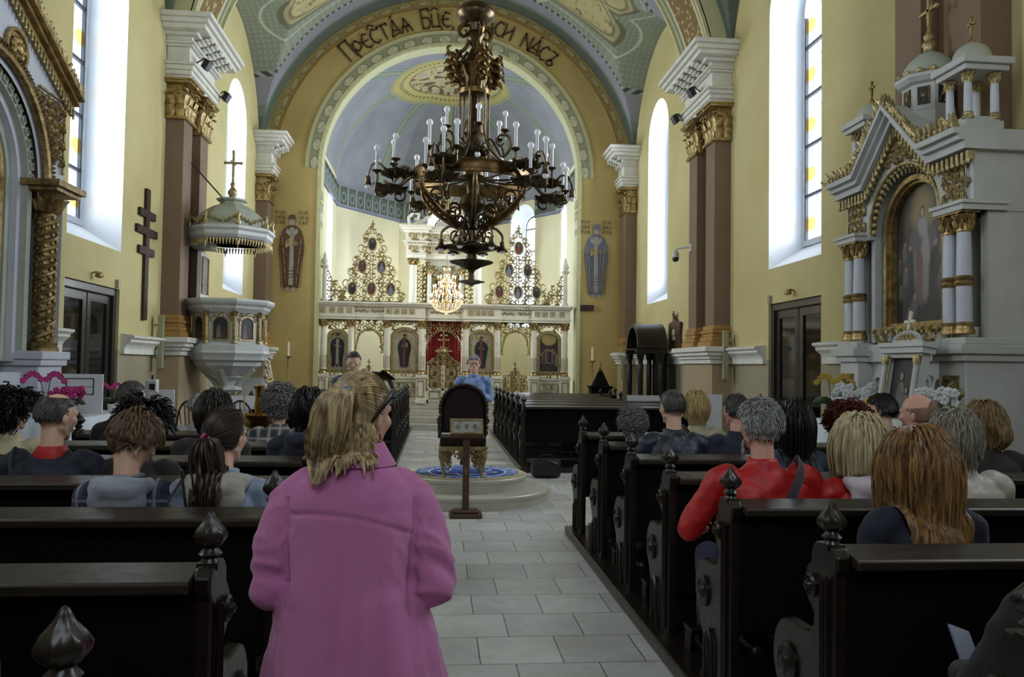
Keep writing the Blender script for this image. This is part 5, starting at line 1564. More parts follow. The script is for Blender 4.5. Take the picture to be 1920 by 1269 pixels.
def pulpit_canopy():
    root = thing('pulpit_canopy', 'octagonal grey and white sounding board with gilt garlands and cross above pulpit', 'canopy', (-3.66, 14.5, 3.7))
    b = MB(); oct_loft(b, [(.60,.02),(.68,.05),(.72,.10),(.72,.16),(.76,.20),(.76,.24),(.70,.27),(.66,.28)]); b.build('cornice', M_white, root, smooth=False)
    b = MB(); oct_loft(b, [(.60,.02),(.02,.06)]); b.build('soffit', M_greywhite, root, smooth=False)
    b = MB(); oct_loft(b, [(.66,.27),(.64,.34),(.58,.45),(.46,.57),(.32,.66),(.22,.70),(.20,.74),(.27,.77),(.27,.80),(.12,.83)]); b.build('dome', M_greywhite, root, smooth=False)
    g = MB()
    for i in range(8):
        a0 = pi/8+i*pi/4; a1 = a0+pi/4
        p0 = Vector((.70*cos(a0), .70*sin(a0), .30)); p1 = Vector((.70*cos(a1), .70*sin(a1), .30))
        for k in range(10):
            q = p0.lerp(p1, (k+.5)/10); g.tube([q+Vector((0,0,-.28)), q+Vector((0,0,-.35))], [.02,.012], 5); g.ball(q*0.98+Vector((0,0,-.36)), .015, 6, 4)
        for k in range(9):                                # garland
            q = p0.lerp(p1, k/8)*0.97; h = .03+.12*abs(k/8-.5)*2
            g.ball((q.x, q.y, .28+h), (.035,.035,.028), 6, 4)
            g.tube([(q.x, q.y, .29+h), (q.x*1.03, q.y*1.03, .32+h)], [.02,.005], 4)
        g.lathe([(.04,.26),(.05,.3),(.02,.36),(.035,.42),(.005,.5)], (p0.x, p0.y, 0), 8)
        g.tube([p0+Vector((0,0,-.32)), p0+Vector((0,0,-.44))], [.025,.004], 5)
    g.build('gilt_garland', M_palegold, root)
    c = MB(); c.lathe([(.07,.80),(.05,.84),(.08,.90),(.085,.94),(.05,.99),(.03,1.02),(.045,1.08),(.02,1.12),(.015,1.3)], n=12)
    c.box(-.018, .018, -.018, .018, 1.2, 1.64); c.box(-.018, .018, -.13, .13, 1.44, 1.475)
    c.box(-.13, .13, -.018, .018, 1.44, 1.475)
    for p in ((0,0,1.66),(.14,0,1.457),(-.14,0,1.457)): c.ball(p, .028, 8, 5)
    c.build('gilt_cross', M_palegold, root)
    MB().tube([(-.12,-.1,.78),(-.62,-.35,1.35)], .013, 6).build('stay_rod', M_iron, root)
    f = MB(); f.box(-.6, -.3, -.2, .2, -.1, .2); f.build('wall_bracket', M_greywhite, root, smooth=False)
pulpit_canopy()

# ---------------------------------------------------------------- right side altar
def right_altar():
    # local frame: x along the wall (toward the camera = +x), -y toward the nave, z up
    root = thing('side_altar', 'tall white gothic side altar with gables, columns and dark arched painting on right wall', 'altar', (4.5, 7.25, 0), rotz=-pi/2)
    W = 1.03
    mb = MB()
    mb.box(-W+.012, W-.012, 0.0, .59, 0, 1.75)
    for s in (-1, 1):
        x0, x1 = sorted((s*W, s*(W-.36)))
        mb.box(x0, x1, -.16, .6, 0, 1.72)
        mb.box(x0-.03, x1+.03, -.20, .6, 1.72, 1.78); mb.box(x0-.06, x1+.06, -.24, .6, 1.78, 1.86)
        mb.box(x0-.02, x1+.02, -.18, .6, 1.86, 1.92)
    mb.box(-W+.3, W-.3, -.06, .3, 1.72, 1.9)
    mb.build('base', M_white, root, smooth=False, bevel=.01)
    g = MB()
    for s in (-1, 1):
        c = s*(W-.18)
        g.ring2([(c-.1,.9),(c+.1,.9),(c+.1,1.6),(c-.1,1.6)], [(c-.07,.94),(c+.07,.94),(c+.07,1.56),(c-.07,1.56)], -.18, -.155)
        scrolls(g, lambda u, v: True, c-.05, c+.05, .96, 1.54, .075, .012, lambda u, v, l: (u, -.17, v), c)
    build_split(g, 'gilt_panel', M_oldgold, root, gap=.05)
    g = MB(); scrolls(g, lambda u, v: True, -.5, .62, 1.92, 2.08, .15, .014, lambda u, v, l: (u, -.06, v), 0)
    g.build('gilt_frieze', M_fret, root)
    # blind arcade in the base
    a = MB()
    for k in range(6):
        c = -.5+.2*k; a.ring2(arched(c-.1, c+.1, .95, 1.5, 8), arched(c-.07, c+.07, .95, 1.5, 8), -.04, .0)
    a.build('arcade', M_white, root, smooth=False)
    # columns in pairs, ringed with gold
    z0, z1 = 1.95, 2.98
    for s in (-1, 1):
        for d in (.10, .28):
            s_, g_ = MB(), MB(); column(s_, g_, 0, 0, 0, z1-z0, .062, 12)
            g_.lathe([(.062,.40),(.078,.42),(.078,.44),(.066,.45),(.08,.47),(.062,.49)], n=12)
            o = s_.build('column', M_whiteblue, root, loc=(s*(W-d), -.10, z0)); build_split(g_, 'column_gilding', M_gold, o, gap=.045)
    # body with arched opening
    zt = 3.66
    ap = .58; zs = 3.05
    inn = arc(0, zs, ap, pi, 0, 24)
    ou = [(-W, 1.92)]+[(-W, zs)]
    b = MB()
    def roofz(x):
        ax = abs(x)
        return 4.10-(4.10-3.58)*min(ax/.62, 1) if ax < .62 else 3.58-(ax-.62)*0.0
    # front wall: strips between arch and the roof line
    n = len(inn)
    vs = [(u, -.08, v) for u, v in inn]+[(u*1.0 if abs(u) < .99*ap else math.copysign(ap, u), -.08, roofz(u)-.10) for u, v in inn]
    b.add(vs, [(i, i+1, n+i+1, n+i) for i in range(n-1)])
    b.add([(u, -.08, v) for u, v in inn]+[(u, .2, v) for u, v in inn], [(i, i+1, n+i+1, n+i) for i in range(n-1)])
    for s in (-1, 1):
        x0, x1 = sorted((s*ap, s*W)); b.box(x0, x1, -.08, .55, 2.98, 3.52)
        xx0, xx1 = sorted((s*ap, s*(ap+.07))); b.box(xx0, xx1, -.02, .55, 1.92, 2.98)
        b.box(min(s*(W-.38), s*(W+.03)), max(s*(W-.38), s*(W+.03)), -.20, .2, 2.98, 3.03); b.box(min(s*(W-.40), s*(W+.05)), max(s*(W-.40), s*(W+.05)), -.22, .2, 3.03, 3.06)
        b.box(min(s*(W-.1), s*(W-.01)), max(s*(W-.1), s*(W-.01)), .05, .54, 1.92, 3.5)
    b.box(-ap, ap, .18, .5, 1.92, 3.7)
    b.build('arcaded_body', M_white, root, smooth=False)
    # roof moulding following gables
    line = [(-W-.06, 3.52), (-.62, 3.56), (0, 4.12), (.62, 3.56), (W+.06, 3.52)]
    line = [(-W-.06, 3.58), (-.56, 3.58), (0, 4.12), (.56, 3.58), (W+.06, 3.58)]
    m = MB()
    for lo, hi, d in ((-.10, -.03, .12), (-.03, .02, .17), (.02, .07, .22)):
        o = [(x, z+hi) for x, z in line]; i_ = [(x, z+lo) for x, z in line]
        m.ring2(o, i_, -.08-d, .55, closed=False)
    m.build('roof_moulding', M_white, root, smooth=False)
    dr = MB()
    def along(f, step, off):
        for i in range(len(line)-1):
            p, q = Vector(line[i]), Vector(line[i+1]); L = (q-p).length; k = int(L/step)
            for j in range(k): f(p.lerp(q, (j+.5)/k)+Vector((0, off)))
    along(lambda p: (dr.cbox((p.x, -.13, p.y-.03), (.035, .06, .07)), dr.ball((p.x, -.15, p.y-.075), (.02,.02,.03), 6, 4)), .065, -.12)
    dr.build('drip_ornament', M_palegold, root)
    cr = MB(); rnd = random.Random(8)
    def crest(p):
        for k in range(3):
            a = rnd.uniform(-.8, .8); cr.tube([(p.x, -.25, p.y), (p.x+.03*a, -.27, p.y+.06), (p.x+.08*a, -.3, p.y+.10+.03*rnd.random())], [.028,.024,.008], 5)
        cr.ball((p.x, -.27, p.y+.03), (.035,.03,.03), 6, 4)
    along(crest, .075, .07)
    cr.tube([(-W-.06, -.25, 3.66), (-W-.16, -.27, 3.68), (-W-.2, -.28, 3.72)], [.03,.02,.01], 5)
    cr.build('gilt_cresting', M_palegold, root)
    # gilt spandrels
    sp = MB()
    for s in (-1, 1):
        scrolls(sp, lambda u, v: (u*u+(v-zs)**2) > (ap+.10)**2 and abs(u) < W-.08, min(s*(ap+.02), s*(W-.06)), max(s*(ap+.02), s*(W-.06)), 3.1, 3.44, .09, .013, lambda u, v, l: (u, -.10, v), s*.8)
        sp.tube([(s*(W-.07), -.1, 3.42), (s*(W-.07), -.1, 3.08), (s*(ap+.06), -.1, 3.42)], .012, 5, closed=True)
    build_split(sp, 'gilt_spandrel', M_fret, root, gap=.05)
    sp = MB(); scrolls(sp, lambda u, v: v < 3.96-abs(u)*1.0 and (u*u+(v-zs)**2) > (ap+.06)**2, -.3, .3, 3.66, 3.92, .085, .013, lambda u, v, l: (u, -.1, v), 0)
    sp.tube([(-.26, -.1, 3.68), (0, -.1, 3.94), (.26, -.1, 3.68)], .012, 5)
    sp.build('gable_ornament', M_fret, root)
    # arch moulding with cusps
    am = MB()
    for k in range(25):
        t = pi*k/24; am.ball(((ap-.03)*cos(t), -.05, zs+(ap-.03)*sin(t)), (.03,.03,.03), 6, 4)
        am.tube([((ap-.02)*cos(t), -.05, zs+(ap-.02)*sin(t)), ((ap-.10)*cos(t), -.04, zs+(ap-.10)*sin(t))], [.022,.006], 4)
    am.tube([((ap-.01)*cos(pi*k/24), -.08, zs+(ap-.01)*sin(pi*k/24)) for k in range(25)], .018, 6)
    am.build('arch_cusps', M_fret, root)
    # painting in its gilt frame
    hw = .50
    o = arched(-hw, hw, 2.02, 3.02, 20); i_ = arched(-hw+.05, hw-.05, 2.08, 3.02, 20)
    f = MB(); f.ring2(o, i_, .02, .14); i2 = arched(-hw+.075, hw-.075, 2.105, 3.02, 20); f.ring2(i_, i2, .06, .14)
    fo = f.build('picture_frame', M_gold, root, smooth=False)
    p = MB(); p.add([(u, .125, v) for u, v in i_], [tuple(range(len(i_)))])
    W_, G_, R_, D_, K_ = rgb(150,148,146), rgb(92,90,92), rgb(104,72,68), rgb(60,58,60), rgb(34,33,36)
    bl = [(0, 3.12, .30, .34, rgb(92,80,58), .8, .8), (0, 3.17, .16, .20, rgb(150,128,80), .8, .9), (-.33, 2.62, .13, .34, D_, .6, .8), (.33, 2.62, .13, .36, D_, .6, .8), (0, 2.24, .42, .16, K_, .6, .6),
          (-.02, 2.72, .13, .42, rgb(118,116,118), .35, .9), (-.13, 2.9, .08, .12, G_, .4, .9), (.14, 2.9, .08, .12, G_, .4, .9), (-.02, 2.70, .09, .22, R_, .5, .85), (.05, 2.78, .06, .2, W_, .4, .8), (-.05, 2.42, .09, .15, R_, .5, .8), (.05, 2.5, .06, .2, rgb(128,124,122), .5, .7),
          (0, 3.02, .07, .10, W_, .4, .9), (0, 3.165, .045, .06, rgb(60,44,34), .3, .9), (0, 3.155, .030, .045, rgb(176,146,118), .3, 1),
          (-.2, 2.84, .025, .03, rgb(150,124,104), .3, .9), (.2, 2.84, .025, .03, rgb(150,124,104), .3, .9)]
    for (u, v, q) in ((-.30,2.80,1),(-.38,2.66,.8),(-.28,2.56,.9),(.28,2.80,1),(.37,2.68,.9),(.27,2.5,1),(-.14,2.26,1.1),(-.22,2.16,.9),(.30,2.34,.8),(-.36,2.4,.8)):
        bl += [(u, v, .045*q, .09*q, rgb(96,94,98), .6, .75), (u+.01, v+.09*q, .022*q, .028*q, rgb(138,116,98), .4, .85)]
    p.build('altar_painting', soft_painting('dark_altar_oil_painting', rgb(26,26,29), bl, 6), fo, smooth=False)
    # lantern turret with cross and two open cupolas
    t = MB(); oct_loft2(t, (0, .2), [(.26,3.75),(.26,4.10),(.24,4.12),(.24,4.36),(.28,4.38),(.31,4.42),(.31,4.45),(.2,4.46)])
    tu = t.build('lantern_turret', M_white, root, smooth=False)
    gr = MB()
    for i in range(8):
        a = i*pi/4; gr.M = Matrix.Translation((0, .2, 0))@Matrix.Rotation(a, 4, 'Z')@Matrix.Translation((.24*cos(pi/8)+.004, 0, 0))@Matrix.Rotation(pi/2, 4, 'Z')
        gr.box(-.055, .055, -.004, .002, 4.16, 4.33)
    gr.M = None
    gr.build('lantern_grille', M_black, tu, smooth=False)
    gd = MB()
    for i in range(8):
        a = i*pi/4; gd.M = Matrix.Translation((0, .2, 0))@Matrix.Rotation(a, 4, 'Z')@Matrix.Translation((.24*cos(pi/8)+.012, 0, 0))@Matrix.Rotation(pi/2, 4, 'Z')
        for k in range(3): gd.tube([(-.05+.05*k, 0, 4.17), (.0+.02*k, 0, 4.32)], .005, 4)
        gd.ball((0, 0, 4.245), (.02,.006,.02), 6, 4)
    gd.M = None; gd.build('lantern_tracery', M_oldgold, tu)
    d = MB(); d.lathe([(.25,4.45),(.25,4.49),(.225,4.56),(.18,4.63),(.11,4.69),(.05,4.72),(.03,4.73)], (0, .2, 0), 16); d.build('dome', M_greywhite, root)
    d = MB()
    d.tube([(.265*cos(2*pi*k/24), .2+.265*sin(2*pi*k/24), 4.47) for k in range(24)], .012, 5, closed=True)
    for k in range(14): a_ = 2*pi*k/14; d.ball((.27*cos(a_), .2+.27*sin(a_), 4.48), (.03,.03,.03), 6, 4)
    d.build('dome_beading', M_palegold, root); d = MB()
    d.lathe([(.06,4.72),(.05,4.76),(.07,4.80),(.04,4.84),(.055,4.88),(.02,4.93),(.018,5.0)], (0, .2, 0), 10)
    d.box(-.016, .016, .185, .215, 4.98, 5.28); d.box(-.11, .11, .185, .215, 5.12, 5.15)
    for q in ((0,5.29),(-.12,5.135),(.12,5.135)): d.ball((q[0], .2, q[1]), .028, 8, 5)
    for k in range(8): a_ = 2*pi*k/8; d.tube([(.03*cos(a_), .2, 5.135+.03*sin(a_)), (.085*cos(a_), .2, 5.135+.085*sin(a_))], [.01,.003], 4)
    d.build('gilt_cross', M_palegold, root)
    for s, zz in ((-1, 3.66), (1, 3.66)):
        c = MB(); c.box(s*.80-.17, s*.80+.17, -.1, .24, zz, zz+.10); c.box(s*.80-.15, s*.80+.15, -.08, .22, zz+.1, zz+.14)
        c.box(s*.80-.20, s*.80+.20, -.13, .27, zz+.52, zz+.57); c.box(s*.80-.23, s*.80+.23, -.16, .30, zz+.57, zz+.63)
        co = build_split(c, 'cupola', M_white, root, smooth=False, bevel=.006)[0]
        k_, g_ = MB(), MB()
        for dx, dy in ((-.12,-.05),(.12,-.05),(-.12,.19),(.12,.19)): column(k_, g_, s*.80+dx, dy, zz+.12, zz+.53, .036, 10)
        build_split(k_, 'cupola_column', M_whiteblue, co); build_split(g_, 'cupola_capital', M_palegold, co, gap=.03)
        c = MB(); c.lathe([(.16,zz+.63),(.16,zz+.65),(.15,zz+.71),(.12,zz+.77),(.06,zz+.81),(.01,zz+.82)], (s*.80, .07, 0), 16); c.build('cupola_dome', M_greywhite, co)
        c = MB(); c.lathe([(.03,zz+.81),(.03,zz+.84),(.01,zz+.87),(.01,zz+.92)], (s*.80, .07, 0), 8); c.box(s*.8-.01, s*.8+.01, .06, .08, zz+.9, zz+1.06); c.box(s*.8-.05, s*.8+.05, .06, .08, zz+.98, zz+1.0); c.build('cupola_cross', M_gold, co)
def oct_loft2(mb, c, prof): mb.loft([octagon(r, z, c) for r, z in prof])
M_whiteblue = mat('cool_white_paint', rgb(196,200,210), .4, var=.1, scale=5)
right_altar()

# ---------------------------------------------------------------- left side altar (its far half is in view)
def left_altar():
    # local: x along wall away from the camera, -y toward the nave
    root = thing('side_altar', 'white and gilt side altar with twisted gold column and round arch on left wall', 'altar', (-3.9, 7.1, 0), rotz=pi/2)
    W = 1.45
    b = MB(); b.box(-W, W, 0, .66, 0, 1.5)
    for s in (-1, 1):
        x0, x1 = sorted((s*.88, s*1.34)); b.box(x0, x1, -.14, .6, 1.2, 1.56); b.box(x0-.04, x1+.04, -.18, .6, 1.56, 1.62); b.box(x0-.06, x1+.06, -.20, .6, 1.62, 1.70)
    b.build('base', M_whiteblue, root, smooth=False, bevel=.01)
    b = MB()
    A, zs = .93, 3.30
    inn = arc(0, zs, A, pi, 0, 28); n = len(inn)
    def rz(x): return 5.06-abs(x)*.53
    b.add([(u, -.05, v) for u, v in inn]+[(u, -.05, rz(u)-.06) for u, v in inn], [(i, i+1, n+i+1, n+i) for i in range(n-1)])
    for s in (-1, 1):
        b.add([(s*A, -.05, zs-.1), (s*W, -.05, zs-.1), (s*W, -.05, rz(W)-.06), (s*A, -.05, rz(A)-.06)], [(0,1,2,3)])
        b.add([(s*W, -.05, 1.5), (s*W, .66, 1.5), (s*W, .66, rz(W)-.06), (s*W, -.05, rz(W)-.06)], [(0,1,2,3)])
        x0, x1 = sorted((s*1.24, s*W)); b.box(x0, x1, 0, .6, 1.5, 3.3)
    b.build('gabled_body', M_whiteblue, root, smooth=False)
    # stepped reveal arch
    for k, (r, y) in enumerate(((.93, 0.0), (.86, .06), (.78, .12), (.70, .18))):
        rr = MB(); o = [(-r, 1.6)]+arc(0, zs, r, pi, 0, 28)+[(r, 1.6)]; r2 = r-.08; i_ = [(-r2, 1.6)]+arc(0, zs, r2, pi, 0, 28)+[(r2, 1.6)]
        rr.ring2(o, i_, y, .4, closed=False); rr.build('stepped_arch', (M_greywhite, M_whiteblue)[k % 2], root, smooth=False)
    k_ = MB()
    for i in range(26):                                   # fret pattern on the reveal
        t = .06+(pi-.12)*i/25; k_.M = Matrix.Translation((.90*cos(t), -.01, zs+.90*sin(t)))@Matrix.Rotation(-t, 4, 'Y')
        k_.ring2([(-.03,-.035),(.03,-.035),(.03,.035),(-.03,.035)], [(-.02,-.025),(.02,-.025),(.02,.025),(-.02,.025)], -.01, .01)
    k_.M = None; k_.build('fret_pattern', M_greywhite, root, smooth=False)
    g = MB()
    pts = [(1.02*cos(t), zs+1.02*sin(t)) for t in [pi*i/40 for i in range(41)]]
    g.tube([(u, -.09, v) for u, v in pts], .045, 8)
    for i in range(80):                                   # leafy roll
        t = pi*i/79; g.tube([(1.0*cos(t), -.11, zs+1.0*sin(t)), (1.05*cos(t+.02), -.15, zs+1.05*sin(t+.02)), (1.08*cos(t+.04), -.10, zs+1.08*sin(t+.04))], [.012,.014,.008], 4)
    g.build('gilt_arch_roll', M_oldgold, root)
    for s in (-1, 1):
        c = MB(); x, y = s*1.11, -.06                      # twisted column wrapped in leaves
        c.lathe([(.14,1.70),(.14,1.73),(.12,1.75),(.13,1.78),(.10,1.80)], (x, y, 0), 16)
        c.lathe([(.085,1.80),(.085,3.05)], (x, y, 0), 14)
        for st in range(3):
            pts = []; 
            for i in range(90):
                t = i/89; a = t*2*pi*5.0+st*2*pi/3; pts.append((x+.088*cos(a), y+.088*sin(a), 1.80+1.24*t))
            c.tube(pts, .022, 5)
            for i in range(0, 88, 2):
                t = (i+.5)/89; a = t*2*pi*5.0+st*2*pi/3+.9; p = (x+.09*cos(a), y+.09*sin(a), 1.80+1.24*t)
                c.ball(p, (.02, .02, .026), 5, 3)
        c.build('twisted_column', M_oldgold, root)
        c = MB(); c.lathe([(.09,3.04),(.12,3.06),(.10,3.09),(.12,3.16),(.17,3.24)], (x, y, 0), 14)
        for k in range(10):
            a = 2*pi*k/10; c.tube([(x+.10*cos(a), y+.10*sin(a), 3.08), (x+.14*cos(a), y+.14*sin(a), 3.16), (x+.19*cos(a), y+.19*sin(a), 3.19)], [.03,.03,.008], 5)
        c.build('column_capital', M_oldgold, root)
        c = MB(); x0, x1 = sorted((s*.86, s*1.36)); c.box(x0, x1, -.26, .3, 3.24, 3.28); c.box(x0-.04, x1+.04, -.30, .3, 3.28, 3.34)
        c.build('impost', M_oldgold, root, smooth=False)
    # gable moulding, drips, medallion, spandrel
    line = [(-W-.08, rz(W+.08)), (0, 5.06), (W+.08, rz(W+.08))]
    m = MB()
    for lo, hi, d in ((-.06, 0, .05), (0, .05, .10), (.05, .09, .15)): m.ring2([(x, z+hi) for x, z in line], [(x, z+lo) for x, z in line], -.05-d, .5, closed=False)
    m.build('gable_moulding', M_gold, root, smooth=False)
    d_ = MB(); 
    for i in range(2):
        p, q = Vector(line[i]), Vector(line[i+1])
        for j in range(26):
            u = p.lerp(q, (j+.5)/26); d_.cbox((u.x, -.09, u.y-.10), (.028, .04, .05)); d_.ball((u.x, -.1, u.y-.14), (.014,.014,.02), 5, 3)
    d_.ring2([(x, z-.07) for x, z in line], [(x, z-.10) for x, z in line], -.09, -.05, closed=False)
    d_.build('drip_ornament', M_fret, root)
    cr = MB(); rnd = random.Random(2)
    for i in range(2):
        p, q = Vector(line[i]), Vector(line[i+1])
        for j in range(24):
            u = p.lerp(q, (j+.5)/24)
            for k in range(3): a = rnd.uniform(-1, 1); cr.tube([(u.x, -.17, u.y+.08), (u.x+.03*a, -.19, u.y+.13), (u.x+.06*a, -.2, u.y+.16)], [.025,.02,.006], 4)
    cr.build('gilt_cresting', M_fret, root)
    me = MB(); me.lathe([(.19,-.04),(.19,-.09),(.16,-.09),(.15,-.06)], (.42, 0, 4.42), 20, 'y')
    for k in range(9): t = 2*pi*k/9; me.ball((.42+.08*cos(t), -.08, 4.42+.08*sin(t)), (.035,.03,.035), 6, 4)
    me.ball((.42, -.09, 4.42), (.06,.04,.06), 8, 5); me.build('gilt_rosette', M_gold, root)
    sp = MB()
    for s in (-1, 1):
        scrolls(sp, lambda u, v: u*u+(v-zs)**2 > 1.16**2 and abs(u) < 1.36, min(s*.8, s*1.34), max(s*.8, s*1.34), 3.6, 4.2, .1, .014, lambda u, v, l: (u, -.07, v), s*1.1)
        sp.tube([(s*1.38, -.07, 3.5), (s*1.38, -.07, 4.24), (s*.86, -.07, 4.24)], .014, 5)
    build_split(sp, 'gilt_spandrel', M_oldgold, root, gap=.06)
    f = MB(); o = [(-.62,1.6)]+arc(0, zs, .62, pi, 0, 24)+[(.62,1.6)]
    for k, (r0, r1, y) in enumerate(((.62,.56,.10),(.56,.50,.15),(.50,.44,.12))):
        f.ring2([(-r0,1.6)]+arc(0, zs, r0, pi, 0, 24)+[(r0,1.6)], [(-r1,1.6)]+arc(0, zs, r1, pi, 0, 24)+[(r1,1.6)], y, .35, closed=False)
    f.build('picture_frame', M_gold, root, smooth=False)
    p = MB(); p.add([(u, .3, v) for u, v in [(-.5,1.6)]+arc(0, zs, .5, pi, 0, 24)+[(.5,1.6)]], [tuple(range(27))]); p.build('altar_painting', M_pt_dark, root, smooth=False)
left_altar()
# ---------------------------------------------------------------- pews
def pew_end_outline():
    """(y, z): back post at y=0, altar side is +y"""
    p = [(-.03,0),(-.03,.90),(-.05,.93),(-.055,.97),(-.03,1.0),(.10,1.0),(.13,.97),(.135,.93)]
    for i in range(9):                                    # small upper lobe
        t = radians(70-140*i/8); p.append((.11+.075*cos(t), .84+.085*sin(t)))
    p += [(.115,.74),(.12,.70),(.15,.67),(.20,.66)]
    for i in range(9):                                    # arm lobe
        t = radians(95-150*i/8); p.append((.31+.15*cos(t), .50+.16*sin(t)))
    p += [(.385,.33),(.34,.28),(.325,.20),(.35,.12),(.40,.05),(.43,0)]
    return p
def finial_mb():
    m = MB()
    m.lathe([(.038,.02),(.030,.035),(.045,.05),(.030,.065),(.026,.075)], n=14)
    m.box(-.040, .040, -.040, .040, 0, .022)
    prof = [(.026,.07),(.044,.083),(.056,.10),(.058,.115),(.048,.135),(.033,.152),(.02,.168),(.016,.178),(.010,.19),(.003,.195)]
    rings = []
    n = 24
    for i, (r, z) in enumerate(prof):                     # spiral gadroons
        rings.append([(r*(1+.13*cos(6*(2*pi*j/n)+z*30))*cos(2*pi*j/n), r*(1+.13*cos(6*(2*pi*j/n)+z*30))*sin(2*pi*j/n), z) for j in range(n)])
    m.loft(rings)
    m.v = [(x*.78, y*.78, z*.86) for x, y, z in m.v]
    return m
def pew_proto(L, side, far_finial=True, label=None):
    """side=+1: pew runs toward +x from the aisle end at x=0; side=-1: toward -x"""
    root = thing('church_pew', label, 'pew', (0, 0, .08))
    out = pew_end_outline()
    s = side
    for (x0, first) in ((0, True), (s*L, False)):
        xs = sorted((x0, x0+ (s*.05 if first else -s*.05)))
        ep = MB(); ep.prism(out, xs[0], xs[1], 'x')
        e = ep.build('end_panel', M_pew, root, smooth=False, bevel=.008, loc=(0, 0, 0))
        if first or far_finial:
            f = finial_mb().build('finial', M_pew, e, loc=(x0+s*.025 if first else x0-s*.025, .03, .985))
        if first:
            r = MB(); xf = -s*.0
            for (y, z, rr) in ((.115, .84, .042), (.31, .50, .075)):
                d = -s
                r.lathe([(rr, 0), (rr, d*.012), (rr*.8, d*.02), (rr*.72, d*.012), (rr*.5, d*.014), (rr*.35, d*.03), (.003, d*.036)], (0, y, z), 18, 'x')
            # raised mouldings on the face
            x1 = -s*.012
            r.tube([(x1, .03, .10), (x1, .03, .88)], .010, 4); r.tube([(x1, .0, .10), (x1, .0, .90)], .007, 4)
            r.tube([(x1, .17, .06), (x1, .17, .28), (x1, .22, .34), (x1, .28, .28), (x1, .28, .06)], .010, 4)
            r.build('carved_rosette', M_pew, e)
    x0, x1 = sorted((s*.05, s*(L-.05)))
    MB().box(x0, x1, -.015, .015, .40, .97).build('backrest', M_pewback, root, smooth=False)
    m = MB(); m.loft([[(x, -.10, .940), (x, -.10, .968), (x, -.09, .975), (x, .05, .998), (x, .065, .985), (x, .06, .965), (x, -.02, .955), (x, -.09, .940)] for x in (x0, x1)])
    m.build('top_ledge', M_pewtop, root, smooth=False, bevel=.004)
    m = MB(); m.box(x0, x1, .015, .44, .40, .435); m.build('seat', M_pew, root, smooth=False, bevel=.006)
    m = MB()
    for x in (x0+.35*(x1-x0), x0+.68*(x1-x0)): m.box(x-.02, x+.02, .02, .40, 0, .40)
    build_split(m, 'seat_support', M_pewback, root, smooth=False)
    m = MB(); m.box(x0, x1, -.30, -.16, .16, .19); m.box(x0, x0+.03, -.28, -.18, 0, .16); m.box(x1-.03, x1, -.28, -.18, 0, .16); m.box((x0+x1)/2-.015, (x0+x1)/2+.015, -.28, -.18, 0, .16)
    m.build('kneeler', M_pew, root, smooth=False, bevel=.006)
    return root
ordn = ['front', 'second', 'third', 'fourth', 'fifth', 'sixth', 'seventh', 'eighth', 'ninth']
# near right block: seven rows
R_ROWS = [7.43, 6.49, 5.55, 4.61, 3.64, 2.68, 1.73]
protoR = None
for i, y in enumerate(R_ROWS):
    L = 2.2 if y > 5.3 else (2.5 if y > 4 else 2.85)
    r = pew_proto(L, 1)
    r.location = (1.35, y-.03, .02)
    tag(r, 'dark wooden pew, %s row from the front in the near right block' % ordn[i], group='pews of the near right block')
L_ROWS = [7.24, 6.29, 5.34, 4.39, 3.44, 2.49, 1.54]
for i, y in enumerate(L_ROWS):
    L = 2.9 if y < 7 else 2.45
    r = pew_proto(L, -1)
    r.location = (-.64, y-.03, .02)
    tag(r, 'dark wooden pew, %s row from the front in the near left block' % ordn[i], group='pews of the near left block')
# front blocks
pr = pew_proto(2.85, 1); n = 7
for i in range(n):
    r = pr if i == 0 else (pew_proto(2.3, 1) if i in (1, 2, 3) else dup(pr))
    r.location = (1.36, 18.5-i*(18.5-12.62)/(n-1), .02)
    tag(r, 'dark wooden pew, %s row in the far right block before the altar' % ordn[i], group='pews of the far right block')
pl = pew_proto(3.05, -1); n = 8
for i in range(n):
    r = pl if i == 0 else (pew_proto(2.3, -1) if 3 <= i <= 7 else dup(pl))
    r.location = (-.66, 19.3-i*(19.3-13.1)/(n-1), .02)
    tag(r, 'dark wooden pew, %s row in the far left block before the altar' % ordn[i], group='pews of the far left block')
# solid back panel of the rearmost far pews (faces the camera): sunk panels
for o, x0, x1 in ((bpy.data.objects['church_pew'], 0, 0),): pass

# ---------------------------------------------------------------- platform, rug, throne, lectern
PC = (0.40, 9.92)
def ellp(rx, ry, n=64, c=PC): return [(c[0]+rx*cos(2*pi*i/n), c[1]+ry*sin(2*pi*i/n)) for i in range(n)]
t = thing('round_dais', 'two-step round pale stone platform in the middle of the aisle', 'platform', (0.40, 9.92, 0))
def disc(r, z0, z1, dx=0.0, dy=0.0):
    m = MB(); m.lathe([(r-.01, z0), (r-.01, z1-.05), (r, z1-.045), (r, z1-.012), (r-.012, z1)], (dx, dy, 0), 72); return m
disc(1.08, 0.0, .145, -.04, .10).build('lower_step', M_marble, t); disc(.74, .145, .30, .0, .05).build('upper_step', M_marble, t)
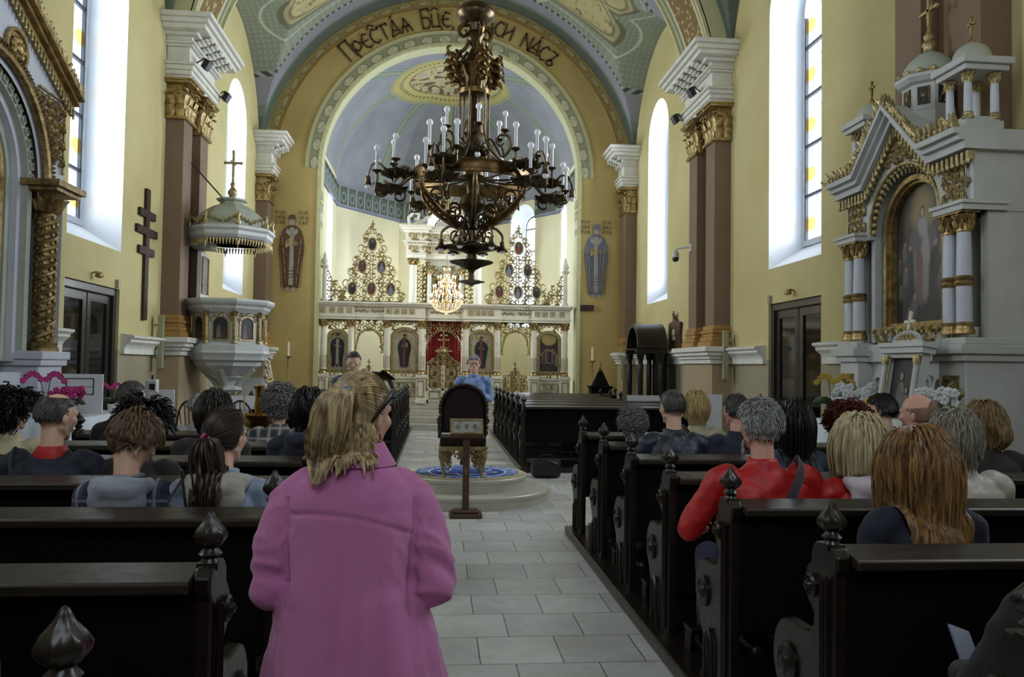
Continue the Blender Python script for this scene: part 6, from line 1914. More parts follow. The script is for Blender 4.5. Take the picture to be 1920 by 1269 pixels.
# patterned round rug
def rug_mat():
    q = NT('blue_patterned_rug'); x, y, z = q.xyz(q.obj())
    r = q.math('SQRT', q.math('ADD', q.math('POWER', x, 2.0), q.math('POWER', y, 2.0))); a = q.math('ARCTAN2', x, y)
    pet = q.math('ADD', .30, q.math('MULTIPLY', q.math('SINE', q.math('MULTIPLY', a, 8)), .06))
    n = q.step(q.noise(14, 3, q.obj(), .5, 2.0), .48, .52)
    col = q.mix(n, rgb(44,78,150), rgb(150,170,206))
    col = q.mix(q.math('LESS_THAN', r, .47), col, rgb(36,66,140))
    col = q.mix(q.math('LESS_THAN', q.math('ABSOLUTE', q.math('SUBTRACT', r, .47)), .012), col, rgb(206,210,214))
    col = q.mix(q.math('LESS_THAN', q.math('ABSOLUTE', q.math('SUBTRACT', r, pet)), .018), col, rgb(196,204,216))
    col = q.mix(q.math('GREATER_THAN', r, .64), col, rgb(196,176,120))
    q.base(col, .9); return q.m
r_ = MB(); r_.lathe([(.68, 0), (.68, .008), (.66, .012), (0.001, .012)], n=64); o = r_.build('round_rug', rug_mat()); o.location = (.40, 9.97, .302)
tag(o, 'round blue and white patterned rug with cream rim on the platform', 'rug')

def throne():
    root = thing('throne', 'throne with dark red rounded back and gilded carved legs on round platform', 'throne', (0.325, 9.45, 0.316))
    # seen from behind: back faces the camera
    k = 9.45/8.6
    hw = .262
    o = [(-hw, .52), (hw, .52), (hw, .80)] + [(hw*cos(pi*i/18), .80+.26*sin(pi*i/18)) for i in range(1, 18)] + [(-hw, .80)]
    i_ = [(u*.9, .52+(v-.52)*.95+.015) for u, v in o]
    m = MB(); m.prism(i_, -.02, .05); m.build('back_cushion', M_darkred, root, smooth=False, bevel=.015)
    m = MB(); m.ring2(o, i_, -.03, .06); m.build('back_frame', M_pewback, root, smooth=False)
    m = MB()
    for q in range(22):
        t_ = pi*q/21; p = (hw*1.04*cos(t_), 0, .80+.28*sin(t_)); m.ball(p, (.026,.02,.026), 6, 4)
    for s in (-1, 1):
        for q in range(5): m.ball((s*hw*1.04, 0, .52+.06*q), (.022,.02,.03), 6, 4)
    m.build('carved_crest', M_darkcarve, root)
    m = MB(); m.box(-.27, .27, -.02, .52, .36, .46); m.build('seat', M_darkred, root, smooth=False, bevel=.02)
    m = MB(); m.box(-.28, .28, -.035, .53, .31, .36)
    scrolls(m, lambda u, v: True, -.24, .24, .22, .33, .075, .008, lambda u, v, l: (u, -.03, v), 0)
    m.build('gilt_apron', M_palegold, root, smooth=False)
    for s in (-1, 1):
        for y in (0.0, .46):
            m = MB(); m.tube([(s*.24, y, .34), (s*.255, y, .24), (s*.235, y, .12), (s*.22, y, .03), (s*.235, y, 0)], [.035,.032,.02,.016,.03], 8)
            scrolls(m, lambda u, v: abs(u-s*.18) < .02+.22*(v-.04), s*.18-.09, s*.18+.09, .05, .32, .055, .008, lambda u, v, l: (u, y-.01, v), s*.19)
            m.build('leg', M_palegold, root)
        m = MB(); m.tube([(s*.28, 0, .66), (s*.285, .2, .66), (s*.285, .4, .65), (s*.28, .44, .6)], .028, 8); m.tube([(s*.275, .40, .42), (s*.285, .38, .64)], .02, 6)
        m.build('armrest', M_darkcarve, root)
M_darkcarve = mat('dark_carved_wood', rgb(58,46,34), .4, .3, var=.4, scale=20)
throne()
def lectern():
    root = thing('lectern', 'brown wooden lectern with plank post and gilt cross holding an open icon', 'lectern', (0.335, 8.68, 0))
    m = MB(); m.box(-.175, .175, -.14, .14, 0, .045); m.box(-.14, .14, -.10, .10, .045, .075); m.build('foot', M_brownwood, root, smooth=False, bevel=.008)
    m = MB(); m.box(-.036, .036, -.02, .02, .07, .90); m.build('post', M_brownwood, root, smooth=False, bevel=.005)
    m = MB(); m.M = Matrix.Translation((0, .02, .93))@Matrix.Rotation(radians(38), 4, 'X')
    m.box(-.175, .175, -.10, .16, -.02, 0); m.box(-.175, .175, -.115, -.095, -.02, .03); m.M = None
    m.build('desk', M_brownwood, root, smooth=False, bevel=.004)
    m = MB(); m.box(-.008, .008, -.026, -.019, .45, .53); m.box(-.028, .028, -.026, -.019, .485, .50); m.build('gilt_cross', M_gold, root, smooth=False)
lectern()
m = MB(); m.M = Matrix.Translation((0.335, 8.70, .935))@Matrix.Rotation(radians(38), 4, 'X')
m.ring2([(-.18,-.088),(.18,-.088),(.18,.15),(-.18,.15)], [(-.155,-.065),(.155,-.065),(.155,.127),(-.155,.127)], .002, .02, 'z')
m.m = 1; m.box(-.156, .156, -.066, .128, .002, .010)
m.m = 2
for k in range(3): m.ball((-.09+.09*k, .03, .012), (.025,.05,.004), 8, 4)
o = m.build('framed_icon', [M_palegold, painting_mat('silvered_icon', rgb(110,114,108), rgb(152,154,146), rgb(84,70,60), 14, 2), M_pgrey], smooth=False)
tag(o, 'small framed icon with grey figures lying on the lectern', 'icon')
# ---------------------------------------------------------------- small things on walls and floor
def triple_cross():
    m = MB(); m.box(0, .05, -.075, .075, 0, 2.06)
    for z, h in ((1.66, .33), (1.39, .43), (1.08, .32)): m.box(-.0, .052, -h, h, z-.06, z+.06)
    o = m.build('wall_cross', M_crosswood, smooth=False, bevel=.004); o.location = (-4.6, 12.98, 2.26)
    tag(o, 'tall dark wooden cross with three crossbars on the left wall', 'cross')
triple_cross()
def column_speaker(x, y, z, h, label, s):
    root = thing('column_speaker', label, 'loudspeaker', (x, y, z), group='slim column loudspeakers')
    m = MB(); m.box(-.045, .045, -.04, .04, 0, h); m.build('housing', M_speaker, root, smooth=False, bevel=.008)
    m = MB(); m.box(min(0, -s*.14), max(0, -s*.14), -.012, .012, .15, .18); m.box(min(0, -s*.14), max(0, -s*.14), -.012, .012, h-.18, h-.15); build_split(m, 'bracket', M_speaker, root, smooth=False)
column_speaker(-4.45, 13.4, 1.51, .86, 'slim pale column loudspeaker beside the left pilasters and pulpit', 1)
column_speaker(4.97, 13.45, 1.445, .85, 'slim pale column loudspeaker on the right pilasters near the dark door', -1)
column_speaker(4.97, 6.5, 1.46, .90, 'slim pale column loudspeaker at the right edge behind the side altar', -1)
column_speaker(4.75, 20.2, 1.35, .82, 'slim pale column loudspeaker by the far right corner pilaster', -1)

def camera_dome():
    root = thing('security_camera', 'white security camera with black dome on bracket at the right pilasters', 'camera', (4.85, 15.0, 3.92))
    m = MB(); m.box(-.02, 0, -.05, .05, -.02, .12); m.tube([(0,0,.06),(-.12,.1,.06),(-.22,.2,.05),(-.24,.22,.0)], .022, 8); m.lathe([(.03,.0),(.065,-.02),(.07,-.1),(.068,-.12)], (-.24, .22, 0), 14)
    m.build('bracket', M_white, root); d = MB(); d.lathe([(.066,-.12),(.066,-.15),(.05,-.19),(.02,-.205),(.002,-.21)], (-.24, .22, 0), 14); d.build('dome', M_black, root)
camera_dome()
def wall_plaque():
    root = thing('relief_plaque', 'brown carved wooden plaque hung on right wall by the pilasters', 'plaque', (5.13, 16.85, 2.03))
    m = MB(); m.prism([(-.42,.05),(-.3,.0),(-.1,.04),(0,-.02),(.1,.04),(.3,0),(.42,.05),(.36,.3),(.42,.58),(.3,.60),(.14,.62),(0,.74),(-.14,.62),(-.3,.60),(-.42,.58),(-.36,.3)], -.05, 0, 'x'); m.build('board', M_brownwood, root, smooth=False, bevel=.006)
    m = MB(); m.box(-.07, -.05, -.03, .03, .66, .84); m.box(-.07, -.05, -.09, .09, .74, .78); m.build('top_cross', M_brownwood, root, smooth=False)
    m = MB(); m.ball((-.06, .0, .36), (.03,.10,.09), 8, 6); m.ball((-.06, .0, .24), (.03,.16,.05), 8, 6); m.build('relief', M_pwhite, root)
wall_plaque()
m = MB(); m.box(-.17, .17, -.06, 0, -.075, .075); m.m = 1; m.box(-.14, .14, -.066, -.06, -.05, .05)
o = m.build('led_sign', [M_black, mat('dark_red_display', rgb(60,14,20), .3)], smooth=False); o.location = (3.955, 20.99, 3.21)
tag(o, 'small black and dark red number display on arch wall under the right saint', 'display')
def spotlight(x, y, z, s, label):
    root = thing('spotlight', label, 'spotlight', (x, y, z), group='black spotlights')
    m = MB(); m.tube([(0,0,0),(s*.15,-.02,.08),(s*.2,-.02,.02),(s*.16,0,-.1)], .012, 5); m.tube([(s*.12,-.1,.05),(s*.24,-.1,.0),(s*.24,.1,.0),(s*.12,.1,.05)], .01, 5); m.build('yoke', M_iron, root)
    m = MB(); m.M = Matrix.Translation((s*.18, 0, -.02))@Matrix.Rotation(s*.5, 4, 'Y'); m.box(-.05, .05, -.09, .09, -.09, .07); m.build('lamp_head', M_iron, root, smooth=False, bevel=.01)
spotlight(-4.2, 14.0, 6.74, 1, 'black spotlight high on the white block above left pilasters, nearer one')
spotlight(-4.2, 15.3, 6.62, 1, 'black spotlight high on the white block above left pilasters, farther one')
spotlight(4.75, 14.2, 6.74, -1, 'black spotlight high on the white block above right pilasters, nearer one')
spotlight(4.75, 15.2, 6.55, -1, 'black spotlight high on the white block above right pilasters, farther one')
for (x, y, s, lb) in ((-4.6, 11.1, 1, 'left'), (5.15, 11.15, -1, 'right')):
    root = thing('door_lamp', 'small brass lamp fixed above the dark %s side door' % lb, 'lamp', (x, y, 2.78))
    m = MB(); m.tube([(0,0,0),(s*.06,0,.02),(s*.1,0,0)], .012, 5); m.build('arm', M_oldgold, root); m = MB(); m.lathe([(.02,.02),(.05,0),(.055,-.05),(.02,-.06)], (s*.10, 0, 0), 10); m.build('shade', M_oldgold, root)
    m = MB(); xs = sorted((0, s*.05)); m.box(xs[0], xs[1], .78, .86, -.14, -.02); o = m.build('alarm_box', M_speaker, smooth=False, bevel=.005); o.location = (x, y, 2.8); tag(o, 'tiny beige alarm box beside the top corner of the %s door' % lb, 'box')
    m = MB(); m.box(xs[0]*.4, xs[1]*.4, -.04, .04, -.05, .05); o = m.build('light_switch', M_pinkbrown, smooth=False); o.location = (x, 12.5 if s > 0 else 12.35, 1.2); tag(o, 'small brown light switch on the wall beyond the %s door' % lb, 'switch')
def candle_stand(x, y, label):
    root = thing('candle_stand', label, 'candle stand', (x, y, 0))
    m = MB(); m.lathe([(.13,0),(.13,.02),(.05,.05),(.03,.10),(.02,.5),(.035,.55),(.02,.6),(.018,1.1),(.03,1.14),(.018,1.2),(.016,1.72),(.03,1.75),(.085,1.78),(.09,1.80),(.02,1.81)], n=12); m.build('stand', M_palegold, root)
    m = MB(); m.lathe([(.03,1.80),(.028,2.14),(.004,2.15)], n=10); m.build('candle', M_cream, root)
candle_stand(-3.66, 20.2, 'tall slender brass candle stand with white candle by left of altar screen')
candle_stand(3.96, 20.2, 'tall slender brass candle stand with white candle by right of altar screen')
def cabinet():
    root = thing('votive_cabinet', 'small dark cabinet with pointed roof and cross before arch wall at right', 'cabinet', (4.05, 19.6, 0))
    m = MB(); m.box(-.25, .25, -.2, .2, 0, 1.15); m.box(-.28, .28, -.23, .23, 1.12, 1.17); m.build('body', M_pewback, root, smooth=False, bevel=.008)
    m = MB(); m.loft([[(-.2,-.16,1.17),(.2,-.16,1.17),(.2,.16,1.17),(-.2,.16,1.17)], [(-.04,-.04,1.55),(.04,-.04,1.55),(.04,.04,1.55),(-.04,.04,1.55)]]); m.build('roof', M_pewback, root, smooth=False)
    m = MB(); m.ball((0,0,1.6), .05, 8, 6); m.box(-.01,.01,-.01,.01,1.6,1.78); m.box(-.05,.05,-.01,.01,1.68,1.70); m.build('cross', M_oldgold, root)
cabinet()
def confessional():
    # dark barrel-roofed canopy on columns against the right wall
    root = thing('canopied_stall', 'dark wooden stall with round barrel roof on columns against right wall', 'stall', (4.60, 17.25, 0))
    w, d = .50, .55      # half along y, depth x
    m = MB(); o = arc(0, 2.06, .55, pi, 0, 18); i_ = arc(0, 2.06, .46, pi, 0, 18)
    m.ring2(o, i_, -.34, .30, 'x', closed=False); m.build('barrel_roof', M_pew, root)
    m = MB(); m.prism(i_+[(.46, 2.04), (-.46, 2.04)], .26, .29, 'x'); m.box(.26, .30, -.5, .5, 0, 2.05); m.build('back', M_pewback, root, smooth=False)
    for s in (-1, 1):
        m = MB(); m.box(-.37, .30, s*.48-.07, s*.48+.07, 1.94, 2.04); m.build('entablature', M_pew, root, smooth=False, bevel=.01)
        for x in (-.27, .18):
            m = MB(); m.lathe([(.09,0),(.09,.12),(.065,.16),(.06,.25),(.07,.9),(.05,1.0),(.06,1.1),(.062,1.7),(.05,1.78),(.08,1.86),(.09,1.95)], (x, s*.48, 0), 14); m.build('column', M_pew, root)
    m = MB(); m.box(-.24, .26, -.42, .42, .42, .50); m.build('seat', M_pew, root, smooth=False)
confessional()
# ---------------------------------------------------------------- black bag by the far right pews
def bag():
    root = thing('travel_bag', 'dark blue-black travel bag on floor beside the far right pews', 'bag', (1.62, 11.72, 0))
    m = MB(); m.box(-.21, .21, -.13, .13, .02, .27); b = m.build('body', mat('dark_blue_nylon', rgb(26,28,40), .55, var=.4, scale=12), root, smooth=False, bevel=.035)
    m = MB(); m.box(-.18, .18, -.148, -.12, .05, .20); m.build('front_pocket', mat('black_nylon', rgb(18,18,24), .5), root, smooth=False, bevel=.01)
    m = MB(); m.stube([(-.10,-.05,.26),(-.08,-.05,.33),(.08,-.05,.33),(.10,-.05,.26)], .010, 6); m.build('handle', M_black, root)
    m = MB(); m.stube([(-.21,0,.2),(-.26,-.02,.25),(-.1,-.14,.27),(.14,-.16,.22),(.25,-.05,.1)], .012, 5); m.build('strap', M_black, root)
bag()
# ---------------------------------------------------------------- brass sand dish with thin candles, chairs and boards on the left
def brass_dish():
    root = thing('votive_dish', 'round brass votive dish on a stem with lit-less thin candles, left pews', 'candle dish', (-1.68, 7.82, 0.0))
    root['label'] = 'round brass votive dish on a turned stem with thin candles behind left pews'
    m = MB(); m.lathe([(.16,0),(.16,.02),(.06,.06),(.035,.15),(.045,.4),(.03,.5),(.035,.8),(.06,.88),(.04,.93),(.10,1.0),(.19,1.06),(.21,1.11),(.215,1.13),(.20,1.13),(.17,1.10),(.01,1.09)], n=24); m.build('dish', M_brass, root)
    m = MB(); m.lathe([(.04,1.09),(.03,1.14),(.045,1.2),(.03,1.28),(.035,1.36),(.06,1.40),(.03,1.41)], n=12); m.build('centre_stem', M_brass, root)
    for (dx, dy) in ((-.13, -.02), (.13, .0), (-.05, .1), (.07, .1)):
        m = MB(); m.tube([(dx, dy, 1.09), (dx, dy, 1.36)], .007, 6); m.build('thin_candle', M_yellowwax, root)
M_yellowwax = mat('yellow_beeswax', rgb(206,176,110), .5)
brass_dish()
def windsor(x, y, rz, label):
    root = thing('windsor_chair', label, 'chair', (x, y, 0), rotz=rz, group='windsor chairs')
    m = MB(); m.lathe([(.2,.44),(.22,.45),(.22,.47),(.2,.48)], n=20); m.build('seat', M_pew, root)
    m = MB(); pts = [(.20*cos(t)*(1 if abs(cos(t)) < .9 else 1.0), -.17-.06*sin(t), .47+.62*sin(t)**.7) for t in [pi*i/16 for i in range(17)]]
    m.tube(pts, .014, 6); m.build('back_hoop', M_pew, root)
    for k in range(5):
        u = -.13+.065*k; m = MB(); m.tube([(u*.7, -.16, .47), (u, -.22, .47+.62*(1-(u/.2)**2)**.45)], .007, 5); m.build('spindle', M_pew, root)
    for dx, dy in ((-.16,-.15),(.16,-.15),(-.16,.15),(.16,.15)):
        m = MB(); m.tube([(dx*.8, dy*.8, .45), (dx*1.2, dy*1.2, 0)], [.017, .013], 6); m.build('leg', M_pew, root)
windsor(-3.25, 11.35, -.3, 'dark hoop-back chair below the pulpit, leftmost of the group')
windsor(-2.72, 11.6, .1, 'dark hoop-back chair below the pulpit, middle of the group')
windsor(-3.72, 10.9, .5, 'dark hoop-back chair near the left door beside the notice stand')
def notice(x, y, z0, w_, h, label, rz=0.0):
    root = thing('notice_stand', label, 'notice board', (x, y, 0), rotz=rz)
    m = MB(); m.box(-w_/2, w_/2, -.01, .01, z0, z0+h); m.build('board', M_paper, root, smooth=False)
    m = MB(); m.box(-.015, .015, .01, .03, 0, z0+h*.5); m.box(-.15, .15, -.1, .12, 0, .02); m.build('stand', M_black, root, smooth=False)
notice(-4.05, 12.35, .72, .34, .48, 'white blank board on a stand near the left door')
notice(4.55, 12.95, .55, .36, .66, 'white board on a stand beside the right door')
def notice2(x, y, w_, h, label, z0):
    notice(x, y, z0, w_, h, label)
notice2(4.3, 15.85, .95, .32, 'low white panel standing behind the far right pews', .76)
notice2(-2.95, 12.45, .5, .2, 'low white panel standing below the pulpit', .92)
def dispenser():
    root = thing('hand_dispenser', 'grey hand sanitizer dispenser on a pole near the left door', 'dispenser', (-4.05, 11.9, 0))
    m = MB(); m.box(-.012, .012, -.012, .012, .02, 1.42); m.box(-.15, .15, -.12, .12, 0, .02); m.build('pole', M_black, root, smooth=False)
    m = MB(); m.box(-.08, .08, -.06, .06, 1.14, 1.36); m.build('housing', M_white, root, smooth=False, bevel=.02)
    m = MB(); m.box(-.02, .06, -.066, -.06, 1.18, 1.30); m.build('window', M_black, root, smooth=False)
dispenser()

# ---------------------------------------------------------------- flowers
def plant(x, y, z, label, name, cat, kind, s=1.0, seed=0):
    root = thing(name, label, cat, (x, y, z)); rnd = random.Random(seed)
    p = MB(); p.lathe([(.055*s,0),(.06*s,.01),(.075*s,.12*s),(.08*s,.13*s),(.07*s,.13*s),(.06*s,.11*s)], n=14)
    p.build('pot', M_terra if kind == 'orchid_y' else M_paper, root)
    lf = MB(); fl = MB(); stm = MB()
    for k in range(9):
        a = 2*pi*k/9+rnd.uniform(-.3,.3); L = (.12+.08*rnd.random())*s
        c_, s_ = cos(a), sin(a); b = .12*s
        pts = [(0,0,b),(L*.4*c_,L*.4*s_,b+.07*s),(L*.8*c_,L*.8*s_,b+.09*s),(L*1.2*c_,L*1.2*s_,b+.04*s)]
        lf.stube(pts, [.006*s,.035*s,.035*s,.004*s], 6, flat=.25)
    def bloom(c, r):
        for k in range(5):
            a = 2*pi*k/5; fl.ball((c[0]+r*.6*cos(a), c[1]-.005, c[2]+r*.6*sin(a)), (r*.55, r*.2, r*.5), 6, 4)
    if kind.startswith('orchid'):
        for q in range(2):
            d = (-1, 1)[q]; pts = [(0,0,.12*s),(.03*d*s,0,.3*s),(.06*d*s,-.02,.42*s),(.14*d*s,-.04,.48*s),(.2*d*s,-.05,.45*s)]
            stm.stube(pts, .005*s, 5)
            for k in range(6): t = k/5; bloom(((.03+.18*t)*d*s, -.04, (.38+.10*sin(pi*t*.8+.4))*s), .033*s)
    else:
        for k in range(26):
            u = rnd.uniform(-1, 1); v = rnd.uniform(-1, 1); w_ = rnd.uniform(0, 1)
            bloom((.16*s*u, .13*s*v-.03, (.22+.10*w_)*s+.03), .038*s)
    lf.build('leaves', M_green, root); fl.build('blossoms', {'orchid_y': M_yellowp, 'orchid_m': M_magenta, 'bush_m': M_magenta, 'bush_w': M_whitep}[kind], root)
    if stm.v: stm.build('stems', M_green, root)
    return root
def table(x0, x1, y0, y1, h, label, drape=.25):
    root = thing('draped_table', label, 'table', ((x0+x1)/2, (y0+y1)/2, 0)); cx, cy = (x0+x1)/2, (y0+y1)/2; a, b = (x1-x0)/2, (y1-y0)/2
    MB().box(-a+.03, a-.03, -b+.03, b-.03, h-.04, h-.012).build('table_top', M_brownwood, root, smooth=False)
    for sx in (-1, 1):
        for sy in (-1, 1): m = MB(); m.box(sx*(a-.08)-.02, sx*(a-.08)+.02, sy*(b-.08)-.02, sy*(b-.08)+.02, 0, h-.04); m.build('leg', M_iron, root, smooth=False)
    m = MB(); n = 80; rings = []
    per = []
    for i in range(n):
        t = i/n*4; k = int(t); f = t-k
        per.append([(-a+2*a*f, -b), (a, -b+2*b*f), (a-2*a*f, b), (-a, b-2*b*f)][k])
    for j, (o, z) in enumerate(((0, h), (.012, h-.01), (.03, h-drape*.5), (.05, h-drape))):
        rings.append([(px*(1+o/a)+ (0 if j < 2 else .012*sin(i*1.3)), py*(1+o/b)+(0 if j < 2 else .012*cos(i*1.1)), z-(0.02*sin(i*.9) if j == 3 else 0)) for i, (px, py) in enumerate(per)])
    m.loft(rings, cap=False); m.add([(-a,-b,h),(a,-b,h),(a,b,h),(-a,b,h)], [(0,1,2,3)]); m.build('cloth', M_cloth, root, angle=60)
table(-3.70, -3.30, 7.55, 9.1, 1.08, 'table with a white cloth before the left side altar')
table(3.84, 4.17, 5.9, 7.95, 1.14, 'table with a white cloth before the right side altar')
def board():
    root = thing('display_board', 'white card display with a framed text leaning on left altar table', 'board', (-3.66, 8.15, 1.085), rotz=.0)
    m = MB(); m.box(-.42, .42, 0, .02, .01, .40); m.build('card', M_paper, root, smooth=False)
    m = MB(); m.ring2([(.08,.2),(.34,.2),(.34,.36),(.08,.36)], [(.088,.208),(.332,.208),(.332,.352),(.088,.352)], -.006, 0)
    m.box(.09, .33, -.004, 0, .275, .279); m.build('printed_frame', M_black, root, smooth=False); m = MB(); m.box(-.32, -.1, -.004, 0, .3, .37); m.build('grey_photo', M_pgrey, root, smooth=False)
board()
plant(-3.42, 8.85, 1.085, 'potted pink orchid on the right end of the left altar table', 'potted_orchid', 'plant', 'orchid_m', .6, 1)
plant(-3.55, 7.68, 1.085, 'tall magenta orchid at the left edge of the left altar table', 'potted_orchid', 'plant', 'orchid_m', .85, 2)
plant(-3.38, 7.74, 1.085, 'bunch of magenta flowers in wrapping on the left altar table', 'flower_bunch', 'flowers', 'bush_m', .75, 3)
plant(3.98, 7.75, 1.145, 'yellow orchid in a red glazed pot on the right altar table', 'potted_orchid', 'plant', 'orchid_y', .9, 4)
plant(3.98, 7.34, 1.145, 'large bouquet of white flowers in white wrap on the right altar table', 'flower_bouquet', 'flowers', 'bush_w', 1.0, 5)
plant(4.0, 6.1, 1.145, 'white chrysanthemums in a vase right of the framed icon', 'flower_vase', 'flowers', 'bush_w', .95, 6)
BQ = [o for o in bpy.data.objects if o.name.startswith('flower_bouquet')][0]
w_ = MB()
w_.lathe([(.05,0),(.10,.10),(.21,.21),(.205,.205),(.09,.09),(.04,.0)], (0, 0, 0), 11); w_.v = [(x, y, z+(.03 if i % 2 else 0)*(z > .15)) for i, (x, y, z) in enumerate(w_.v)]
w_.build('paper_wrap', M_wrap, BQ, smooth=False)
root = thing('yellow_bouquet', 'bouquet in yellow paper below the framed icon', 'flowers', (3.90, 6.93, 1.145))
w_ = MB(); w_.lathe([(.03,0),(.07,.07),(.13,.16),(.12,.17),(.05,.09)], n=9); w_.build('paper_wrap', M_yellowwrap, root, smooth=False)
w_ = MB()
for k in range(12): a = k*2.4; w_.ball((.05*cos(a), .06*sin(a), .17+.02*(k % 3)), .028, 6, 4)
w_.build('blossoms', M_yellowp, root)
def framed_icon():
    root = thing('standing_icon', 'white columned icon frame with a small cross leaning before right side altar', 'icon', (4.0, 6.62, 1.145), rotz=-pi/2)
    M = Matrix.Rotation(radians(-9), 4, 'X')
    m = MB(); m.M = M; hw = .27
    m.ring2([(-hw,0),(hw,0),(hw,.66),(-hw,.66)], [(-hw+.07,.07),(hw-.07,.07),(hw-.07,.60),(-hw+.07,.60)], -.05, .02)
    m.box(-hw-.05, hw+.05, -.09, .03, .64, .69); m.box(-hw-.07, hw+.07, -.11, .03, .69, .73)
    for s in (-1, 1): m.lathe([(.028,.06),(.022,.1),(.022,.52),(.03,.55),(.035,.6)], (s*(hw-.035), -.07, 0), 10)
    for k in range(13): t = pi*k/12; m.ball((.2*cos(t), -.04, .73+.10*sin(t)), (.022,.02,.022), 6, 4)
    m.box(-.19, .19, -.05, .0, .73, .76)
    m.build('frame', M_white, root, smooth=False)
    g = MB(); g.M = M; scrolls(g, lambda u, v: (u/.17)**2+((v-.74)/.09)**2 < 1, -.16, .16, .74, .84, .06, .008, lambda u, v, l: (u, -.04, v), 0)
    for s in (-1, 1): g.lathe([(.03,.54),(.04,.60),(.034,.62)], (s*(hw-.035), -.07, 0), 10)
    g.tube([(-hw+.07,-.052,.07),(hw-.07,-.052,.07),(hw-.07,-.052,.6),(-hw+.07,-.052,.6)], .01, 5, closed=True); g.build('gilding', M_palegold, root)
    c = MB(); c.M = M; c.box(-.012, .012, -.05, -.03, .82, 1.0); c.box(-.05, .05, -.05, -.03, .91, .935)
    for q in ((0,1.0),(-.055,.922),(.055,.922)): c.ball((q[0], -.04, q[1]), .02, 6, 4)
    c.build('cross', M_ivory, root)
    p = MB(); p.M = M; p.box(-hw+.07, hw-.07, -.01, 0, .07, .6); p.m = 1
    for (u, v, a, b) in ((-.04,.26,.06,.14),(.05,.2,.04,.09)): p.ball((u, -.01, v), (a,.004,b), 10, 6)
    p.m = 2
    for (u, v, a, b) in ((-.04,.44,.028,.035),(.05,.32,.022,.026)): p.ball((u, -.014, v), (a,.004,b), 10, 6)
    p.build('icon_painting', [M_pt_dark, M_pgrey, M_pflesh], root, smooth=False)
framed_icon()
# ---------------------------------------------------------------- people
def V(*a): return Vector(a)
def head_mb(m, H, female=False):
    """skull, jaw, nose, ears, lips, brow; H places head-local coordinates (centre of the skull) in body space; +y is the face"""
    def B(c, r, n=16, k=10):
        q = MB(); q.ball(c, r, n, k); m.add([tuple(H @ Vector(p)) for p in q.v], q.f)
    def C(a, b, ra, rb):
        q = MB(); q.rc(a, b, ra, rb, 10); m.add([tuple(H @ Vector(p)) for p in q.v], q.f)
    f = .95 if female else 1.0
    B((0, -.008, .022), (.078*f, .097, .098), 20, 14)
    B((0, .018, -.030), (.064*f, .074, .085))
    C((-.030*f, .045, -.085), (.030*f, .045, -.085), .022, .022); C((0, .068, -.098), (0, .072, -.092), .020*f, .018)
    for s in (-1, 1):
        C((s*.060*f, -.005, -.055), (s*.030*f, .045, -.090), .018, .017)          # jaw line
        C((s*.045*f, .062, -.012), (s*.038*f, .055, -.035), .022, .018)           # cheek
        C((s*.016, .088, .030), (s*.045*f, .076, .030), .011, .010)               # brow
        q = MB(); q.ball((0, 0, 0), (.010, .022, .033), 10, 8); R = Matrix.Translation((s*.080*f, -.008, -.008))@Matrix.Rotation(s*.35, 4, 'Z')@Matrix.Rotation(.2, 4, 'X')
        m.add([tuple(H @ (R @ Vector(p))) for p in q.v], q.f)                       # ear
        C((s*.078*f, -.005, -.035), (s*.077*f, -.003, -.030), .008, .008)
    C((0, .096, .018), (0, .112, -.020), .008, .011); C((-.011, .098, -.024), (.011, .098, -.024), .009, .009)   # nose
    C((-.018, .090, -.053), (.018, .090, -.053), .006, .006); C((-.015, .089, -.064), (.015, .089, -.064), .007, .007)
def hand_mb(m, wrist, direction, palm_n, s=1.0, curl=.6, thumb_side=1, grip=False):
    """palm and five bent fingers"""
    d = Vector(direction).normalized(); n = Vector(palm_n); n = (n-d*n.dot(d)).normalized(); t = d.cross(n)*thumb_side
    w_ = Vector(wrist)
    for k in (-1, 0, 1): m.rc(w_+t*(.014*k*s), w_+d*(.075*s)+t*(.024*k*s), .017*s, .016*s, 8, 3)
    for k, L in enumerate((.072, .080, .074, .058)):
        b = w_+d*(.080*s)+t*((.030-.020*k)*s); a = curl*(.8+.12*k)
        p1 = b+(d*cos(a*.5)+n*sin(a*.5))*(L*.45*s); p2 = p1+(d*cos(a*1.3)+n*sin(a*1.3))*(L*.32*s); p3 = p2+(d*cos(a*2.0)+n*sin(a*2.0))*(L*.26*s)
        m.chain([b, p1, p2, p3], [.0095*s, .009*s, .0082*s, .0068*s], 8)
    b = w_+d*(.020*s)+t*(.030*s); p1 = b+(t*.7+d*.7+n*.25).normalized()*(.038*s); p2 = p1+(d*.9+t*.2+n*.5).normalized()*(.032*s)
    m.chain([b, p1, p2], [.013*s, .010*s, .008*s], 8)

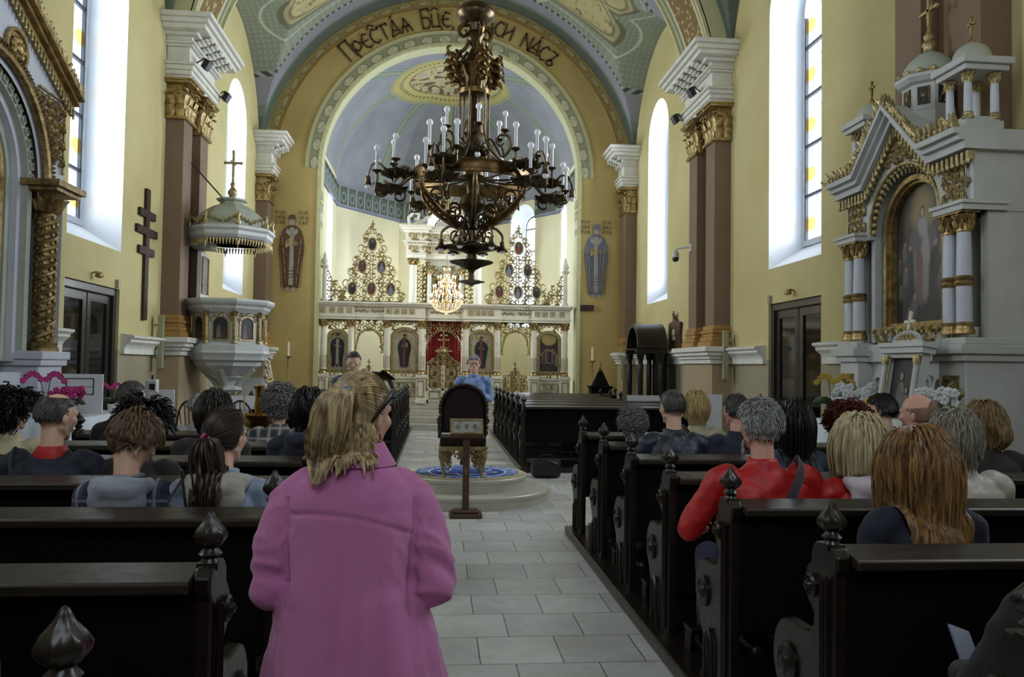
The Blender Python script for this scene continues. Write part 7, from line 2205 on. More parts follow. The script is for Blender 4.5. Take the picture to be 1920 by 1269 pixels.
def hair_strands(mb, H, style, rnd, body=()):
    """combed hair: each lock starts on the scalp and is walked down over skull, neck and shoulders"""
    Hi = H.inverted()
    n = style.get('n', 420); L = style.get('len', .05); r = style.get('r', .0045); step = L/ style.get('seg', 7)
    rad = Vector((.082, .102, .104)); c0 = Vector((0, -.008, .022))
    lift = style.get('lift', .010); curl = style.get('curl', 0.0); tie = style.get('tie'); part = style.get('part', 0.0)
    hairline = style.get('line', .45); nape = style.get('nape', -.45); bald = style.get('bald', None)
    down = (Hi.to_3x3() @ Vector((0, 0, -1))).normalized()
    i = 0; tries = 0
    while i < n and tries < n*6:
        tries += 1
        # roots spread over the sphere
        k = (tries*0.61803398875) % 1.0
        z = 1-2*((tries*0.7548776662) % 1.0); a = 2*pi*k
        d = Vector((sqrt(max(0, 1-z*z))*cos(a), sqrt(max(0, 1-z*z))*sin(a), z))
        if d.z < nape: continue
        if d.y > .12 and d.z < hairline+.28*(d.y-.4): continue       # face
        if d.z < -.12 and d.y > -.12: continue                       # below the ear line
        if bald is not None and d.z > bald and d.y > -.82: continue
        i += 1
        p = c0+Vector((d.x*rad.x, d.y*rad.y, d.z*rad.z)); lay = lift*(.3+.7*rnd.random())
        # initial combing direction
        if tie is not None:
            v = (Vector(tie)-p); v = v.normalized()
        else:
            sx = math.copysign(1, d.x-part) if abs(d.x-part) > .02 else 1
            comb = style.get('comb', 'down')
            if comb == 'back': v = Vector((d.x*.3, -1, -.2-.6*max(0, -d.y)))
            elif comb == 'up': v = d*1.0+Vector((0, .25, .3))
            elif comb == 'fringe': v = Vector((d.x*.6, .55 if d.y > -.1 else -.25, -.75))
            else: v = Vector((sx*.75, -.25 if d.y < .3 else .15, -.55)) if d.y > -.1 else Vector((d.x*.25, -.5, -.75))
        if tie is not None:                                     # combed flat to the tie along the skull
            T_ = Vector(tie)-c0; e_ = sqrt((T_.x/rad.x)**2+(T_.y/rad.y)**2+(T_.z/rad.z)**2)
            u0 = Vector((d.x, d.y, d.z)); u1 = Vector((T_.x/rad.x, T_.y/rad.y, T_.z/rad.z)).normalized()
            om = max(1e-3, math.acos(max(-1, min(1, u0.dot(u1))))); pts = []
            for j in range(9):
                t = j/8; u = (u0*sin((1-t)*om)+u1*sin(t*om))/max(sin(om), 1e-3)
                k_ = 1+(.02+lay*7*sin(pi*t)*.9)*(1-t)+t*(.10+.03*sin(i*1.7))
                pts.append(H @ (c0+Vector((u.x*rad.x, u.y*rad.y, u.z*rad.z))*k_+Vector((.006*sin(i*2.3), 0, .006*cos(i*3.1)))*t))
            mb.tube(pts, [r*.8]+[r]*7+[r*.8], 4)
            continue
        pts = [p.copy()]; ph = rnd.random()*6.28; cf = 60+40*rnd.random()
        Lk = L*(.75+.35*rnd.random()); nst = style.get('seg', 7)
        for j in range(nst):
            v = v.normalized()
            if tie is not None and (p-Vector(tie)).length > .03 and j < nst*.5:
                v = (v*.3+(Vector(tie)-p).normalized()).normalized()
            else:
                v = (v+down*style.get('grav', .35)*(1+j*.12)).normalized()
                if tie is None and p.z < -.01: v = (v+Vector((-p.x, -p.y-.02, 0)).normalized()*style.get('tuck', .45)+down*.3).normalized()
            p = p+v*(Lk/nst)
            q = p-c0; e = sqrt((q.x/rad.x)**2+(q.y/rad.y)**2+(q.z/rad.z)**2)
            m_ = 1+lay/.095
            if e < m_: q = q*(m_/e); p2 = c0+q; v = (p2-pts[-1]).normalized() if (p2-pts[-1]).length > 1e-5 else v; p = p2
            # neck and shoulders
            if body:
                w_ = H @ p
                for (a_, b_, ra) in body:
                    ab = b_-a_; t = max(0, min(1, (w_-a_).dot(ab)/ab.length_squared)); cc = a_+ab*t; dd = w_-cc
                    if dd.length < ra+lay*.6: w_ = cc+dd.normalized()*(ra+lay*.6)
                p = Hi @ w_
            o = Vector((cos(ph+cf*j*.02*Lk/.05), sin(ph*1.7+cf*j*.02*Lk/.05), sin(ph+j)))*curl
            pts.append(p+o)
        N = len(pts)
        rr = [r*.9]+[r*(1.0 if q < N-3 else .75) for q in range(1, N-1)]+[r*.25]
        mb.tube([H @ q for q in pts], rr, 4)
def hair_cap(mb, H, style, t=.006):
    """close scalp layer under the locks"""
    rad = Vector((.082, .102, .104)); c0 = Vector((0, -.008, .022)); hairline = style.get('line', .45); nape = style.get('nape', -.45); bald = style.get('bald', None)
    n, m = 36, 22; idx = {}; vs = []; fs = []
    def ok(d):
        if d.z < nape-.05: return False
        if d.y > .12 and d.z < hairline-.02+.28*(d.y-.4): return False
        if d.z < -.12 and d.y > -.12: return False
        if bald is not None and d.z > bald and d.y > -.82: return False
        return True
    for i in range(m+1):
        th = pi*i/m
        for j in range(n):
            a = 2*pi*j/n; d = Vector((sin(th)*cos(a), sin(th)*sin(a), cos(th)))
            vs.append(tuple(H @ (c0+Vector((d.x*(rad.x+t), d.y*(rad.y+t), d.z*(rad.z+t))))))
            idx[(i, j)] = (len(vs)-1, ok(d))
    for i in range(m):
        for j in range(n):
            q = [idx[(i, j)], idx[(i+1, j)], idx[(i+1, (j+1) % n)], idx[(i, (j+1) % n)]]
            if all(x[1] for x in q): fs.append(tuple(x[0] for x in q))
    mb.add(vs, fs)
def hair_mat(name, c, c2=None):
    if name in MATS: return MATS[name]
    t = NT(name); p = t.obj()
    mp = t.node('ShaderNodeMapping'); mp.inputs['Scale'].default_value = (60, 60, 5); t.l.new(p, mp.inputs[0])
    n = t.noise(1.0, 3, mp.outputs[0]); col = t.mix(t.step(n, .3, .7), c2 or tuple(x*.4 for x in c[:3])+(1,), c)
    t.base(col, .42); t.b.inputs['Specular IOR Level'].default_value = .35; MATS[name] = t.m; return t.m
def fabric(name, c, rough=.85, var=.2, scale=12, sheen=.1, bump=.25, c2=None):
    return mat(name, c, rough, var=var, scale=scale, bump=bump, bscale=60, sheen=sheen, c2=c2)
def plaid(name, c0, c1, c2, s=14):
    if name in MATS: return MATS[name]
    t = NT(name); x, y, z = t.xyz(t.obj())
    def st(v, f, w_): return t.math('GREATER_THAN', t.math('SINE', t.math('MULTIPLY', v, f)), w_)
    col = t.mix(t.math('MULTIPLY', st(x, s*6.28, .2), .55), c0, c1); col = t.mix(t.math('MULTIPLY', st(z, s*6.28, .2), .55), col, c1)
    col = t.mix(t.math('MULTIPLY', st(x, s*6.28, .93), .7), col, c2); col = t.mix(t.math('MULTIPLY', st(z, s*6.28, .93), .7), col, c2)
    t.base(col, .9); MATS[name] = t.m; return t.m

def lump(freq, amp, seed=0.0, aniso=(1, 1, 1)):
    def f(co, no):
        return amp*noise.noise(Vector((co.x*freq*aniso[0]+seed, co.y*freq*aniso[1], co.z*freq*aniso[2])))+amp*.4*noise.noise(Vector((co.x*freq*2.7+seed+9, co.y*freq*2.7, co.z*freq*2.7)))
    return f
def ring(cx, cy, z, rx, ry, n=24, p=2.3):
    """super-ellipse section"""
    o = []
    for i in range(n):
        a = 2*pi*i/n; c, s = cos(a), sin(a)
        o.append((cx+rx*math.copysign(abs(c)**(2/p), c), cy+ry*math.copysign(abs(s)**(2/p), s), z))
    return o
M_hands = M_skin
def seated(label, x, y, headz, jacket, hairstyle, hairmat, s=1.0, turn=0.0, nod=0.1, tilt=0.0, lean=.05, skin=None, trousers=None, collar=None, female=False,
           wide=1.0, hood=None, arms='lap', seat=.46, voxel=.0095, extra=None, name='person', head_s=1.0, rz=0.0, scarf=None, standing=False, coat_len=None, hairfn=None, shoe=True, feet=None):
    """a seated person, back to the camera (+y is forward). headz: height of the crown above the floor"""
    skin = skin or M_skin
    root = thing(name, label, 'person', (x, y, 0), rotz=rz, group='people in the pews' if not standing else None)
    top = headz/s                                          # work in unit-scale body space
    root.scale = (s, s, s)
    hc = top-.118*head_s                                         # skull centre
    nb = hc-.178                                            # neck base
    sh = nb-.045                                           # shoulder line
    hip = (seat+.11)/s if not standing else .93*top/1.75
    ly = lambda z: lean*(z-hip)/(nb-hip)
    H = Matrix.Translation((0, ly(nb)+.035+.05*nod, hc))@Matrix.Rotation(turn, 4, 'Z')@Matrix.Rotation(tilt, 4, 'Y')@Matrix.Rotation(-nod, 4, 'X')@Matrix.Scale(head_s, 4)
    if s != 1.0: pass
    sw = .185*wide
    b = MB()
    head_mb(b, H, female)
    b.rc(V(0, ly(nb)-.005, nb-.03), H @ V(0, -.015, -.055), .058 if not female else .048, .052 if not female else .045, 14)
    # trunk core
    b.loft([ring(0, ly(z), z, rx, ry) for z, rx, ry in ((hip-.1, .15*wide, .11), (hip, .16*wide, .115), ((hip+sh)/2, .14*wide, .10), (sh-.1, .16*wide, .10), (sh, .12*wide, .07), (nb, .05, .05))])
    P = {}
    for k in (-1, 1):
        S_ = V(k*sw, ly(sh)-.0, sh-.005)
        if arms == 'lap': E = V(k*(sw+.055), ly(sh)+.03, sh-.27); W = V(k*.10, .30, sh-.38)
        elif arms == 'phone': E = V(k*(sw+.03), .12, sh-.25); W = V(k*.07-.0, .33, sh-.08)
        elif arms == 'stand': E = V(k*(sw+.05), -.02, sh-.28); W = V(k*(sw-.02), .12, sh-.50)
        elif arms == 'chest': E = V(k*(sw+.05), .02, sh-.26); W = V(k*.06, .22, sh-.22)
        elif arms == 'out' and k < 0: E = V(-(sw+.13), .10, sh-.26); W = V(-(sw+.02), .32, sh-.30)
        else: E = V(k*(sw+.055), ly(sh)+.03, sh-.27); W = V(k*.10, .30, sh-.38)
        P[k] = (S_, E, W)
        b.chain([S_, E, W], [.050, .040, .028], 12)
        d = (W-E).normalized(); hand_mb(b, W, d, V(-k*.6, 0, -.6) if arms != 'phone' else V(-k, .2, .1), 1.0, .5 if arms in ('lap', 'out', 'stand') else 1.0, k)
    for k in (-1, 1):
        if standing:
            b.chain([V(k*.09, 0, hip-.05), V(k*.10, .02, hip*.52), V(k*.10, 0, .09)], [.085, .058, .04], 12)
            b.chain([V(k*.10, -.04, .045), V(k*.11, .15, .035)], [.042, .036], 10)
        else:
            kx = .12; b.chain([V(k*.09, .02, hip-.03), V(k*kx, .43, hip+.0), V(k*kx, .42, .12)], [.085, .060, .045], 12)
            b.chain([V(k*kx, .39, .06), V(k*kx, .56, .05)], [.042, .036], 10)
    body = bake(b, .0085, 'body', skin, root, 2)
    # clothing
    j = MB(); t = .018
    zb = hip-.10 if coat_len is None else hip-coat_len
    secs = [(zb, .175, .145), (hip, .185, .15), ((hip+sh)/2-.03, .170, .13), ((hip+sh)/2+.08, .180, .125), (sh-.12, .195, .125), (sh-.05, .190, .112), (sh+.000, .150, .090), (sh+.030, .098, .070), (nb+.015, .064, .060)]
    j.loft([ring(0, ly(z)*1.0, z, rx*wide, ry) for z, rx, ry in secs])
    for k in (-1, 1):
        S_, E, W = P[k]
        j.chain([S_+V(-k*.035, 0, .0), S_+V(k*.008, 0, -.02), E, W-(W-E).normalized()*.015], [.068, .070, .058, .044], 14)
    col_h = .035 if collar is None else collar
    j.loft([ring(0, ly(nb)-.004, nb-.02, .080, .072), ring(0, ly(nb), nb+col_h*.4, .072, .068), ring(0, ly(nb)+.006, nb+col_h, .070, .068)])
    jk = bake(j, voxel, 'jacket', jacket, root, 3, lump(9, .010, x*7, (1, 1, 1.6)))
    if not standing or trousers:
        q = MB()
        for k in (-1, 1):
            if standing: q.chain([V(k*.085, 0, hip-.0), V(k*.10, .02, hip*.52), V(k*.10, 0, .08)], [.105, .078, .062], 14)
            else: q.chain([V(k*.09, .0, hip-.02), V(k*.12, .44, hip+.01), V(k*.12, .42, .13)], [.10, .078, .058], 14)
        bake(q, .014, 'trousers', trousers or M_navytrouser, root, 2, lump(8, .008, y))
        q = MB()
        for k in (-1, 1):
            if standing: q.chain([V(k*.10, -.05, .05), V(k*.11, .17, .04)], [.052, .044], 12)
            else: q.chain([V(k*.12, .38, .065), V(k*.12, .57, .05)], [.052, .044], 12)
        q.build('shoes', M_shoe, root)
    if hood:
        h_ = MB()
        pts = [V(.11*cos(a), ly(nb)-.045+.085*sin(a)*1.0, nb+.0+.022*sin(a)) for a in [pi*.92+pi*1.16*i/12 for i in range(13)]]
        h_.tube(pts, [.02, .03, .04, .05, .058, .062, .062, .062, .058, .05, .04, .03, .02], 12)
        h_.ball((0, ly(nb)-.12, nb-.07), (.13, .055, .10), 16, 10)
        bake(h_, .010, 'hood', hood, root, 3, lump(14, .010, x))
    if scarf:
        h_ = MB(); h_.loft([ring(0, ly(nb), nb-.035, .088, .08, 20), ring(0, ly(nb), nb-.0, .084, .078, 20), ring(0, ly(nb)+.004, nb+.035, .068, .066, 20)]); h_.build('scarf', scarf, root)
    # hair
    if hairstyle is not None:
        rnd = random.Random(int(abs(x*1000)+y*10)); m = MB()
        bodyc = [(V(0, ly(nb), nb-.05), V(0, ly(nb), nb+.12), .062), (V(-sw*.75, ly(sh), sh-.03), V(sw*.75, ly(sh), sh-.03), .085), (V(0, ly(sh), sh-.3), V(0, ly(sh), sh-.1), .14)]
        if hood: bodyc.append((V(-.08, ly(nb)-.115, nb-.06), V(.08, ly(nb)-.115, nb-.06), .088))
        hair_cap(m, H, hairstyle); hair_strands(m, H, hairstyle, rnd, bodyc)
        if hairfn: hairfn(m, H, root, bodyc)
        m.build('hair', hairmat, root, angle=75)
    if extra: extra(root, H, dict(nb=nb, sh=sh, hip=hip, P=P, ly=ly, sw=sw))
    return root
M_navytrouser = fabric('dark_trousers', rgb(30, 32, 44))
M_jeans = fabric('blue_jeans', rgb(34, 42, 78))
M_shoe = mat('dark_shoe_leather', rgb(34, 28, 26), .4)
HB = hair_mat('dark_brown_hair', rgb(44, 34, 28)); HBK = hair_mat('black_hair', rgb(24, 21, 20)); HLB = hair_mat('light_brown_hair', rgb(112, 90, 66))
HG = hair_mat('grey_hair', rgb(150, 148, 146), rgb(74, 72, 72)); HSG = hair_mat('silver_grey_hair', rgb(176, 176, 176), rgb(92, 92, 94)); HDG = hair_mat('dark_grey_hair', rgb(84, 80, 78), rgb(36, 34, 34))
HBL = hair_mat('blond_hair', rgb(206, 184, 130), rgb(130, 104, 62)); HPB = hair_mat('pale_blond_bob', rgb(214, 204, 168), rgb(140, 124, 88)); HRB = hair_mat('red_blond_hair', rgb(160, 122, 72), rgb(66, 44, 28))
HR = hair_mat('dark_red_hair', rgb(110, 44, 28), rgb(48, 18, 14)); HDB = hair_mat('dark_blond_hair', rgb(150, 124, 84), rgb(78, 60, 38))
SHORT = dict(n=900, len=.035, seg=4, r=.0036, lift=.005, comb='down', line=.42, nape=-.48, grav=.2)
CROP = dict(n=700, len=.020, seg=3, r=.004, lift=.004, comb='back', line=.40, nape=-.45, grav=.2)
BOYS = dict(n=1000, len=.065, seg=6, r=.0040, lift=.013, tuck=.9, comb='fringe', line=.28, nape=-.62, grav=.35)
CURLY = dict(n=800, len=.075, seg=8, r=.0050, lift=.026, comb='down', line=.34, nape=-.6, grav=.12, curl=.009, tuck=.2)
BOB = dict(n=1100, len=.25, seg=11, r=.0046, lift=.028, tuck=.12, comb='down', line=.32, nape=-.35, grav=.5)
LONG = dict(n=1000, len=.42, seg=15, r=.0056, lift=.030, tuck=.06, comb='down', line=.32, nape=-.3, grav=.5)
BALD = dict(n=420, len=.014, seg=3, r=.0035, lift=.003, comb='down', line=.2, nape=-.5, bald=.18, grav=.4)
def glasses(root, H, d, m=None):
    g = MB()
    for k in (-1, 1):
        g.tube([H @ V(k*.033+.022*cos(t), .104, .014+.017*sin(t)) for t in [2*pi*i/14 for i in range(14)]], .0025, 5, closed=True)
        g.tube([H @ V(k*.056, .102, .018), H @ V(k*.084, .03, .016), H @ V(k*.088, -.02, .008)], .0025, 5)
    g.tube([H @ V(-.012, .107, .016), H @ V(.012, .107, .016)], .0025, 5)
    g.build('glasses', M_black, root)
def eyes(root, H, d):
    e = MB()
    for k in (-1, 1): e.ball(tuple(H @ V(k*.032, .080, .012)), .0125, 10, 8)
    e.build('eyes', mat('eye_white', rgb(220, 216, 210), .2), root)
    e = MB()
    for k in (-1, 1): e.ball(tuple(H @ V(k*.032, .0895, .012)), .0055, 8, 6)
    e.build('irises', M_black, root)
def ponytail(tie, L, r0, m_tie, sway=0.0, n=110, back=.05):
    def f(m, H, root, bodyc):
        rnd = random.Random(5); Tp = H @ Vector(tie)
        for i in range(n):
            a = 2*pi*rnd.random(); q = sqrt(rnd.random()); o = V(cos(a)*q, sin(a)*q*.7, 0)
            ll = L*(.7+.35*rnd.random()); pts = []
            for j in range(10):
                t = j/9; w_ = r0*(.25+1.0*sin(pi*min(t*.8+.08, 1))*(1 if t < .8 else 1))
                p = Tp+V(sway*t, -back*sin(pi*min(1, t*1.15))-.01, -ll*t*(1)+.035*sin(pi*min(1, t*1.8))*(t < .5))+V(o.x*w_, o.y*w_, 0)+V(.004*sin(9*t+i), .004*cos(7*t+i), 0)
                for (a_, b_, ra) in bodyc:
                    ab = b_-a_; u = max(0, min(1, (p-a_).dot(ab)/ab.length_squared)); cc = a_+ab*u; dd = p-cc
                    if dd.length < ra+.012: p = cc+dd.normalized()*(ra+.012+.02*q)
                pts.append(p)
            m.tube(pts, [.003]+[.006]*8+[.0015], 4)
        e = MB(); e.tube([Tp+V(.016*cos(t), .016*sin(t)*.6-.004, .016*sin(t)) for t in [2*pi*i/12 for i in range(12)]], .008, 6, closed=True); e.build('hair_tie', m_tie, root)
    return f
rW = 'in the pews'
F = fabric
J_navy = F('navy_wool', rgb(30, 34, 52)); J_black = F('black_wool', rgb(26, 25, 27)); J_blk2 = F('black_padded_jacket', rgb(36, 36, 42), .6)
J_denim = F('light_denim', rgb(150, 164, 186), c2=rgb(110, 126, 152)); J_red = F('red_raincoat', rgb(186, 26, 28), .5, var=.15, sheen=.0)
J_cream = F('cream_jacket', rgb(186, 176, 146)); J_puff = F('silver_puffer', rgb(188, 184, 174), .4, var=.1); J_blue = F('mid_blue_shirt', rgb(132, 158, 200), var=.25, scale=18, c2=rgb(100, 126, 176))
J_dkblue = F('dark_blue_jacket', rgb(34, 44, 72)); J_brown = F('brown_grey_coat', rgb(52, 46, 46)); J_plaid = plaid('navy_plaid', rgb(30, 34, 50), rgb(64, 72, 92), rgb(140, 140, 150), 9)
J_plaid2 = plaid('grey_plaid', rgb(54, 54, 58), rgb(120, 118, 118), rgb(190, 188, 184), 12); J_lightgrey = F('light_grey_coat', rgb(170, 170, 172)); J_teal = F('steel_blue_jacket', rgb(60, 74, 92))
M_hood = F('pale_grey_blue_hood', rgb(150, 158, 172)); M_hood2 = F('ivory_hood', rgb(176, 174, 162))
M_stripe = plaid('pink_striped_scarf', rgb(214, 150, 190), rgb(120, 60, 90), rgb(230, 200, 220), 24)
M_pinktie = mat('magenta_elastic', rgb(190, 60, 130), .6); M_bluetie = mat('blue_elastic', rgb(90, 120, 190), .6)

# --- left block
seated('person in a dark navy jacket at the lower left corner of the picture', -1.19, 1.78, 1.36, J_navy, SHORT, HB, s=.98)
seated('woman with black hair and glasses in cream jacket at far left edge', -2.82, 5.58, 1.385, J_cream, dict(CURLY, len=.12), HBK, turn=-.5, female=True, extra=glasses)
def strapx(mat_, w_=.028):
    def f(root, H, d):
        m = MB(); sh = d['sh']
        pts = [V(-.17, .06, sh+.04), V(-.155, -.02, sh+.068), V(-.13, -.10, sh+.02), V(-.08, -.150, sh-.10), V(0.0, -.162, sh-.22), V(.10, -.158, sh-.33)]
        m.stube(pts, w_, 8, flat=.22, up=(0, -1, 0)); m.build('bag_strap', mat_, root)
    return f
seated('balding man in navy coat with red collar sitting in the left pews', -2.12, 4.63, 1.425, J_navy, dict(CROP, bald=.75, n=560), HDG, s=1.08, turn=-.55, nod=.15, scarf=J_red, wide=1.05, extra=strapx(J_dkblue, .016))
seated('short-haired man in a black coat behind the left door side', -2.41, 6.53, 1.45, J_black, CROP, HDG, s=1.06, turn=-.6, skin=M_skin2)
bpy.context.scene  # keep
seated('grey-haired person in pale coat, nearer the wall in the front left pew', -2.60, 7.50, 1.345, J_lightgrey, dict(SHORT, n=500), HSG, turn=-.4, s=.98)
seated('white-haired man with glasses in the front left pew beside another', -2.16, 7.50, 1.315, J_lightgrey, dict(SHORT, n=500), HSG, turn=-.9, nod=.25, extra=glasses, s=.98)
seated('person with black tousled hair in black coat directly behind the boy', -1.66, 4.65, 1.355, J_black, dict(CURLY, len=.12, curl=.006, lift=.03), HBK, wide=.92, turn=-.2, nod=.25, s=1.0)
seated('boy with light brown hair in navy plaid shirt and grey hood', -1.36, 3.68, 1.375, J_plaid, BOYS, HLB, turn=-.75, nod=.45, wide=.85, hood=M_hood, s=.98, head_s=1.02)
seated('girl with long dark ponytail in light denim jacket and ivory hood', -.95, 3.68, 1.402, J_denim, dict(SHORT, n=900, len=.17, seg=8, tie=(-.02, -.112, -.015), lift=.010, nape=-.7, line=.36, grav=.0), hair_mat('dark_ponytail_hair', rgb(62, 46, 36), rgb(28, 20, 16)), turn=-.35, nod=.15, female=True, wide=.84, hood=M_hood2,
       hairfn=ponytail((-.02, -.118, -.015), .32, .062, M_pinktie, sway=.04), head_s=1.02, trousers=J_plaid2, s=1.0)
seated('woman with dark hair in a brown-grey coat in front of the girl', -1.515, 5.58, 1.39, J_brown, dict(BOB, len=.14, seg=8, nape=-.6), HB, turn=-.2, nod=.2, female=True)
seated('woman with grey curly hair and a grey plaid jacket in left pews', -1.25, 6.53, 1.40, J_plaid2, CURLY, HG, female=True, nod=.15, head_s=1.05)
seated('person with dark hair in a navy hooded jacket beside the aisle at left', -.88, 5.58, 1.415, J_navy, dict(BOB, len=.12, seg=7, nape=-.6), HBK, nod=.2, hood=J_navy)

# --- right block
seated('elderly person with curly grey hair, only the head above the right pews', 1.70, 6.74, 1.235, J_brown, CURLY, HG, female=True, s=.95)
seated('young man with short dark hair in navy leather jacket, right pews', 1.77, 5.80, 1.45, F('navy_leather', rgb(36, 42, 58), .42, sheen=0), CROP, HDG, s=1.06, turn=.25, arms='lap')
seated('blond woman in cream jacket with a dark strap beside the young man', 2.26, 6.74, 1.40, J_cream, dict(BOB, len=.12, seg=8, nape=-.6), HBL, female=True, s=.98, extra=strapx(J_black, .018))
seated('grey-haired man in navy jacket with hands raised, right pews', 2.26, 5.80, 1.425, J_navy, SHORT, HDG, turn=.3, arms='chest', skin=M_skin2, s=1.0)
def phone(root, H, d):
    m = MB(); sh = d['sh']; m.M = Matrix.Translation((0.02, .42, sh+.0))@Matrix.Rotation(-.25, 4, 'X'); m.box(-.038, .038, -.004, .004, -.075, .075); o = m.build('phone_body', M_black, None, smooth=False, bevel=.003)
    o.name = 'smartphone'; o.location = root.location; tag(o, 'smartphone held up by the long-haired woman, showing a lit picture', 'phone')
    q = MB(); q.M = m.M; q.box(-.034, .034, -.0055, -.004, -.066, .066); q.build('screen', M_screen, o, smooth=False)
M_screen = tube_glass('phone_screen', rgb(120, 150, 200), rgb(130, 160, 210), .7)
seated('woman with long black hair and glasses holding up a phone', 2.27, 4.85, 1.40, J_teal, dict(LONG, n=760, len=.36), HBK, female=True, arms='phone', turn=-.25, extra=lambda r, H, d: (phone(r, H, d), glasses(r, H, d)), wide=.9)
seated('woman with dark red curly hair in a dark blue coat, right pews', 2.64, 4.85, 1.375, J_dkblue, dict(CURLY, len=.10, curl=.014), HR, female=True, nod=.05, wide=.9)
def beard(root, H):
    m = MB(); rnd = random.Random(3)
    for k in range(160):
        a = rnd.uniform(-1.25, 1.25); z = rnd.uniform(-.115, -.055); p = V(.066*sin(a), .012+.07*cos(a), z); q = p+V(.012*sin(a), .014*cos(a), -.022); m.tube([H @ p, H @ q], [.005, .001], 4)
    m.build('beard', HSG, root)
def wide_strap(root, H, d):
    m = MB(); sh = d['sh']; L = [V(.17, .07, sh+.035), V(.155, -.01, sh+.070), V(.125, -.085, sh+.03), V(.06, -.140, sh-.07), V(-.03, -.160, sh-.19), V(-.13, -.150, sh-.31), V(-.2, -.08, sh-.4)]
    m.stube(L, .036, 8, flat=.25, up=(0, -1, 0)); m.build('bag_strap', F('charcoal_webbing', rgb(44, 48, 58), .7), root)
seated('grey-haired bearded man in bright red jacket with a wide dark strap', 1.66, 3.90, 1.455, J_red, dict(SHORT, n=900, len=.04, lift=.012), HSG, s=1.08, turn=.22, nod=.05, wide=1.12, arms='out', trousers=M_jeans, extra=lambda r, H, d: (wide_strap(r, H, d), beard(r, H)), skin=M_skin2)
seated('woman with a straight pale blond bob, red jacket and pink striped scarf', 2.18, 3.88, 1.372, J_red, dict(BOB, n=1200), HPB, female=True, turn=.05, nod=.0, head_s=1.08, wide=.98, hood=F('white_pink_hood', rgb(206, 196, 204)), scarf=M_stripe, s=1.0)
seated('dark-haired man in a blue-black padded jacket before the altar table', 3.42, 5.80, 1.445, J_blk2, SHORT, HBK, turn=.7, s=1.04)
seated('bald man with a shiny head in dark clothes, right pews', 3.12, 4.85, 1.475, J_brown, dict(BALD), hair_mat('thin_stubble', rgb(150, 120, 104), rgb(120, 94, 80)), turn=.55, s=1.10, skin=M_skin2)
def longhair(m, H, root, bodyc): pass
seated('woman with very long red-blond hair in a dark navy coat, nearest right pew', 1.90, 2.93, 1.385, F('dark_navy_wool', rgb(22, 28, 48)), dict(LONG, n=2100, len=.50, seg=17, lift=.022, r=.0048, curl=.004), HRB, female=True, turn=.45, nod=.12, wide=.95, head_s=1.06, s=1.0)
seated('woman with tousled grey bob in a silvery puffer jacket, right pews', 2.72, 3.90, 1.40, J_puff, dict(BOB, len=.17, seg=9, curl=.004), hair_mat('ash_grey_hair', rgb(158, 152, 138), rgb(84, 78, 66)), female=True, turn=-.2, nod=.15, wide=1.12)
seated('woman with dark blond hair tied back at the far right edge', 3.57, 4.85, 1.41, J_brown, dict(BOB, len=.12, seg=7, nape=-.6), HDB, female=True, turn=.2, hairfn=ponytail((0, -.12, -.03), .14, .03, M_black))
def hold_phone(root, H, d):
    W = d['P'][-1][2]
    m = MB(); m.M = Matrix.Translation((W.x+.055, W.y+.07, W.z+.045))@Matrix.Rotation(.35, 4, 'Y')@Matrix.Rotation(-.9, 4, 'X'); m.box(-.038, .038, -.004, .004, -.08, .08); o = m.build('smartphone', mat('blue_grey_phone', rgb(90, 104, 130), .3), None, smooth=False, bevel=.003); o.location = root.location
    tag(o, 'phone held at the bottom right corner of the picture', 'phone')
seated('person in black jacket at the lower right corner holding a phone', 1.80, 1.98, 1.36, J_black, SHORT, HB, arms='out', extra=hold_phone)

# --- two standing men further up the aisle
def camera_held(root, H, d):
    m = MB(); sh = d['sh']; m.box(-.06, .06, .27, .33, sh-.22, sh-.14); o = m.build('body', M_black, None, smooth=False, bevel=.006); o.name = 'compact_camera'; o.location = root.location; o.rotation_euler = root.rotation_euler
    tag(o, 'black camera held by the man in the blue shirt', 'camera')
    q = MB(); q.lathe([(.028, .33), (.03, .35), (.026, .36)], (0, 0, sh-.18), 14, 'y'); q.box(-.03, .03, .331, .334, sh-.21, sh-.15); q.build('lens', M_white, o)
M_blackt = F('black_trousers', rgb(24, 24, 28))
seated('grey-haired man in blue shirt and dark glasses standing behind the throne', .515, 11.3, 1.765, J_blue, SHORT, HSG, standing=True, arms='chest', trousers=M_blackt, rz=pi, coat_len=.12, extra=lambda r, H, d: (glasses(r, H, d), eyes(r, H, d), camera_held(r, H, d)), seat=.8, nod=.05)
seated('dark-haired man in grey coat standing beyond the pink-coated woman', -1.01, 10.0, 1.765, J_teal, CROP, HDG, standing=True, arms='stand', trousers=M_blackt, rz=pi, coat_len=.2, extra=eyes, nod=.25)

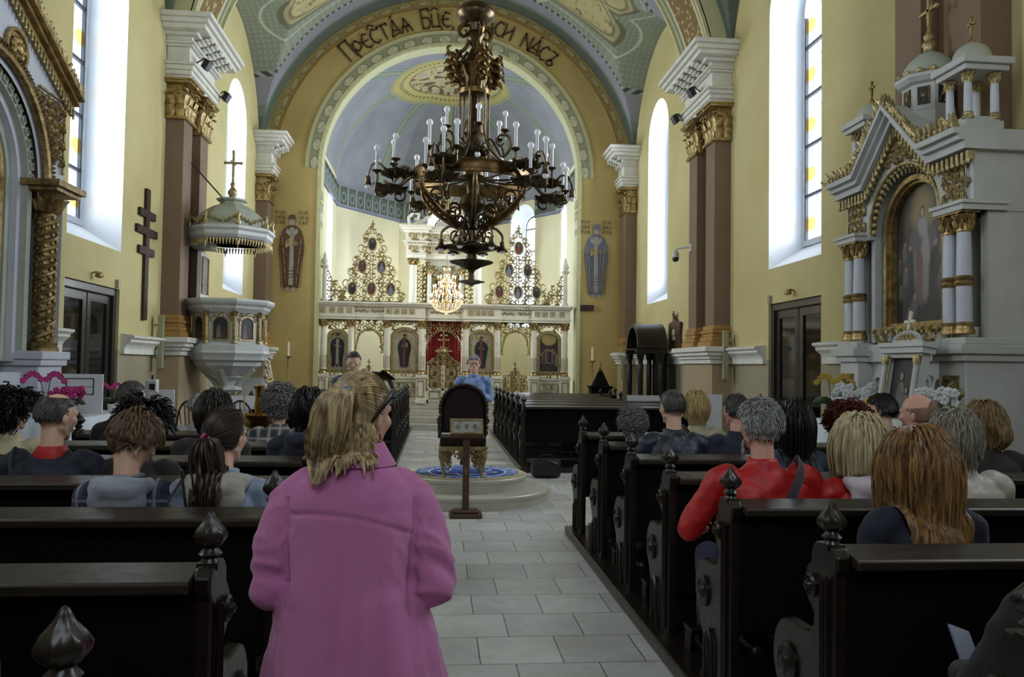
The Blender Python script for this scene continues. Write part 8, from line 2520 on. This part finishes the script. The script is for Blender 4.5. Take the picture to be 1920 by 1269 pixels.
# --- the woman in the pink coat
def pink_lady():
    root = thing('person', 'woman in long pink coat with blond ponytail and sunglasses on her head', 'person', (-.235, 2.40, 0))
    H = Matrix.Translation((.012, .035, 1.464))@Matrix.Rotation(-.62, 4, 'Z')@Matrix.Rotation(.03, 4, 'Y')@Matrix.Rotation(-.10, 4, 'X')
    b = MB(); head_mb(b, H, True)
    b.rc(V(0, -.01, 1.31), H @ V(0, -.02, -.06), .054, .047, 14)
    b.loft([ring(0, 0, z, rx, ry) for z, rx, ry in ((.86, .16, .11), (1.0, .13, .10), (1.2, .16, .09), (1.29, .11, .06), (1.33, .05, .05))])
    arms = {-1: (V(-.175, -.005, 1.225), V(-.212, -.03, .985), V(-.08, .24, 1.0)), 1: (V(.175, -.005, 1.225), V(.232, -.035, .985), V(.10, .24, .985))}
    for k in (-1, 1):
        S_, E, W = arms[k]; b.chain([S_, E, W], [.05, .04, .028]); hand_mb(b, W, V(-k*.8, .5, .1), V(0, -.3, 1), .95, .9, k)
        b.chain([V(k*.09, 0, .86), V(k*.10, .02, .48), V(k*.10, 0, .09)], [.085, .055, .04]); b.chain([V(k*.10, -.04, .045), V(k*.11, .15, .035)], [.04, .034])
    bake(b, .0075, 'body', M_skin, root, 2)
    # coat
    c = MB()
    S = [(.40, .02, .30, .235), (.55, .02, .285, .225), (.70, .022, .262, .205), (.85, .012, .232, .185), (1.0, -.010, .202, .162), (1.10, -.002, .196, .150), (1.18, 0, .200, .138), (1.235, 0, .198, .124), (1.275, 0, .178, .108), (1.305, 0, .140, .092), (1.33, 0, .095, .078), (1.35, .004, .072, .068)]
    c.loft([ring(cx, -.005, z, rx, ry, 40, 2.4) for z, cx, rx, ry in S])
    for k in (-1, 1):
        S_, E, W = arms[k]
        c.chain([V(k*.13, -.005, 1.262), S_+V(0, 0, -.01), S_.lerp(E, .5)+V(k*.012, 0, 0), E, E.lerp(W, .5)+V(0, 0, -.012), W-(W-E).normalized()*.02], [.060, .070, .072, .068, .066, .056], 18)
    c.loft([ring(.0, .0, 1.325, .098, .088, 24), ring(.0, .0, 1.352, .090, .082, 24), ring(.006, .008, 1.385, .072, .070, 24)])
    def fold(co, no):
        z = co.z; d = 0.0
        back = max(0.0, min(1.0, (-co.y-.02)/.06))
        a = math.atan2(co.x, -co.y)
        low = max(0.0, min(1.0, (1.05-z)/.5))
        # vertical folds falling from the shoulders
        d += low*.045*noise.noise(Vector((a*2.2+.4, 1.0, z*.8)))+low*.018*noise.noise(Vector((a*6.5, 4.0, z*1.6)))+.004*noise.noise(Vector((co.x*16, 7, z*2.2)))
        d += .0035*noise.noise(Vector((co.x*9, co.y*9, z*4)))+.0012*noise.noise(Vector((co.x*30, co.y*30, z*22)))
        # drag lines from armpits
        if .95 < z < 1.2 and abs(co.x) < .21:
            d += .010*(.3-abs(noise.noise(Vector((co.x*4, 5, (z+abs(co.x)*1.5)*14)))))*max(0, abs(co.x)-.08)*9*back
        # yoke seam across the back, armhole seam
        zy = 1.200-.9*(co.x+.06)**2-.05*co.x
        if abs(co.x) < .175: d -= .0055*math.exp(-((z-zy)/.0055)**2)*back; d += (.0022 if z > zy else 0)*back
        if 1.0 < z < 1.24: d -= .007*math.exp(-((abs(co.x)-.178)/.007)**2)*back
        if .90 < z < 1.12: d -= .022*math.exp(-((abs(co.x)-.176)/.012)**2)*back*(1-abs(z-1.01)/.11)
        # sleeve creases gathered at the elbow
        if abs(co.x) > .185 and z < 1.27:
            g = math.exp(-((z-1.0)/.09)**2)
            q = noise.noise(Vector((co.x*5+3, co.y*9, z*17+co.y*9+co.x*5))); d += (.006+.020*g)*(.35-abs(q)*1.8)+.005*noise.noise(Vector((co.x*14, co.y*14, z*10)))
        return d
    bake(c, .0062, 'coat', M_pinkwool, root, 3, fold)
    # collar falling over
    m = MB(); rings = []
    for i in range(25):
        a = -.62*pi+1.24*pi*i/24-pi/2
        u, v = cos(a), sin(a)
        rings.append([(.004+.070*u, .004+.068*v, 1.386), (.004+.079*u, .004+.077*v, 1.392), (.004+.112*u, .004+.100*v, 1.335), (.004+.116*u, .004+.104*v, 1.326), (.004+.106*u, .004+.095*v, 1.328), (.004+.074*u, .004+.072*v, 1.378)])
    m.loft(rings); m.build('collar', M_pinkwool, root, angle=70)
    q = MB()
    for k in (-1, 1): q.chain([V(k*.085, 0, .9), V(k*.10, .02, .48), V(k*.10, 0, .1)], [.095, .065, .05]); 
    bake(q, .014, 'trousers', M_navytrouser, root, 1)
    q = MB()
    for k in (-1, 1): q.chain([V(k*.10, -.05, .045), V(k*.11, .17, .04)], [.048, .042])
    q.build('shoes', M_shoe, root)
    # hair: gathered at the crown, the nape left loose
    rnd = random.Random(11); tie = (.028, -.108, .060)
    bodyc = [(V(0, -.005, 1.28), V(0, .0, 1.42), .062), (V(-.13, 0, 1.26), V(.13, 0, 1.26), .092), (V(0, 0, 1.0), V(0, 0, 1.22), .15)]
    m = MB(); st = dict(n=2300, len=.16, seg=9, r=.0025, lift=.008, tie=tie, line=.40, nape=-.22, grav=0.0)
    hair_cap(m, H, dict(st, nape=-.6)); hair_strands(m, H, st, rnd, bodyc)
    m.build('hair_gathered', HLADY, root, angle=75)
    m = MB(); Hi = H.inverted()
    for i in range(420):                                   # loose lower hair
        a = rnd.uniform(-1.05, 1.3); z = rnd.uniform(-.06, -.01)
        p = H @ V(.080*sin(a), -.010-.098*cos(a), z); pts = [p]; L = rnd.uniform(.085, .135); out = (p-(H @ V(0, 0, z))).normalized()
        if (Hi @ p).y > .035: continue
        for j in range(1, 10):
            t = j/9; pp = p+out*(.008+.010*sin(pi*t)-.018*t)+V(.006*sin(5*t+i), .004*cos(6*t+i), -L*t)
            for (a_, b_, ra) in bodyc:
                ab = b_-a_; u = max(0, min(1, (pp-a_).dot(ab)/ab.length_squared)); cc = a_+ab*u; dd = pp-cc
                if dd.length < ra+.010: pp = cc+dd.normalized()*(ra+.010+.012*rnd.random())
            pts.append(pp)
        m.tube(pts, [.003]+[.0052]*8+[.0012], 4)
    m.build('hair_loose', HLADY, root, angle=75)
    m = MB(); Tp = H @ V(*tie)
    for i in range(460):                                   # ponytail, a full curved lock
        a = 2*pi*rnd.random(); q = sqrt(rnd.random()); ll = .27*(.72+.34*rnd.random()); pts = []
        for j in range(12):
            t = j/11; w_ = .014+.042*sin(pi*min(1, t*.85+.05)); 
            p = Tp+V(-.055*sin(t*1.7), -.065*sin(pi*min(1, t*1.25+.08))-.004, .028*sin(pi*min(1, t*2.2))-ll*max(0, t-.08))+V(cos(a)*q*w_, sin(a)*q*w_*.75, 0)+V(.004*sin(8*t+i), .003*cos(6*t+i), 0)
            for (a_, b_, ra) in bodyc:
                ab = b_-a_; u = max(0, min(1, (p-a_).dot(ab)/ab.length_squared)); cc = a_+ab*u; dd = p-cc
                if dd.length < ra+.015: p = cc+dd.normalized()*(ra+.015+.02*q)
            pts.append(p)
        m.tube(pts, [.0025]+[.0046]*10+[.001], 4)
    m.build('ponytail', HLADY, root, angle=75)
    m = MB(); m.tube([Tp+V(.017*cos(t), -.006+.006*sin(t), .017*sin(t)) for t in [2*pi*i/14 for i in range(14)]], .0065, 6, closed=True); m.build('hair_tie', M_bluetie, root)
    m = MB(); m.tube([H @ V(.081, -.004, -.045), H @ V(.083, .0, -.062)], .003, 6); m.ball(tuple(H @ V(.083, .0, -.070)), (.005, .005, .009), 8, 6); m.build('earring', M_gold, root)
    # sunglasses pushed up into the hair
    g = thing('sunglasses', 'black sunglasses pushed up on the blond hair of the woman in pink', 'glasses', (-.235, 2.40, 0))
    m = MB()
    for k in (-1, 1):
        m.stube([H @ V(k*.070, .052, .088), H @ V(k*.090, .02, .070), H @ V(k*.096, -.02, .036), H @ V(k*.092, -.045, .004), H @ V(k*.088, -.055, -.014)], [.009, .010, .009, .008, .005], 6, flat=.6)
    m.stube([H @ V(-.072, .05, .088), H @ V(-.045, .052, .121), H @ V(0, .048, .134), H @ V(.045, .052, .121), H @ V(.072, .05, .088)], .0065, 8)
    m.build('frame', M_black, g)
    m = MB()
    for k in (-1, 1):
        L0 = []
        for i in range(16):
            t = 2*pi*i/16; L0.append(H @ V(k*.038+.030*cos(t), .052+.020*sin(t), .128-.012*abs(cos(t))-.010*sin(t)+.004))
        L1 = [p+(H.to_3x3() @ V(0, 0, .004)) for p in L0]; m.loft([[tuple(p) for p in L0], [tuple(p) for p in L1]])
    m.build('lens', M_black, g)
def wool():
    t = NT('pink_wool'); p = t.obj(); n = t.noise(120, 3, p, .7); n2 = t.noise(5, 3, p)
    c = t.mix(t.step(n2, .3, .7), rgb(186, 112, 164), rgb(198, 126, 176)); c = t.mix(t.math('MULTIPLY', t.step(n, .45, .7), .22), c, rgb(156, 90, 136))
    t.base(c, .95); t.b.inputs['Sheen Weight'].default_value = .25; t.b.inputs['Specular IOR Level'].default_value = .2; t.bump(n, .25, .003); return t.m
M_pinkwool = wool()
HLADY = hair_mat('honey_blond_hair', rgb(206, 184, 140), rgb(96, 78, 54))
pink_lady()
